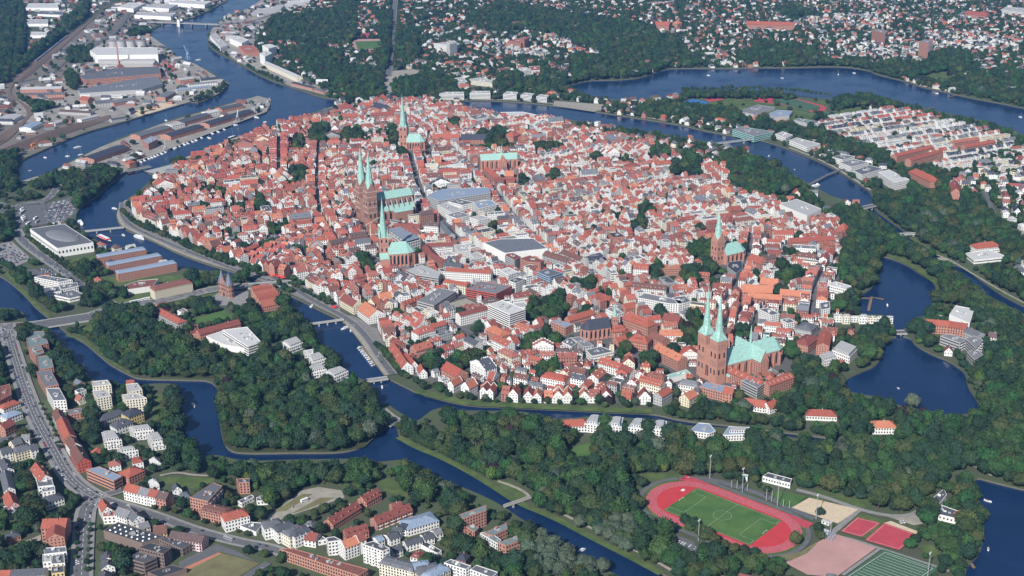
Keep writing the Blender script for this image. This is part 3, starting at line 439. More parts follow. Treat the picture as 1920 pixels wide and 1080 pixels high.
ZP_OLD = GP(OLD); sheet('old_town_pavement', ZP_OLD, 'cobble', z=.02)
# ------------------------------------------------------------------ buildings
def quadw(out, a, b, z0, z1, m, off=.06):
    """one upright pane between ground points a and b, just proud of the wall"""
    dx, dy = b[0] - a[0], b[1] - a[1]; L = math.hypot(dx, dy) + 1e-9; nx, ny = dy / L * off, -dx / L * off
    out.add([(a[0] + nx, a[1] + ny, z0), (b[0] + nx, b[1] + ny, z0), (b[0] + nx, b[1] + ny, z1), (a[0] + nx, a[1] + ny, z1)], [(0, 1, 2, 3)], m)
def windows(out, a, b, z0, z1, fl=3.1, bay=2.7, w=1.15, hh=1.55, m='glass', style='dot'):
    L = math.hypot(b[0] - a[0], b[1] - a[1]); n = max(1, int((L - .8) / bay)); nf = max(1, int((z1 - z0 + .4) / fl)); ux, uy = (b[0] - a[0]) / L, (b[1] - a[1]) / L; st = (z1 - z0) / nf
    for f in range(nf):
        zc = z0 + st * (f + .52)
        if style == 'band': quadw(out, (a[0] + ux * .6, a[1] + uy * .6), (b[0] - ux * .6, b[1] - uy * .6), zc - .75, zc + .75, m); continue
        for i in range(n):
            t = (i + .5) * L / n; quadw(out, (a[0] + ux * (t - w / 2), a[1] + uy * (t - w / 2)), (a[0] + ux * (t + w / 2), a[1] + uy * (t + w / 2)), zc - hh / 2, zc + hh / 2, m)
def house(L, W, h, rh, roof='gable', wall='wall_white_0', rf='roof_red_0', win=True, chim=1, dorm=0, step=False, r=rnd, bay=2.9, skylights=0, ends=True):
    """parts of one building, ridge along local x, standing on z=0"""
    P = {'wall': MB(), 'roof': MB()}; a, b = L / 2, W / 2; w, q = P['wall'], P['roof']
    w.add([(-a, -b, -.3), (a, -b, -.3), (a, b, -.3), (-a, b, -.3), (-a, -b, h), (a, -b, h), (a, b, h), (-a, b, h)], [(0, 1, 5, 4), (1, 2, 6, 5), (2, 3, 7, 6), (3, 0, 4, 7), (4, 5, 6, 7)], wall)
    e, t = .4, .28; ze = h - e * rh / b if b else h
    if roof in ('gable', 'half'):
        w.add([(-a, -b, h), (-a, b, h), (-a, 0, h + rh), (a, -b, h), (a, b, h), (a, 0, h + rh)], [(0, 1, 2), (4, 3, 5)], wall)
        ea = 0.05 if step else e * .7; cut = min(L * .18, W * .28) if roof == 'half' else 0
        zt = h + rh + .05
        if not cut:
            vs = []
            for dz in (0, t): vs += [(-a - ea, -b - e, ze + dz), (a + ea, -b - e, ze + dz), (a + ea, 0, zt + dz), (-a - ea, 0, zt + dz), (a + ea, b + e, ze + dz), (-a - ea, b + e, ze + dz)]
            q.add(vs, [(6, 7, 8, 9), (9, 8, 10, 11), (1, 0, 3, 2), (2, 3, 5, 4), (0, 1, 7, 6), (4, 5, 11, 10), (1, 2, 8, 7), (2, 4, 10, 8), (3, 0, 6, 9), (5, 3, 9, 11)], rf)
        else:
            zm = h + rh * .55; y = b * .45
            vs = [(-a - e, -b - e, ze), (a + e, -b - e, ze), (a + e, b + e, ze), (-a - e, b + e, ze), (-a - e, -y, zm), (a + e, -y, zm), (a + e, y, zm), (-a - e, y, zm), (-a + cut, 0, zt), (a - cut, 0, zt)]
            q.add([(x, yy, z + t) for x, yy, z in vs], [(0, 1, 5, 4), (4, 5, 9, 8), (2, 3, 7, 6), (6, 7, 8, 9), (5, 6, 9), (7, 4, 8)], rf)
        if step:
            for sx in (-1, 1):
                n = 4; pts = [(-b - .1, h - .5)]
                for i in range(n): y0 = -b - .1 + b * i / n; z1 = h + rh * (i + 1) / n + .35; pts += [(y0, z1), (y0 + b / n, z1)]
                full = pts + [(-y, z) for y, z in pts[::-1]]
                x0, x1 = (sx * a - .2, sx * a + .25) if sx > 0 else (-a - .25, -a + .2)
                m = len(full); w.add([(x0, y, z) for y, z in full] + [(x1, y, z) for y, z in full], [tuple(range(m))[::-1], tuple(range(m, 2 * m))] + [(i, (i + 1) % m, m + (i + 1) % m, m + i) for i in range(m)], wall)
    elif roof == 'hip':
        k = max(.3, min(a - .3, b * .9)) if L > W * 1.15 else a - .2; zt = h + rh; vs = [(-a - e, -b - e, h - .1), (a + e, -b - e, h - .1), (a + e, b + e, h - .1), (-a - e, b + e, h - .1), (-a + k, 0, zt), (a - k, 0, zt)]
        q.add(vs + [(x, y, z - .25) for x, y, z in vs[:4]], [(0, 1, 5, 4), (1, 2, 5), (2, 3, 4, 5), (3, 0, 4), (6, 7, 1, 0), (7, 8, 2, 1), (8, 9, 3, 2), (9, 6, 0, 3)], rf)
    elif roof == 'mansard':
        i = min(1.6, b * .4); z1 = h + min(2.8, rh * .75); z2 = h + rh; j = min(a, b) * .8
        vs = [(-a - .2, -b - .2, h), (a + .2, -b - .2, h), (a + .2, b + .2, h), (-a - .2, b + .2, h), (-a + i, -b + i, z1), (a - i, -b + i, z1), (a - i, b - i, z1), (-a + i, b - i, z1), (-a + j, 0, z2), (a - j, 0, z2)]
        q.add(vs, [(0, 1, 5, 4), (1, 2, 6, 5), (2, 3, 7, 6), (3, 0, 4, 7), (4, 5, 9, 8), (5, 6, 9), (6, 7, 8, 9), (7, 4, 8)], rf)
    else:
        p = .35; z1 = h + .7
        vs = [(-a, -b, h), (a, -b, h), (a, b, h), (-a, b, h), (-a, -b, z1), (a, -b, z1), (a, b, z1), (-a, b, z1), (-a + p, -b + p, z1), (a - p, -b + p, z1), (a - p, b - p, z1), (-a + p, b - p, z1), (-a + p, -b + p, h + .15), (a - p, -b + p, h + .15), (a - p, b - p, h + .15), (-a + p, b - p, h + .15)]
        w.add(vs, [(0, 1, 5, 4), (1, 2, 6, 5), (2, 3, 7, 6), (3, 0, 4, 7), (4, 5, 9, 8), (5, 6, 10, 9), (6, 7, 11, 10), (7, 4, 8, 11), (8, 9, 13, 12), (9, 10, 14, 13), (10, 11, 15, 14), (11, 8, 12, 15)], wall); q.add(vs[12:], [(0, 1, 2, 3)], rf)
        for _ in range(max(1, int(L * W / 120)) if L * W > 60 else 0):
            sx, sy = r.uniform(1.2, 3.2), r.uniform(1.2, 3.2)
            if L > 8 and W > 8: q.box((r.uniform(-a + 2.5, a - 2.5), r.uniform(-b + 2.5, b - 2.5), h + .1), (sx, sy, r.uniform(.6, 2.2)), r.choice(['metal', 'concrete', wall, rf]))
    if win:
        g = P['window'] = MB(); z0 = .6
        windows(g, (-a, -b), (a, -b), z0, h, bay=bay, w=1.5, hh=1.9); windows(g, (a, b), (-a, b), z0, h, bay=bay, w=1.5, hh=1.9)
        if ends: windows(g, (a, -b), (a, b), z0, h, bay=bay); windows(g, (-a, b), (-a, -b), z0, h, bay=bay)
        if roof == 'gable' and rh > 3.5:
            for sx in (-1, 1):
                for y in ((-W * .14, W * .14) if W > 7 else (0,)):
                    p0, p1 = ((a, y - .5), (a, y + .5)) if sx > 0 else ((-a, y + .5), (-a, y - .5)); quadw(g, p0, p1, h + .5, h + 1.8, 'glass', .3 if step else .06)
    if chim and roof != 'flat':
        c = P['chimney'] = MB()
        for _ in range(chim):
            x = r.uniform(-a * .8, a * .8) if roof == 'gable' else r.uniform(-a * .25, a * .25); y = r.uniform(-.2, .2) * b
            c.box((x, y, h + rh * .7 - .4), (.9, .8, rh * .3 + 1.6), r.choice(['wall_brick_0', 'wall_brick_1', 'wall_grey_0']))
    if (dorm or skylights) and roof in ('gable', 'hip', 'half', 'mansard'):
        d = P['dormer'] = MB(); sl = rh / b
        n = dorm or skylights
        for sy in (-1, 1):
            for i in range(n):
                x = -a + L * (i + .5) / n if roof == 'gable' else (-a + L * (i + 1) / (n + 1))
                if roof == 'hip': x *= .55
                if roof == 'mansard': y, z = b - .9, h + .5
                else: y = b * .55; z = h + rh * .45
                if dorm:
                    d.box((x, sy * (y + .1), z - 1.0), (1.7, 2.0, 2.1), wall); q.box((x, sy * (y + .15), z + 1.1), (2.1, 2.5, .22), rf)
                    g = P.setdefault('window', MB()); yy = sy * (y + 1.16); p0, p1 = ((x - .55, yy), (x + .55, yy)) if sy < 0 else ((x + .55, yy), (x - .55, yy)); quadw(g, p0, p1, z - .1, z + .85, 'glass', .05)
                else:
                    for f in (.3, .55):
                        yy = b * (1 - f); zz = h + rh * f + t; w2 = .5
                        d.add([(x - w2, sy * (yy + .4), zz - .4 * sl + .1), (x + w2, sy * (yy + .4), zz - .4 * sl + .1), (x + w2, sy * (yy - .4), zz + .4 * sl + .1), (x - w2, sy * (yy - .4), zz + .4 * sl + .1)], [(0, 1, 2, 3)], 'skylight')
    return P
MASS = {}
def to_mass(key, P, c, ang, z=0):
    b = MASS.setdefault(key, MB()); M = (math.cos(ang), math.sin(ang), c[0], c[1], z)
    for p in P.values(): b.merge(p, M)
STUFF_PARTS = ('window', 'dormer', 'skylight', 'balcony', 'buttress', 'roof_plant')
def to_thing(name, P, c, ang, z=0.0):
    root = empty(name, (c[0], c[1], z), ang)
    for k, p in P.items():
        if not p.f: continue
        if k == 'chimney':
            for i in range(0, len(p.v), 8): q = MB(); q.add(p.v[i:i + 8], p.f[:6], p.m[i // 8 * 6]); q.build(k, root)
        else: p.build(k, root, 'stuff' if k in STUFF_PARTS else None)
    return root
CAND = []     # generated houses: dict(kind, P-args, c, ang, size, desc)
WD = {'white': 'white', 'cream': 'cream', 'brick': 'brick', 'grey': 'grey', 'yellow': 'yellow', 'pink': 'pink', 'redpaint': 'red', 'brown': 'brown', 'blue': 'blue'}
RDS = {'red': 'red-tiled', 'vermilion': 'bright-red', 'orange': 'orange-tiled', 'brown': 'brown', 'grey': 'grey', 'light': 'pale', 'slate': 'slate', 'copper': 'copper', 'blue': 'blue-grey', 'greengrey': 'green-grey'}
def cand(kind, c, L, W, h, rh, roof, wall, rf, ang, **kw):
    CAND.append(dict(kind=kind, c=c, a=ang, args=dict(L=L, W=W, h=h, rh=rh, roof=roof, wall=wm(wall), rf=rm(rf), **kw), wall=wall, rf=rf, roof=roof)); take(c, L, W, ang)
# ------------------------------------------------------------------ individually surveyed buildings
def TT(k, pts):
    if isinstance(k, int): return T(k, *pts)
    ox, oy, s = k; return [(ox + x / s, oy + y / s) for x, y in pts]
LM = []     # landmark phrase, ground position
def ccw(p):
    a = sum(p[i][0] * p[(i + 1) % len(p)][1] - p[(i + 1) % len(p)][0] * p[i][1] for i in range(len(p)))
    return p if a > 0 else p[::-1]
def inset(p, d):
    """polygon moved in by d"""
    n = len(p); out = []
    for i in range(n):
        a, b, c = np.array(p[i - 1]), np.array(p[i]), np.array(p[(i + 1) % n]); u = (b - a) / np.linalg.norm(b - a); v = (c - b) / np.linalg.norm(c - b)
        n1, n2 = np.array([-u[1], u[0]]), np.array([-v[1], v[0]]); m = n1 + n2; L = m @ n1; m = m / max(L, .35) if np.linalg.norm(m) > .1 else n1
        out.append(tuple(b + m * d))
    return out
def done(root, label, cat, lm, pos, group=None):
    tag(root, label, cat, group)
    if lm: LM.append((lm, pos))
    return root
def flat(k, pts, h, wall, rf, label, name='apartment_block', cat='building', lm=None, style='dot', pent=0, bal=(), domes=0, fl=3.1, bay=2.9, w=1.6, hh=1.9, plant=1, base=0.0, group=None, extra=None, win='glass'):
    g = ccw(GP(TT(k, pts), h)); paint(occ, inset(g, -1.5), True); paint(bocc, g, True); cx, cy = np.mean(g, axis=0); g = [(x - cx, y - cy) for x, y in g]; n = len(g)
    W, Rf, Wi = MB(), MB(), MB(); W.prism(g, base - .3 if not base else base, h + .6, wall, top=False); q = inset(g, .4)
    W.add([(x, y, h + .6) for x, y in g] + [(x, y, h + .6) for x, y in q] + [(x, y, h) for x, y in q], [(i, (i + 1) % n, n + (i + 1) % n, n + i) for i in range(n)] + [(n + i, n + (i + 1) % n, 2 * n + (i + 1) % n, 2 * n + i) for i in range(n)], wall)
    top = inset(g, .4); tri = tessellate_polygon([[Vector((x, y, h)) for x, y in top]]); Rf.add([(x, y, h + .12) for x, y in top], [tuple(t) for t in tri], rf)
    if style:
        for i in range(n): windows(Wi, g[i], g[(i + 1) % n], base + .5, h, fl=fl, bay=bay, w=w, hh=hh, style=style, m=win)
    parts = {'wall': W, 'roof': Rf, 'window': Wi}
    A = abs(sum(g[i][0] * g[(i + 1) % n][1] - g[(i + 1) % n][0] * g[i][1] for i in range(n))) / 2
    if pent:
        p = inset(g, pent); P = MB(); P.prism(p, h, h + 2.9, wall, top=False); P.add([(x, y, h + 2.9) for x, y in p], [tuple(range(n))], 'roof_light_0'); parts['penthouse'] = P
        for i in range(n): windows(Wi, p[i], p[(i + 1) % n], h + .3, h + 2.9, bay=2.4, w=1.6, hh=1.7)
    elif plant and A > 80:
        P = MB(); d = np.array(g[1]) - np.array(g[0]); rot = math.atan2(d[1], d[0]); rr = random.Random(int(cx * 7 + cy)); xs = np.array(g)
        for _ in range(min(14, 2 + int(A / 150))):
            wt = np.array([rr.random() + .15 for _ in range(n)]); wt /= wt.sum(); x, y = wt @ xs
            P.box((x, y, h + .1), (rr.uniform(1, 4), rr.uniform(1, 3), rr.uniform(.5, 2.2)), rr.choice(['metal', 'concrete', 'roof_light_0', wall]), rot)
        parts['roof_plant'] = P
    if bal:
        B = MB()
        for e in bal:
            a, b = np.array(g[e]), np.array(g[(e + 1) % n]); L = np.linalg.norm(b - a); u = (b - a) / L; nn = np.array([u[1], -u[0]]); nf = max(1, int((h - .5) / fl)); nb = max(1, int(L / 7)); rot = math.atan2(u[1], u[0])
            for f in range(1, nf + 1):
                for i in range(nb): c = a + u * (i + .5) * L / nb + nn * .75; z = .5 + (h - .5) * f / nf - (h - .5) / nf * .98; B.box((c[0], c[1], z), (4.2, 1.5, .2), 'white_paint', rot); c2 = c + nn * .7; B.box((c2[0], c2[1], z), (4.2, .12, 1.15), 'white_paint', rot)
        parts['balcony'] = B
    if domes:
        D = MB(); a, b, c, d = (np.array(x) for x in (g + g)[:4])
        nx, ny = domes
        for i in range(nx):
            for j in range(ny): u, v = (i + .7) / (nx + .4), (j + .7) / (ny + .4); p = a * (1 - u) * (1 - v) + b * u * (1 - v) + c * u * v + d * (1 - u) * v; D.cone(p, 1.25, .7, h + .1, h + .9, 10, 'skylight')
        root = to_thing(name, {k2: v for k2, v in parts.items()}, (cx, cy), 0, 0); D.build('roof_dome', root, 'stuff')
    else: root = to_thing(name, parts, (cx, cy), 0, 0)
    if extra: extra(root, g, h)
    return done(root, label, cat, lm, (cx, cy), group)
def ridge(k, p0, p1, w, h, rh, wall, rf, label, name='house', cat='house', lm=None, roof='gable', chim=1, dorm=0, step=False, bay=2.9, skylights=0, group=None, grow=0.0, off=0.0, bal=0):
    a, b = (np.array(G(*q, h + rh)) for q in TT(k, [p0, p1])); d = b - a; L = float(np.linalg.norm(d)) + grow; ang = math.atan2(d[1], d[0]); c = (a + b) / 2 + np.array([-math.sin(ang), math.cos(ang)]) * off
    if roof in ('hip', 'mansard'): L += w * .7
    take(c, L + 3, w + 3, ang); take(c, L, w, ang, arr=bocc); P = house(L, w, h, rh, roof, wall, rf, True, chim, dorm, step, random.Random(int(a[0] * 3 + a[1])), bay, skylights)
    if bal:
        B = P['balcony'] = MB(); nf = max(1, int(h / 3)); nb = max(1, int(L / 7))
        for s in ((-1, 1) if bal == 2 else (bal,) if bal in (-1, 1) else (-1,)):
            for f in range(nf):
                for i in range(nb): x = -L / 2 + (i + .5) * L / nb; B.box((x, s * (w / 2 + .7), .6 + f * h / nf), (3.6, 1.4, .2), 'white_paint'); B.box((x, s * (w / 2 + 1.4), .6 + f * h / nf), (3.6, .1, 1.1), 'white_paint')
    return done(to_thing(name, P, c, ang), label, cat, lm, tuple(c), group)
def hipc(k, p, L, w, h, rh, ang, wall, rf, label, roof='hip', **kw):
    """building given by its roof centre, size and bearing"""
    q = TT(k, [p])[0]; c = np.array(G(*q, h + rh * .6)); name = kw.pop('name', 'house'); cat = kw.pop('cat', 'house'); lm = kw.pop('lm', None); group = kw.pop('group', None)
    take(c, L + 3, w + 3, R(ang)); take(c, L, w, R(ang), arr=bocc); P = house(L, w, h, rh, roof, wall, rf, True, kw.pop('chim', 1), kw.pop('dorm', 0), kw.pop('step', False), random.Random(int(c[0] * 3 + c[1])), kw.pop('bay', 2.9), kw.pop('skylights', 0))
    return done(to_thing(name, P, c, R(ang)), label, cat, lm, tuple(c), group)
WH, WH2, CR, BK, GY = 'wall_white_0', 'wall_white_1', 'wall_cream_0', 'wall_brick_0', 'wall_grey_0'
RD, OR, BR, GR, LT, CO = 'roof_red_0', 'roof_orange_0', 'roof_brown_0', 'roof_grey_0', 'roof_light_0', 'roof_copper_0'

def each(root, name, f):
    b = MB(); f(b); return b.build(name, root)
# ---- churches: local x runs from the towers along the nave
def church_root(name, a, b, za, zb):
    A, B = np.array(G(*a, za)), np.array(G(*b, zb)); d = B - A; ang = math.atan2(d[1], d[0]); return A, float(np.linalg.norm(d)), ang
mat('brick_dark', (.32, .175, .135), .9, .2, .4); mat('band_white', (.55, .48, .42), .9, .1, .4); mat('copper_spire', (.31, .51, .44), .6, .3, .35, bump=.1)
def spire(b, c, r, z0, z1, m='copper_spire', flare=True, n=8, rot=math.pi / 8):
    if flare:
        q = [(c[0] + sx * r * 1.0, c[1] + sy * r * 1.0) for sx, sy in ((-1, -1), (1, -1), (1, 1), (-1, 1))]; zz = z0 + (z1 - z0) * .17; rr = r * .62
        vs = [(x, y, z0) for x, y in q] + [(c[0] + rr * math.cos(rot + 2 * math.pi * i / 8), c[1] + rr * math.sin(rot + 2 * math.pi * i / 8), zz) for i in range(8)]
        fs = [(0, 1, 4 + 6, 4 + 5), (1, 2, 4 + 0, 4 + 7), (2, 3, 4 + 2, 4 + 1), (3, 0, 4 + 4, 4 + 3), (0, 4 + 5, 4 + 4), (1, 4 + 7, 4 + 6), (2, 4 + 1, 4 + 0), (3, 4 + 3, 4 + 2), tuple(range(4))[::-1]]
        b.add(vs, fs, m); b.cone(c, rr, .25, zz, z1, n, m, rot)
    else: b.cone(c, r, .25, z0, z1, n, m, rot)
    b.bar((c[0], c[1], z1 - .5), (c[0], c[1], z1 + 4), .3, 'metal')
def gables(b, c, r, z, hh, m):
    """four small triangular gables round a tower top"""
    for sx, sy in ((1, 0), (-1, 0), (0, 1), (0, -1)):
        tx, ty = -sy, sx; x, y = c[0] + sx * r, c[1] + sy * r
        vs = [(x + tx * r, y + ty * r, z), (x - tx * r, y - ty * r, z), (x, y, z + hh)]; vs += [(p[0] - sx * .9, p[1] - sy * .9, p[2]) for p in vs]
        b.add(vs, [(0, 1, 2), (5, 4, 3), (0, 2, 5, 3), (2, 1, 4, 5)], m)
def tower(root, c, r, h, top, wall, name='tower', bands=0, gable=0, flare=True, tiers=4, spn=8):
    W = MB(); W.box((c[0], c[1], -.5), (2 * r, 2 * r, h + .5), wall)
    if gable: gables(W, c, r, h, gable, wall)
    t = W.build(name, root); Wi = MB()
    for s in range(4):
        sx, sy = ((1, 0), (0, 1), (-1, 0), (0, -1))[s]; tx, ty = -sy, sx
        for k in range(tiers):
            z0 = h * (.22 + .76 * k / tiers); z1 = z0 + h * .115
            for o in ((-.45, .45) if k < 1 else (-.55, 0, .55) if k % 2 else (-.5, .5)):
                a = (c[0] + sx * r + tx * (o * r - .16 * r), c[1] + sy * r + ty * (o * r - .16 * r)); bb = (c[0] + sx * r + tx * (o * r + .16 * r), c[1] + sy * r + ty * (o * r + .16 * r)); quadw(Wi, a, bb, z0, z1, 'brick_dark' if k % 2 else 'glass', .12)
    Wi.build('louvre_window', t, 'stuff')
    if bands:
        B = MB()
        for k in range(bands): B.box((c[0], c[1], h * (.25 + .75 * (k + .9) / bands) - .8), (2 * r + .35, 2 * r + .35, .8), 'band_white')
        B.build('string_course', t)
    S_ = MB(); spire(S_, c, r * (1.08 if flare else .95), h if not gable else h + .5, top, flare=flare, n=spn); S_.build('spire', root); return t
def nave(root, x0, x1, w, h, rh, wall, rf, apse=True, name='nave', y=0.0, ww=2.2, bays=6, butt=True, z0=-.5):
    W, Rf, Wi, Bt = MB(), MB(), MB(), MB(); b = w / 2; ax = x1 + b * .85 if apse else x1
    foot = [(x0, y - b), (x1, y - b)] + ([(x1 + b * .6, y - b * .6), (ax, y), (x1 + b * .6, y + b * .6)] if apse else []) + [(x1, y + b), (x0, y + b)]
    W.prism(foot, z0, h, wall); zt = h + rh; e = .5
    if not apse: W.add([(x1, y - b, h), (x1, y + b, h), (x1, y, zt)], [(0, 1, 2)], wall)
    W.add([(x0, y - b, h), (x0, y + b, h), (x0, y, zt)], [(0, 2, 1)], wall)
    o = [(x0, y - b - e, h - .3), (x1, y - b - e, h - .3), (x1, y + b + e, h - .3), (x0, y + b + e, h - .3), (x0, y, zt + .2), (x1 - (0 if not apse else b * .1), y, zt + .2)]
    Rf.add(o, [(0, 1, 5, 4), (2, 3, 4, 5)], rf)
    if apse: a = [(x1 + b * .65, y - b * .65, h - .3), (ax + e, y, h - .3), (x1 + b * .65, y + b * .65, h - .3)]; Rf.add([o[1]] + a + [o[2], o[5]], [(0, 1, 5), (1, 2, 5), (2, 3, 5), (3, 4, 5)], rf)
    n = W.build(name, root); Rf.build('roof', n)
    for i in range(bays):
        x = x0 + (x1 - x0) * (i + .5) / bays; quadw(Wi, (x - ww / 2, y - b), (x + ww / 2, y - b), max(z0, 0) + (h - max(z0, 0)) * .2, h - (h - max(z0, 0)) * .12, 'glass', .08); quadw(Wi, (x + ww / 2, y + b), (x - ww / 2, y + b), max(z0, 0) + (h - max(z0, 0)) * .2, h * .88, 'glass', .08)
        if butt:
            xb = x0 + (x1 - x0) * (i + 1) / bays
            for s in (-1, 1): Bt.box((xb, y + s * (b + .9), -.5), (1.3, 2.0, h * .85), wall)
    if apse:
        fp = [(x1, y - b), (x1 + b * .6, y - b * .6), (ax, y), (x1 + b * .6, y + b * .6), (x1, y + b)]
        for p, q in zip(fp[:-1], fp[1:]):
            m = ((p[0] + q[0]) / 2, (p[1] + q[1]) / 2); u = np.array(q) - np.array(p); u = u / np.linalg.norm(u) * ww / 2; quadw(Wi, (m[0] - u[0], m[1] - u[1]), (m[0] + u[0], m[1] + u[1]), h * .25, h * .85, 'glass', .08)
            if butt: Bt.box((q[0] + .3, q[1], -.5), (1.5, 1.5, h * .85), wall)
    Wi.build('window', n, 'stuff')
    if Bt.f: Bt.build('buttress', n, 'stuff')
    return n
def transept(root, x, y0, y1, w, h, rh, wall, rf, name='transept'):
    P = house(abs(y1 - y0), w, h, rh, 'gable', wall, rf, True, 0, bay=4); t = None
    W = MB(); W.merge(P['wall'], (0, 1, x, (y0 + y1) / 2, 0)); t = W.build(name, root); Rr = MB(); Rr.merge(P['roof'], (0, 1, x, (y0 + y1) / 2, 0)); Rr.build('roof', t); Wi = MB(); Wi.merge(P['window'], (0, 1, x, (y0 + y1) / 2, 0)); Wi.build('window', t, 'stuff')
def fleche(root, x, y, z, h, r=1.6):
    b = MB(); b.cone((x, y), r, r, z, z + h * .3, 8, 'copper_spire'); b.cone((x, y), r * 1.25, .12, z + h * .3, z + h, 8, 'copper_spire'); b.build('ridge_turret', root)

z3 = (1240, 540, 6)
# cathedral with two towers
tn, ts = np.array(G(1240 + 495 / 6, 540 + 505 / 6, 57)), np.array(G(1240 + 661 / 6, 540 + 568 / 6, 57)); mid = (tn + ts) / 2; cr = np.array(G(1240 + 1012 / 6, 540 + 615 / 6, 35)); ch = np.array(G(1240 + 1285 / 6, 540 + 538 / 6, 35))
d = ch - mid; ang = math.atan2(d[1], d[0]); half = float(np.linalg.norm(tn - ts)) / 2; Lc = float(np.linalg.norm(cr - mid)); Lh = float(np.linalg.norm(ch - mid))
dom = empty('cathedral', (mid[0], mid[1], 0), ang); tower(dom, (0, half), 7.2, 57, 116, BK, gable=0); tower(dom, (0, -half), 7.2, 57, 116, BK, gable=0)
b = MB(); b.box((-.5, 0, -.5), (12, 2 * half - 14.0, 44), BK); b.build('west_front', dom); wn_ = MB(); [quadw(wn_, (-6.5, y + 1), (-6.5, y - 1), 6, 20, 'glass', .1) for y in (-1.6, 1.6)]; wn_.build('portal_window', dom, 'stuff')
nave(dom, 6, Lc, 27, 20, 15, BK, CO, False, bays=5, name='nave'); nave(dom, Lc, Lh - 2, 24, 21, 14, BK, CO, True, 'choir', bays=4); transept(dom, Lc, -28, 27, 13, 20, 14, BK, CO); fleche(dom, Lc, 0, 34, 24)
for i in range(2): each(dom, 'side_chapel', lambda b: (b.box((14 + i * 13, -18, 0), (10, 7, 8), BK), b.cone((14 + i * 13, -18), 6, .3, 8, 12, 4, CO, math.pi / 4)))
hb = MB(); hb.box((Lh - 2, 17, -.5), (8, 8, 21), BK); hb.cone((Lh - 2, 17), 6.4, .2, 20.5, 32, 4, CO, math.pi / 4); hb.build('choir_chapel', dom)
done(dom, 'brick cathedral with twin copper spires and a long green copper roof', 'church', 'the twin-spired cathedral', tuple(mid)); take(mid + d / 2, Lh + 40, 62, ang)
# market church with two towers and flying buttresses
z4 = (600, 270, 6); tl, tr = np.array(G(600 + 466 / 6, 270 + 478 / 6, 58)), np.array(G(600 + 560 / 6, 270 + 530 / 6, 58)); mid = (tl + tr) / 2
n0, n1 = np.array(G(600 + 725 / 6, 270 + 515 / 6, 47)), np.array(G(600 + 1015 / 6, 270 + 493 / 6, 47)); d = n1 - mid; ang = math.atan2(d[1], d[0]); Ln = float(np.linalg.norm(d)); half = float(np.linalg.norm(tl - tr)) / 2
mar = empty('market_church', (mid[0], mid[1], 0), ang); hw = max(9.5, half)
for s in (1, -1): tower(mar, (0, s * hw), 8.6, 60, 125, 'brick_dark', gable=13, flare=False, bands=5, spn=8)
b = MB(); b.box((0, 0, -.5), (14, 2 * hw - 17.2, 42), 'brick_dark'); b.build('west_front', mar)
nave(mar, 8, Ln, 16, 37, 11, 'brick_dark', CO, True, 'nave', bays=8, butt=False, ww=2.4)
for s in (-1, 1):
    a = MB(); y0, y1 = s * 8, s * 21; a.box((8 + (Ln - 8) / 2, (y0 + y1) / 2, -.5), (Ln - 10, abs(y1 - y0), 19.5), 'brick_dark'); t = a.build('side_aisle', mar); rr = MB(); x0, x1 = 9, Ln - 1
    rr.add([(x0, y1 + s * .4, 18.8), (x1, y1 + s * .4, 18.8), (x1, y0, 25), (x0, y0, 25)], [(0, 1, 2, 3)] if s > 0 else [(0, 1, 2, 3)], CO); rr.build('roof', t); fb = MB(); gw = MB()
    for i in range(8):
        x = 12 + (Ln - 14) * i / 7; fb.bar((x, y1 + s * .5, 19), (x, y0, 33), 1.3, 'wall_grey_0'); fb.box((x, y1 + s * .7, -.5), (1.5, 2, 22), 'brick_dark'); a2, b2 = ((x + 2, y1), (x + 5, y1)); quadw(gw, *((a2, b2) if s < 0 else (b2, a2)), 4, 16, 'glass', .1)
    fb.build('buttress', t, 'stuff'); gw.build('window', t, 'stuff')
b = MB(); b.box((Ln * .68, -25, -.5), (Ln * .4, 9, 18), 'brick_dark'); tt = b.build('letter_chapel', mar); b = MB(); x0, x1 = Ln * .47, Ln * .89; b.add([(x0, -30, 17.4), (x1, -30, 17.4), (x1, -25, 24), (x0, -25, 24), (x1, -20, 17.6), (x0, -20, 17.6)], [(0, 1, 2, 3), (3, 2, 4, 5), (1, 4, 2), (0, 3, 5)], CO); b.build('roof', tt)
fleche(mar, Ln * .62, 0, 47, 14, 1.3); done(mar, 'tall dark brick church with twin copper spires, white bands and flying buttresses', 'church', 'the twin-spired church by the market', tuple(mid)); take(mid + d / 2, Ln + 34, 60, ang)
# church with corner turrets south of the market
z5 = (600, 400, 6); t0 = np.array(G(600 + 712 / 6, 400 + 262 / 6, 46)); e1 = np.array(G(600 + 1035 / 6, 400 + 368 / 6, 33)); e0 = np.array(G(600 + 800 / 6, 400 + 385 / 6, 33)); d = e1 - e0; ang = math.atan2(d[1], d[0]); Ln = float(np.linalg.norm(e1 - e0)); off = e0 - t0; cs, sn = math.cos(-ang), math.sin(-ang); ox, oy = off[0] * cs - off[1] * sn, off[0] * sn + off[1] * cs
pet = empty('hall_church', (t0[0], t0[1], 0), ang); tower(pet, (0, 0), 7.0, 46, 106, BK, flare=False, bands=0, tiers=5)
[each(pet, 'corner_turret', lambda b: b.cone((sx * 6, sy * 6), 1.7, .1, 45.5, 62, 8, 'copper_spire')) for sx in (-1, 1) for sy in (-1, 1)]; nave(pet, ox - 4, ox + Ln - 6, 31, 22, 14, BK, CO, True, bays=5); b = MB(); b.box((0, -10, -.5), (15, 12, 15), BK); b.build('south_annex', pet); b = MB(); b.add([(-8, -16.5, 14.8), (8, -16.5, 14.8), (8, -7, 22), (-8, -7, 22)], [(0, 1, 2, 3)], CO); b.build('annex_roof', pet)
done(pet, 'brick church with one needle copper spire and corner turrets, broad green roof', 'church', 'the church with corner turrets', tuple(t0)); take(t0 + d * .5, Ln + 40, 44, ang)
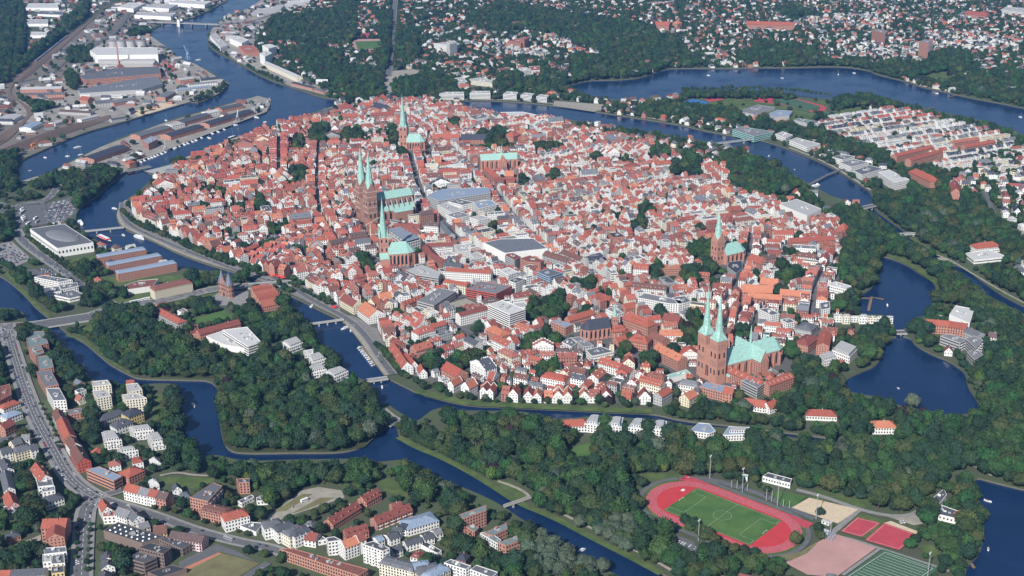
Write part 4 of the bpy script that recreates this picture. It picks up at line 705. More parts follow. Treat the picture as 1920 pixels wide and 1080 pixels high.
# church near the north gate
z8 = (640, 160, 6); t0 = np.array(G(640 + 695 / 6, 160 + 470 / 6, 46)); e1 = np.array(G(640 + 910 / 6, 160 + 555 / 6, 30)); d = e1 - t0; ang = math.atan2(d[1], d[0]); Ln = float(np.linalg.norm(d)); jak = empty('seafarers_church', (t0[0], t0[1], 0), ang)
tower(jak, (0, 0), 7.5, 48, 112, BK, flare=False, tiers=5); [each(jak, 'corner_globe', lambda b: b.cone((sx * 6, sy * 6), 2.6, 1.2, 47, 52, 8, 'copper_spire')) for sx in (-1, 1) for sy in (-1, 1)]; nave(jak, 7, Ln - 4, 28, 18, 14, BK, CO, True, bays=5)
done(jak, 'brick church with slender copper spire rising from four small copper globes', 'church', 'the slender-spired northern church', tuple(t0)); take(t0 + d / 2, Ln + 24, 36, ang)
# small church to the east
t0 = np.array(G(1280 + 200 / 3, 360 + 250 / 3, 44)); e1 = np.array(G(1280 + 328 / 3, 360 + 275 / 3, 28)); e0 = np.array(G(1280 + 243 / 3, 360 + 298 / 3, 28)); d = e1 - t0; ang = math.atan2(d[1], d[0]); Ln = float(np.linalg.norm(d)); aeg = empty('parish_church', (t0[0], t0[1], 0), ang)
tower(aeg, (0, 0), 7.2, 40, 86, BK, gable=8, flare=False, tiers=4); nave(aeg, 7, Ln - 6, 27, 16, 13, BK, CO, True, bays=4); fleche(aeg, Ln * .6, 0, 28, 13, 1.2); done(aeg, 'small brick parish church with single green spire among trees', 'church', 'the small parish church', tuple(t0)); take(t0 + d / 2, Ln + 22, 34, ang)
# friary church without tower
e0, e1 = np.array(G(640 + 780 / 3, 868 / 3, 32)), np.array(G(640 + 985 / 3, 858 / 3, 32)); d = e1 - e0; ang = math.atan2(d[1], d[0]); Ln = float(np.linalg.norm(d)); kat = empty('friary_church', (e0[0], e0[1], 0), ang); nave(kat, 0, Ln, 18, 22, 10, BK, CO, False, bays=8); transept(kat, Ln * .6, -20, 12, 13, 19, 11, BK, OR); fleche(kat, Ln * .6, 0, 31, 20, 1); done(kat, 'towerless brick church with long copper roof and small ridge spirelet', 'church', 'the towerless friary church', tuple(e0)); take(e0 + d / 2, Ln + 8, 40, ang)
# brick church with slate roof
zc = (960, 560, 6); e0, e1 = np.array(G(960 + 840 / 6, 560 + 240 / 6, 26)), np.array(G(960 + 1085 / 6, 560 + 205 / 6, 26)); d = e0 - e1; ang = math.atan2(d[1], d[0]); Ln = float(np.linalg.norm(d)); prop = empty('slate_church', (e1[0], e1[1], 0), ang)
nave(prop, 0, Ln, 19, 15, 11, BK, 'roof_slate_0', True, bays=5); tower(prop, (-9, 0), 3.4, 26, 44, BK, flare=False, tiers=3); done(prop, 'brick church with steep dark slate roof and thin brick tower', 'church', 'the slate-roofed church', tuple(e1)); take(e1 + d / 2, Ln + 24, 26, ang)

for o in (dom, mar, pet, jak, aeg, kat, prop):
    p = np.array(o.location[:2]); u = np.array([math.cos(o.rotation_euler.z), math.sin(o.rotation_euler.z)]); w = CAM[:2] - p; w /= np.linalg.norm(w); take(p + u * 28 + w * 24, 62, 22, o.rotation_euler.z)
# ---- twin towered city gate and the salt stores
g0, g1 = np.array(G(1256 / 3, 360 + 575 / 3)), np.array(G(1296 / 3, 360 + 592 / 3)); mid = (g0 + g1) / 2; d = g1 - g0; ang = math.atan2(d[1], d[0]); hs = 9.2
mat('cone_slate', (.17, .19, .23), .35, .15, .3, metal=.3); gate = empty('city_gate', (mid[0], mid[1], 0), ang)
for s in (-1, 1):
    b = MB(); b.cone((s * hs, 0), 6.0, 5.6, -.5, 20, 20, 'brick_dark'); t = b.build('round_tower', gate); [each(t, 'terracotta_band', lambda b: b.cone((s * hs, 0), 6.2, 6.2, z, z + .9, 20, 'brick_dark')) for z in (6.5, 12.5, 18.6)]; b = MB(); b.cone((s * hs, 0), 6.4, .15, 20, 38, 16, 'cone_slate'); b.bar((s * hs, 0, 37), (s * hs, 0, 41), .3, 'metal'); b.build('conical_roof', t); b = MB()
    for k in range(10):
        for z in (3, 9.5, 16): a0 = 2 * math.pi * k / 10; quadw(b, (s * hs + 5.85 * math.cos(a0 - .1), 5.85 * math.sin(a0 - .1)), (s * hs + 5.85 * math.cos(a0 + .1), 5.85 * math.sin(a0 + .1)), z, z + 2.6, 'glass', .15)
    b.build('window', t, 'stuff')
b = MB(); b.box((0, 0, -.5), (13, 9, 22), 'brick_dark'); n = 4
for sy in (-1, 1):
    pts = [(-6.5, 22)]; 
    for i in range(3): pts += [(-6.5 + i * 2.2, 24 + i * 2.6), (-6.5 + i * 2.2 + 2.2, 24 + i * 2.6)]
    full = pts + [(-x, z) for x, z in pts[::-1]]; m = len(full); y0, y1 = sy * 4.5 - .4, sy * 4.5 + .4; b.add([(x, y0, z) for x, z in full] + [(x, y1, z) for x, z in full], [tuple(range(m)), tuple(range(m, 2 * m))[::-1]] + [(i, (i + 1) % m, m + (i + 1) % m, m + i) for i in range(m)], 'brick_dark')
b.add([(-6.4, -4.3, 22.2), (6.4, -4.3, 22.2), (6.4, 4.3, 22.2), (-6.4, 4.3, 22.2), (-6, 0, 27), (6, 0, 27)], [(0, 1, 5, 4), (2, 3, 4, 5)], 'roof_slate_0'); b.build('middle_block', gate); b = MB(); [quadw(b, (x - .6, -4.5), (x + .6, -4.5), z, z + 2.4, 'glass', .12) for x in (-4, -2, 0, 2, 4) for z in (10, 16)]; quadw(b, (-1.8, -4.5), (1.8, -4.5), 0, 6, 'black', .12); b.build('window', gate, 'stuff')
done(gate, 'brick city gate with two round towers under grey cone roofs', 'city gate', 'the twin-towered city gate', tuple(mid)); take(mid, 40, 16, ang)
zs = (240, 380, 6)
for i, ((x0, y0), (x1, y1)) in enumerate((((1385, 945), (1590, 910)), ((1400, 975), (1625, 930)), ((1420, 1005), (1650, 955)), ((1440, 1035), (1680, 985)), ((1465, 1070), (1705, 1020)), ((1490, 1105), (1730, 1055)))):
    ridge(zs, (x0, y0), (x1, y1), 8.2, 9.5 - (i % 3) * .6, 8, BK, ROOFS and f'roof_red_{i % 3}', ['northernmost gabled brick salt store, beside the city gate', 'second brick salt store in the row, narrow gable', 'third brick salt store in the row, wide red roof', 'fourth brick salt store in the row, low gable', 'fifth brick salt store in the row by the river', 'southernmost brick salt store at the end of the row'][i], 'salt_store', 'warehouse', 'the brick salt stores' if i == 2 else None, chim=0, step=True, group='gabled brick salt stores by the bridge')
# ---- lower left quarter
za, zb7, zb8, zb9 = (160, 700, 6), (0, 900, 6), (320, 900, 6), (600, 900, 6)
CRM = 'wall_cream_1'
for p, lab in (([(70, 95), (250, 78), (290, 130), (85, 150)], 'cream apartment block at the far end of the pond-side estate'), ([(80, 195), (235, 185), (290, 255), (135, 285)], 'cream apartment tower with round balconies beside the estate road'), ([(455, 125), (585, 112), (640, 185), (495, 215)], 'cream apartment block with roof terrace close to the pond lawn'), ([(410, 245), (570, 222), (690, 280), (460, 305)], 'broad cream apartment block before the dark-roofed orange brick villa')):
    flat(za, p, 16, CRM, LT, lab, lm='the cream estate blocks' if 'tower' in lab else None, bal=(1,), group='cream apartment blocks by the pond')
for p, lab in (([(490, 612), (720, 585), (770, 645), (545, 672)], 'white apartment block with penthouse behind the front pair'), ([(180, 668), (335, 650), (410, 755), (215, 778)], 'white apartment block with penthouse on the road side of the estate'), ([(355, 850), (545, 828), (595, 870), (385, 905)], 'white apartment block with stacked balconies in front of the estate'), ([(690, 690), (830, 670), (900, 765), (740, 790)], 'white apartment block with balconies closest to the pond trees')):
    flat(za, p, 9.5, WH2, 'roof_light_0', lab, pent=2.2, bal=(0, 1), lm='the white penthouse blocks' if 'front of' in lab else None, group='white penthouse apartment blocks by the pond')
hipc(za, (285, 445), 30, 13, 8, 5, 14, GY, 'roof_grey_1', 'long pale villa with dark hipped roof between the cream blocks', 'hip', dorm=0); hipc(za, (400, 535), 21, 15, 9, 6, 14, WH2, 'roof_grey_1', 'square white villa with dark hipped roof and dormers', 'hip', dorm=1, lm='the square white villa'); hipc(za, (525, 410), 19, 17, 12, 6, 14, 'wall_yellow_0', 'roof_slate_0', 'orange brick villa with dark pyramid roof', 'hip', lm='the orange brick villa')
flat(4, [(140, 790), (245, 783), (272, 850), (160, 878)], 14, BK, 'roof_greengrey_0', 'long brick office with green-grey roof beside the moat, northern block', 'office_block', lm='the moat-side brick office', base=0); flat(4, [(160, 880), (230, 862), (250, 905), (200, 925)], 13, BK, 'roof_greengrey_0', 'middle wing of the brick office beside the moat', 'office_block'); flat(4, [(205, 928), (285, 918), (302, 985), (220, 1003)], 13, BK, 'roof_greengrey_0', 'southern brick office wing with terrace on green-grey roof', 'office_block')
flat(4, [(205, 1012), (285, 1000), (330, 1085), (255, 1098)], 13, BK, 'roof_grey_3', 'brick office block with long plain grey roof', 'office_block'); flat(7, [(258, 25), (335, 25), (372, 92), (300, 95)], 15, WH2, 'roof_grey_3', 'grey-roofed block with white side and brick end wall', 'office_block', lm='the white-sided grey block'); flat(7, [(372, 150), (455, 135), (480, 160), (380, 175)], 7, BK, 'roof_grey_3', 'low brick annex with grey flat roof', 'annex')
ridge(7, (318, 135), (340, 178), 12, 12, 5, GY, BR, 'brown-roofed street house at the head of the red terrace'); ridge(7, (345, 182), (392, 282), 13, 12, 5, BK, 'roof_red_0', 'red-roofed brick terrace along the main road', lm='the red roadside terrace'); ridge(7, (395, 290), (425, 330), 13, 11, 6, WH, BR, 'white gabled house with brown roof on the main road'); ridge(7, (425, 340), (470, 415), 14, 11, 6, 'wall_redpaint_0', BR, 'brown-roofed house with bright red gable wall', lm='the red-gabled house')
flat(7, [(485, 482), (560, 466), (688, 520), (640, 548)], 12, BK, 'roof_blue_0', 'curved blue-grey-roofed office with brick inset front', 'office_block', lm='the blue-grey office', style='band'); hipc(7, (738, 478), 20, 18, 10, 5, 20, BK, 'roof_red_0', 'round brick pavilion under a red hipped roof', 'hip', lm='the round brick pavilion')
flat(7, [(0, 15), (55, 0), (65, 60), (0, 95)], 12, BK, 'roof_brown_1', 'brick block with brown roof at the road bend', 'house'); ridge(7, (0, 225), (60, 195), 14, 11, 5, BK, 'roof_red_3', 'dark red-roofed brick house left of the side street'); hipc(7, (60, 158), 20, 15, 8, 4, 20, WH, 'roof_blue_0', 'white house with blue-grey hipped roof beside the main road', 'hip'); hipc(7, (50, 105), 22, 12, 7, 4, 20, WH2, 'roof_red_0', 'white house with low red roof at the bend', 'hip')
for q0, q1, w, rf, lab in (((60, 320), (110, 300), 12, 'roof_grey_0', 'grey-roofed cream house at the side-street corner'), ((120, 285), (165, 280), 12, 'roof_grey_2', 'pale grey-roofed house next to the main road'), ((95, 355), (150, 340), 12, 'roof_grey_0', 'cream house with grey mansard behind the corner house'), ((165, 345), (205, 335), 11, 'roof_grey_1', 'dark-roofed house facing the main road'), ((0, 365), (60, 350), 13, 'roof_grey_1', 'dark-roofed house at the frame edge of the side street')):
    ridge(7, q0, q1, w, 10, 4.5, CR if 'cream' in lab else WH2, rf, lab, roof='mansard' if 'mansard' in lab else 'gable')
ridge(7, (200, 440), (255, 510), 13, 13, 6, WH2, 'roof_red_0', 'white town house with steep bright red roof', lm='the steep red-roofed town house', dorm=2); flat(7, [(200, 525), (285, 515), (302, 570), (215, 580)], 12, WH, 'roof_grey_0', 'white flat-roofed house beside the red-roofed town house', 'house'); flat(7, [(232, 590), (308, 575), (310, 600), (240, 610)], 13, WH, 'roof_grey_3', 'white house with tall blank front', 'house'); hipc(7, (290, 632), 19, 15, 8, 3, 10, WH, 'roof_grey_1', 'white cube house with grey roof at the junction', 'hip', lm='the white cube house')
ridge(7, (20, 415), (45, 470), 11, 10, 4, WH2, 'roof_grey_1', 'dark-roofed row house at the left edge'); ridge(7, (25, 480), (50, 580), 11, 10, 4, WH2, 'roof_grey_0', 'long grey-roofed row house at the left edge'); ridge(7, (45, 600), (75, 665), 12, 9, 5, 'wall_pink_0', 'roof_red_0', 'pink gabled house with red roof at the left edge', lm='the pink gabled house'); flat(7, [(20, 690), (130, 690), (140, 720), (30, 725)], 7, WH, 'roof_grey_1', 'low white house with dark roof below the pink one', 'house')
ridge(7, (240, 760), (378, 755), 18, 15, 5, 'wall_brick_0', 'roof_red_0', 'large red brick school with red roof and front wing', 'school_building', 'school', 'the red brick school', chim=3); ridge(7, (310, 790), (305, 842), 17, 14.5, 5, 'wall_brick_0', 'roof_red_1', 'projecting front wing of the red brick school', 'school_wing', 'school', chim=0); hipc(7, (65, 842), 13, 11, 6, 2, 8, BK, 'roof_grey_1', 'small brick outbuilding with dark roof in the school yard', 'hip')
for p, h, rf, lab in (([(245, 925), (370, 915), (375, 945), (250, 960)], 11, 'roof_grey_3', 'white terrace house with dark glazed roof behind the school'), ([(295, 965), (360, 955), (365, 1010), (290, 1015)], 10, 'roof_grey_0', 'flat grey-roofed house in the white terrace'), ([(240, 960), (290, 955), (288, 1000), (240, 1005)], 9, 'roof_light_0', 'white house with balconies in the terrace'), ([(290, 1030), (360, 1022), (362, 1060), (290, 1068)], 9, 'roof_grey_1', 'orange-fronted house closing the white terrace')): flat(7, p, h, WH if 'orange' not in lab else 'wall_yellow_0', rf, lab, 'terrace_house', 'house')
ridge(7, (-40, 1050), (60, 1047), 11, 8, 4, WH, 'roof_red_0', 'red-roofed end of the low terrace at the bottom edge'); ridge(7, (65, 1045), (260, 1035), 11, 8, 4, WH, 'roof_grey_1', 'dark-roofed stretch of the low terrace at the bottom edge', lm='the low bottom terrace')
ridge(7, (600, 940), (605, 975), 12, 7, 4, WH, 'roof_grey_1', 'small white gabled house with dark roof across the avenue', lm='the small white gabled houses'); ridge(7, (600, 985), (605, 1015), 12, 7, 4, WH, 'roof_grey_1', 'second white gabled house with dark roof across the avenue'); ridge(7, (585, 1045), (590, 1085), 12, 7, 4, WH, 'roof_grey_1', 'white gabled house at the bottom edge across the avenue')
flat(zb7, [(1165, 572), (1330, 478), (1850, 640), (1600, 715)], 9, 'wall_brown_0', 'dark_roof', 'large dark flat hall with rows of white roof domes', 'sports_hall', 'hall', lm='the domed dark hall', domes=(4, 6) if False else (3, 7), style=None); flat(zb7, [(1560, 765), (1700, 708), (1925, 770), (1840, 835)], 15, 'wall_brown_0', 'dark_roof', 'tall brown school block behind the domed hall', 'school_block', 'school'); flat(zb7, [(1428, 885), (1560, 812), (1765, 872), (1620, 938)], 12, 'wall_brown_0', 'roof_grey_1', 'lower brown school block with ribbon windows', 'school_block', 'school', style='band'); flat(zb7, [(1770, 660), (1860, 640), (2160, 720), (2050, 780)], 8, 'wall_brown_0', 'roof_grey_1', 'flat annex joining the dark hall to the brown block', 'school_block', 'school'); flat(zb7, [(1660, 1040), (1940, 960), (2100, 1000), (1800, 1100)], 5, 'wall_brown_0', 'dark_roof', 'low entrance wing with white domes in front of the brown block', 'school_block', 'school', style=None)
ridge(7, (715, 558), (790, 578), 13, 11, 5, WH, 'roof_red_0', 'white apartment house with red roof and round balconies', lm='the white red-roofed apartments'); ridge(7, (792, 578), (845, 592), 13, 11, 5, WH, 'roof_grey_2', 'white apartment house with grey roof in the corner row'); ridge(7, (848, 588), (893, 600), 13, 11.5, 5, WH, 'roof_red_1', 'white apartment house with ornate gable and red roof'); ridge(7, (897, 600), (950, 612), 13, 11.5, 5, BK, 'roof_brown_2', 'brick apartment house ending the corner row')
ridge(7, (575, 645), (600, 690), 10, 10, 5, WH, 'roof_red_0', 'narrow white corner house with red roof at the junction'); flat(7, [(575, 715), (640, 705), (650, 745), (580, 750)], 8, WH, 'roof_red_2', 'white house with low red roofs south of the corner house', 'house'); ridge(7, (665, 690), (735, 715), 13, 10, 5, WH, 'roof_grey_2', 'white gabled apartment house with grey roof on the side street'); ridge(7, (730, 690), (775, 740), 12, 10, 5, WH, 'roof_grey_0', 'grey-roofed cross wing of the white apartment house'); ridge(7, (775, 790), (830, 770), 10, 7, 4, WH, 'roof_grey_2', 'small white house behind the dark hall'); ridge(7, (860, 800), (935, 790), 12, 7, 6, 'wall_yellow_0', BR, 'yellow brick villa with brown cross gables', roof='gable', chim=2)
flat(zb8, [(215, 198), (480, 32), (580, 72), (420, 245)], 18, BK, 'roof_grey_0', 'six-storey brick and white block with balcony front', lm='the six-storey balcony block', bal=(0, 1)); ridge(zb8, (420, 270), (615, 315), 14, 10.5, 4.5, BK, BR, 'brick apartment row with brown mansard beside the balcony block', roof='mansard', dorm=4); ridge(zb8, (640, 370), (800, 330), 15, 12, 5, WH, 'roof_red_0', 'white gabled apartment house with bright red roof', roof='mansard', dorm=2, lm='the white red-mansard house'); flat(zb8, [(780, 520), (850, 470), (1055, 490), (960, 590)], 4, WH, 'roof_grey_0', 'low market with large dark flat roof', 'shop', 'shop', lm='the low dark-roofed market', style=None)
for p0, p1, rf, lab in (((1085, 470), (1190, 445), 'roof_grey_0', 'ornate white villa house with grey roof, western one'), ((1215, 510), (1330, 470), 'roof_grey_1', 'ornate white villa house with twin gables, second one'), ((1330, 560), (1430, 510), 'roof_grey_0', 'cream ornate house with twin gables, third one'), ((1400, 560), (1500, 520), 'roof_grey_1', 'grey-roofed rear wing of the ornate house row')): ridge(zb8, p0, p1, 13, 12, 4, CRM if 'cream' in lab else WH, rf, lab, roof='mansard', dorm=2, group='ornate white houses along the street', lm='the ornate white houses' if 'second' in lab else None)
ridge(zb8, (1530, 580), (1660, 600), 14, 7, 5, WH, 'roof_red_3', 'white gabled hall with dark red roof', lm='the red-roofed gabled hall'); flat(zb8, [(1600, 650), (1700, 630), (1760, 670), (1650, 690)], 5, WH, 'roof_grey_2', 'low white flat building behind the gabled hall', 'house')
ridge(zb8, (10, 570), (380, 630), 13, 9.5, 4, 'wall_pink_0', 'roof_brown_2', 'pink and white apartment row with brown roof and balconies', lm='the pink apartment row', bal=-1); flat(zb8, [(735, -10), (890, -15), (885, 30), (770, 35)], 13, BK, 'roof_grey_1', 'tall orange brick villa with grey roof in the trees', 'villa', 'house', lm='the tall brick villa'); flat(zb8, [(755, 240), (910, 170), (940, 190), (800, 265)], 5, WH, 'roof_grey_1', 'modern low white house with dark roof in the gardens', 'house'); flat(zb8, [(960, 200), (1080, 180), (1090, 230), (970, 240)], 5, WH, 'roof_grey_0', 'white bungalow with grey roof beside the modern house', 'house')
flat((0, 0, 1), [(524, 1030), (549, 1029), (690, 1068), (672, 1080)], 11, BK, 'roof_brown_1', 'long brick depot with white garage doors along its foot', 'depot', 'depot', lm='the brick depot', domes=None, style='dot')
# terraces and works by the river, bottom centre
for p0, p1, lab in (((90, 440), (410, 240), 'long brick terrace with red roof and white dormers'), ((470, 190), (640, 95), 'short brick terrace with red roof nearest the park'), ((600, 420), (1000, 262), 'longest brick terrace with red roof and balconies'), ((270, 560), (520, 495), 'brick terrace with red roof behind the orange-roofed house'), ((800, 262), (905, 235), 'small brick house with red gable beside the longest terrace')): ridge(zb9, p0, p1, 13, 7, 5, BK, 'roof_red_3', lab, 'terrace_row', 'terrace', roof='gable', dorm=4 if 'small' not in lab else 0, group='red-roofed brick terraces', lm='the red-roofed brick terraces' if 'longest brick' in lab else None, bal=-1 if 'longest' in lab else 0)
ridge(zb9, (1010, 455), (1215, 395), 20, 8, 3, WH, 'roof_blue_0', 'white apartment house with shiny pale blue-grey hipped roof', roof='hip', lm='the pale blue-roofed house')
for p0, p1, w, rf, lab in (((620, 650), (690, 620), 11, 'roof_blue_0', 'white gabled house with light metal roof'), ((750, 620), (860, 580), 13, 'roof_grey_1', 'white row house with three dark roof bays'), ((900, 490), (990, 500), 13, 'roof_slate_0', 'white house with nearly black roof'), ((830, 520), (930, 540), 10, 'roof_grey_1', 'grey-roofed house behind the row'), ((800, 770), (900, 730), 10, 'roof_grey_1', 'white house with dark roof behind the balcony tower'), ((950, 690), (1130, 640), 10, 'roof_grey_1', 'grey low house in the yard lane'), ((1150, 620), (1260, 590), 12, 'roof_grey_1', 'white workshop with dark grey roof'), ((1270, 570), (1350, 540), 11, 'roof_grey_2', 'white workshop with lighter roof at the lane end')): ridge(zb9, p0, p1, w, 7, 2.5, WH, rf, lab, lm='the white yard houses' if 'three' in lab else None)
flat(zb9, [(1100, 710), (1190, 690), (1370, 800), (1320, 830)], 4, WH, 'dark_roof', 'long low workshop with black solar roof', 'workshop', 'workshop', style=None, lm='the black-roofed workshop')
ridge(zb9, (240, 690), (405, 630), 12, 13, 5, WH, OR, 'white gabled corner house with bright orange roof', lm='the bright orange-roofed house', dorm=0, step=True); flat(zb9, [(70, 655), (160, 640), (240, 680), (90, 700)], 15, WH2, 'roof_grey_1', 'white apartment house with balconies left of the orange roof', bal=(0,)); ridge(zb9, (420, 620), (490, 600), 12, 14, 4, WH, 'roof_red_3', 'white gabled house with dark red roof by the balcony tower')
flat(zb9, [(480, 720), (620, 690), (785, 770), (700, 800), (690, 790)] if False else [(480, 725), (600, 690), (785, 770), (705, 805)], 19, WH2, 'roof_grey_1', 'seven-storey balcony tower with red centre stripe and red end wall', 'apartment_tower', bal=(0, 3), lm='the balcony tower')
for p0, p1, rf, lab in (((750, 870), (1040, 945), 'roof_grey_0', 'cream stucco apartment row with grey roof'), ((1040, 940), (1190, 920), 'roof_blue_0', 'stucco house with pale metal roof'), ((1130, 985), (1290, 945), 'roof_grey_0', 'stucco house with gabled bay and grey roof'), ((1230, 1040), (1370, 960), 'roof_blue_0', 'white stucco house with metal mansard at the street corner')): ridge(zb9, p0, p1, 13, 13, 4, CRM, rf, lab, roof='mansard', dorm=2, group='stucco apartment row', lm='the cream stucco row' if 'cream' in lab else None)
flat(zb9, [(1395, 935), (1470, 895), (1700, 970), (1640, 1010)], 13, WH, 'roof_grey_0', 'white balcony apartment block at the bottom, western half', bal=(0, 3)); flat(zb9, [(1690, 1010), (1760, 960), (2000, 1040), (1930, 1100)], 13, WH, 'roof_grey_0', 'white balcony apartment block at the bottom, eastern half', bal=(0, 3), lm='the bottom balcony blocks')
flat(8, [(640, 745), (815, 682), (815, 712), (690, 757)], 17, BK, 'roof_greengrey_0', 'tall brick slab with green metal roof beside the river', 'office_block', lm='the tall green-roofed slab'); flat(8, [(800, 840), (930, 783), (935, 815), (850, 855)], 8, BK, 'roof_greengrey_0', 'middle brick wing with green metal roof', 'office_block'); flat(8, [(885, 893), (1040, 838), (1046, 865), (925, 912)], 9, BK, 'roof_greengrey_0', 'riverside brick wing with green metal roof', 'office_block', lm='the riverside brick wing'); flat(8, [(700, 805), (730, 785), (775, 810), (750, 835)], 7, BK, 'roof_greengrey_0', 'short brick link with green metal roof', 'office_block'); flat(8, [(780, 840), (830, 830), (900, 880), (880, 900)], 7, WH2, 'roof_greengrey_0', 'glazed link between the green-roofed wings', 'office_block')
# ---- west of the river
flat(4, [(168, 208), (362, 180), (525, 285), (322, 318)], 15, WH, 'roof_grey_0', 'white concert hall with grey oval dome on a flat roof', 'concert_hall', 'concert hall', lm='the white concert hall', bay=5, w=2.5, hh=4, fl=12)
c = np.array(G(350 / 3, 360 + 245 / 3, 16)); b = MB(); ax = np.array(G(450 / 3, 360 + 285 / 3, 16)) - np.array(G(250 / 3, 360 + 205 / 3, 16)); a0 = math.atan2(ax[1], ax[0]); n = 16
rings = [(1, .3), (.85, 2.2), (.6, 3.6), (.3, 4.3)]; vs = [(r * 42 * math.cos(2 * math.pi * i / n), r * 19 * math.sin(2 * math.pi * i / n), z) for r, z in rings for i in range(n)]
b.add(vs, [(k * n + i, k * n + (i + 1) % n, (k + 1) * n + (i + 1) % n, (k + 1) * n + i) for k in range(3) for i in range(n)] + [tuple(range(3 * n, 4 * n))], 'roof_grey_2'); o = b.build('oval_dome', [x for x in COL.objects if x.name == 'concert_hall'][0]); pr = o.parent; o.location = (c[0] - pr.location.x, c[1] - pr.location.y, 15.1); o.rotation_euler = (0, 0, a0)
for (p0, p1), lab in zip((((565, 352), (795, 312)), ((620, 397), (880, 347)), ((675, 442), (965, 388))), ('northern barrel-roofed brick office slab by the river', 'middle barrel-roofed brick office slab by the river', 'southern barrel-roofed brick office slab by the river')):
    ridge(4, p0, p1, 15, 13, 2.2, BK, 'roof_blue_0', lab, 'office_slab', 'office', roof='mansard', bay=3.2, group='three barrel-roofed office slabs', lm='the barrel-roofed slabs' if 'middle' in lab else None, chim=0)
for p, h, lab in (([(192, 480), (250, 470), (408, 495), (330, 508)], 13, 'white hotel wing with grey roof beside the moat'), ([(240, 540), (330, 530), (345, 560), (255, 570)], 9, 'low white hotel wing with dark roof'), ([(330, 525), (435, 510), (440, 530), (345, 550)], 10, 'zigzag white hotel wing facing the avenue'), ([(300, 580), (400, 545), (480, 580), (390, 600)], 6, 'low white conference wing of the hotel')): flat(4, p, h, WH, 'roof_grey_0', lab, 'hotel_wing', 'hotel', style='band' if 'conference' in lab else 'dot', lm='the white hotel' if 'moat' in lab else None)
flat(4, [(702, 525), (780, 500), (890, 490), (860, 530), (720, 550)], 8, WH2, 'roof_brown_1', 'flat brown-roofed hall behind the avenue trees', 'hall', 'hall', style=None); ridge(4, (880, 525), (1040, 490), 20, 14, 5, CR, 'roof_brown_1', 'cream office with long brown mansard roof near the city gate', 'office_block', 'office', roof='mansard', dorm=8, lm='the cream mansard office')
ridge(4, (890, 648), (1015, 712), 14, 11, 4, GY, 'roof_red_0', 'long hip-roofed school with bright red roof by the park', 'school_building', 'school', roof='hip', dorm=2, lm='the long red hip-roofed school'); ridge(4, (1110, 775), (1340, 715), 14, 8, 5, BK, 'roof_red_3', 'brick row with dark red mansard along the playing field', 'school_building', 'school', roof='gable', lm='the dark red row'); flat(4, [(1065, 755), (1110, 745), (1125, 800), (1075, 800)], 6, BK, 'roof_red_3', 'brick end pavilion of the dark red row', 'annex')
flat(4, [(1160, 812), (1255, 780), (1420, 850), (1380, 880), (1260, 860)], 8, WH, 'roof_light_1', 'white angular museum wing with sloping roof', 'museum_wing', 'museum', lm='the white angular museum', style=None); flat(4, [(1250, 778), (1390, 760), (1470, 845), (1395, 870)], 14, WH, 'roof_light_1', 'white folded museum block with pale roof', 'museum_block', 'museum', style='band')
for p, lab in (([(1588, 845), (1670, 818), (1705, 850), (1630, 878)], 'white flat-roofed villa block by the river footbridge'), ([(1705, 895), (1785, 880), (1795, 905), (1715, 920)], 'small white pavilion between the riverside villas'), ([(1735, 925), (1800, 905), (1835, 940), (1755, 965)], 'white stacked villa block, northern of the riverside pair'), ([(1738, 985), (1810, 965), (1838, 1000), (1750, 1020)], 'white stacked villa block, southern of the riverside pair'), ([(1832, 1010), (1915, 985), (1960, 1010), (1880, 1045)], 'white terraced villa block at the wood edge')): flat(4, p, 8 if 'pavilion' not in lab else 4, WH, 'roof_light_1', lab, 'villa', 'villa', pent=2.0 if 'pavilion' not in lab else 0, bal=(0,), lm='the white riverside villas' if 'northern' in lab else None, group='white flat-roofed villas by the river')
ridge(4, (0, 740), (75, 738), 6, 3, 1, WH, 'roof_light_1', 'long white canopy at the moat edge', 'canopy', 'canopy') if False else None
# ---- old town blocks
flat(5, [(825, 635), (905, 610), (1035, 660), (945, 690)], 25, WH, 'roof_light_1', 'white seven-storey office with red end wall', 'office_tower', 'office', style='band', lm='the white office tower'); flat(5, [(940, 755), (1030, 720), (1060, 735), (960, 770)], 10, WH2, 'roof_red_3', 'low office with dark red roof beneath the white tower', 'office_block'); ridge(5, (655, 680), (815, 640), 14, 14, 3, WH, 'roof_red_3', 'white school block with dark red roof and orange end', 'school_block', 'school', chim=0, lm='the white school block')
flat(5, [(425, 615), (555, 540), (645, 560), (520, 640)], 12, GY, 'roof_grey_2', 'grey concrete school with pink end and louvred front', 'school_block', 'school', style='band', lm='the grey concrete school'); flat(5, [(365, 440), (450, 410), (560, 455), (545, 485), (420, 465)], 14, GY, 'roof_light_0', 'curved parking garage with white bands and rooftop cars', 'parking_garage', 'garage', style='band', lm='the curved parking garage')
ridge(5, (590, 425), (845, 440), 15, 17, 3, WH, 'roof_red_0', 'long white office slab with orange-red roof', 'office_slab', 'office', chim=0, lm='the long white office slab'); ridge(5, (585, 488), (715, 512), 13, 13, 3, CRM, 'roof_red_0', 'cream office wing with red roof in front of the white slab', 'office_slab', 'office', chim=0); flat(5, [(700, 545), (800, 505), (960, 530), (870, 575)], 13, 'wall_redpaint_0', 'roof_grey_2', 'red-fronted hall with blue glass side and grey roof', 'hall', 'hall', style='band', lm='the red-fronted hall')
flat(5, [(885, 440), (940, 425), (995, 450), (940, 470)], 16, WH, 'roof_light_1', 'white cube office beside the office slab', 'office_block'); flat(5, [(940, 500), (990, 480), (1035, 490), (980, 515)], 14, WH, 'roof_grey_1', 'white office with dark flat roof', 'office_block'); flat(5, [(1100, 450), (1165, 432), (1245, 455), (1170, 480)], 20, 'wall_blue_0', 'roof_grey_0', 'blue-grey glass office block at the crossing', 'office_block', 'office', style='band', lm='the blue glass office')
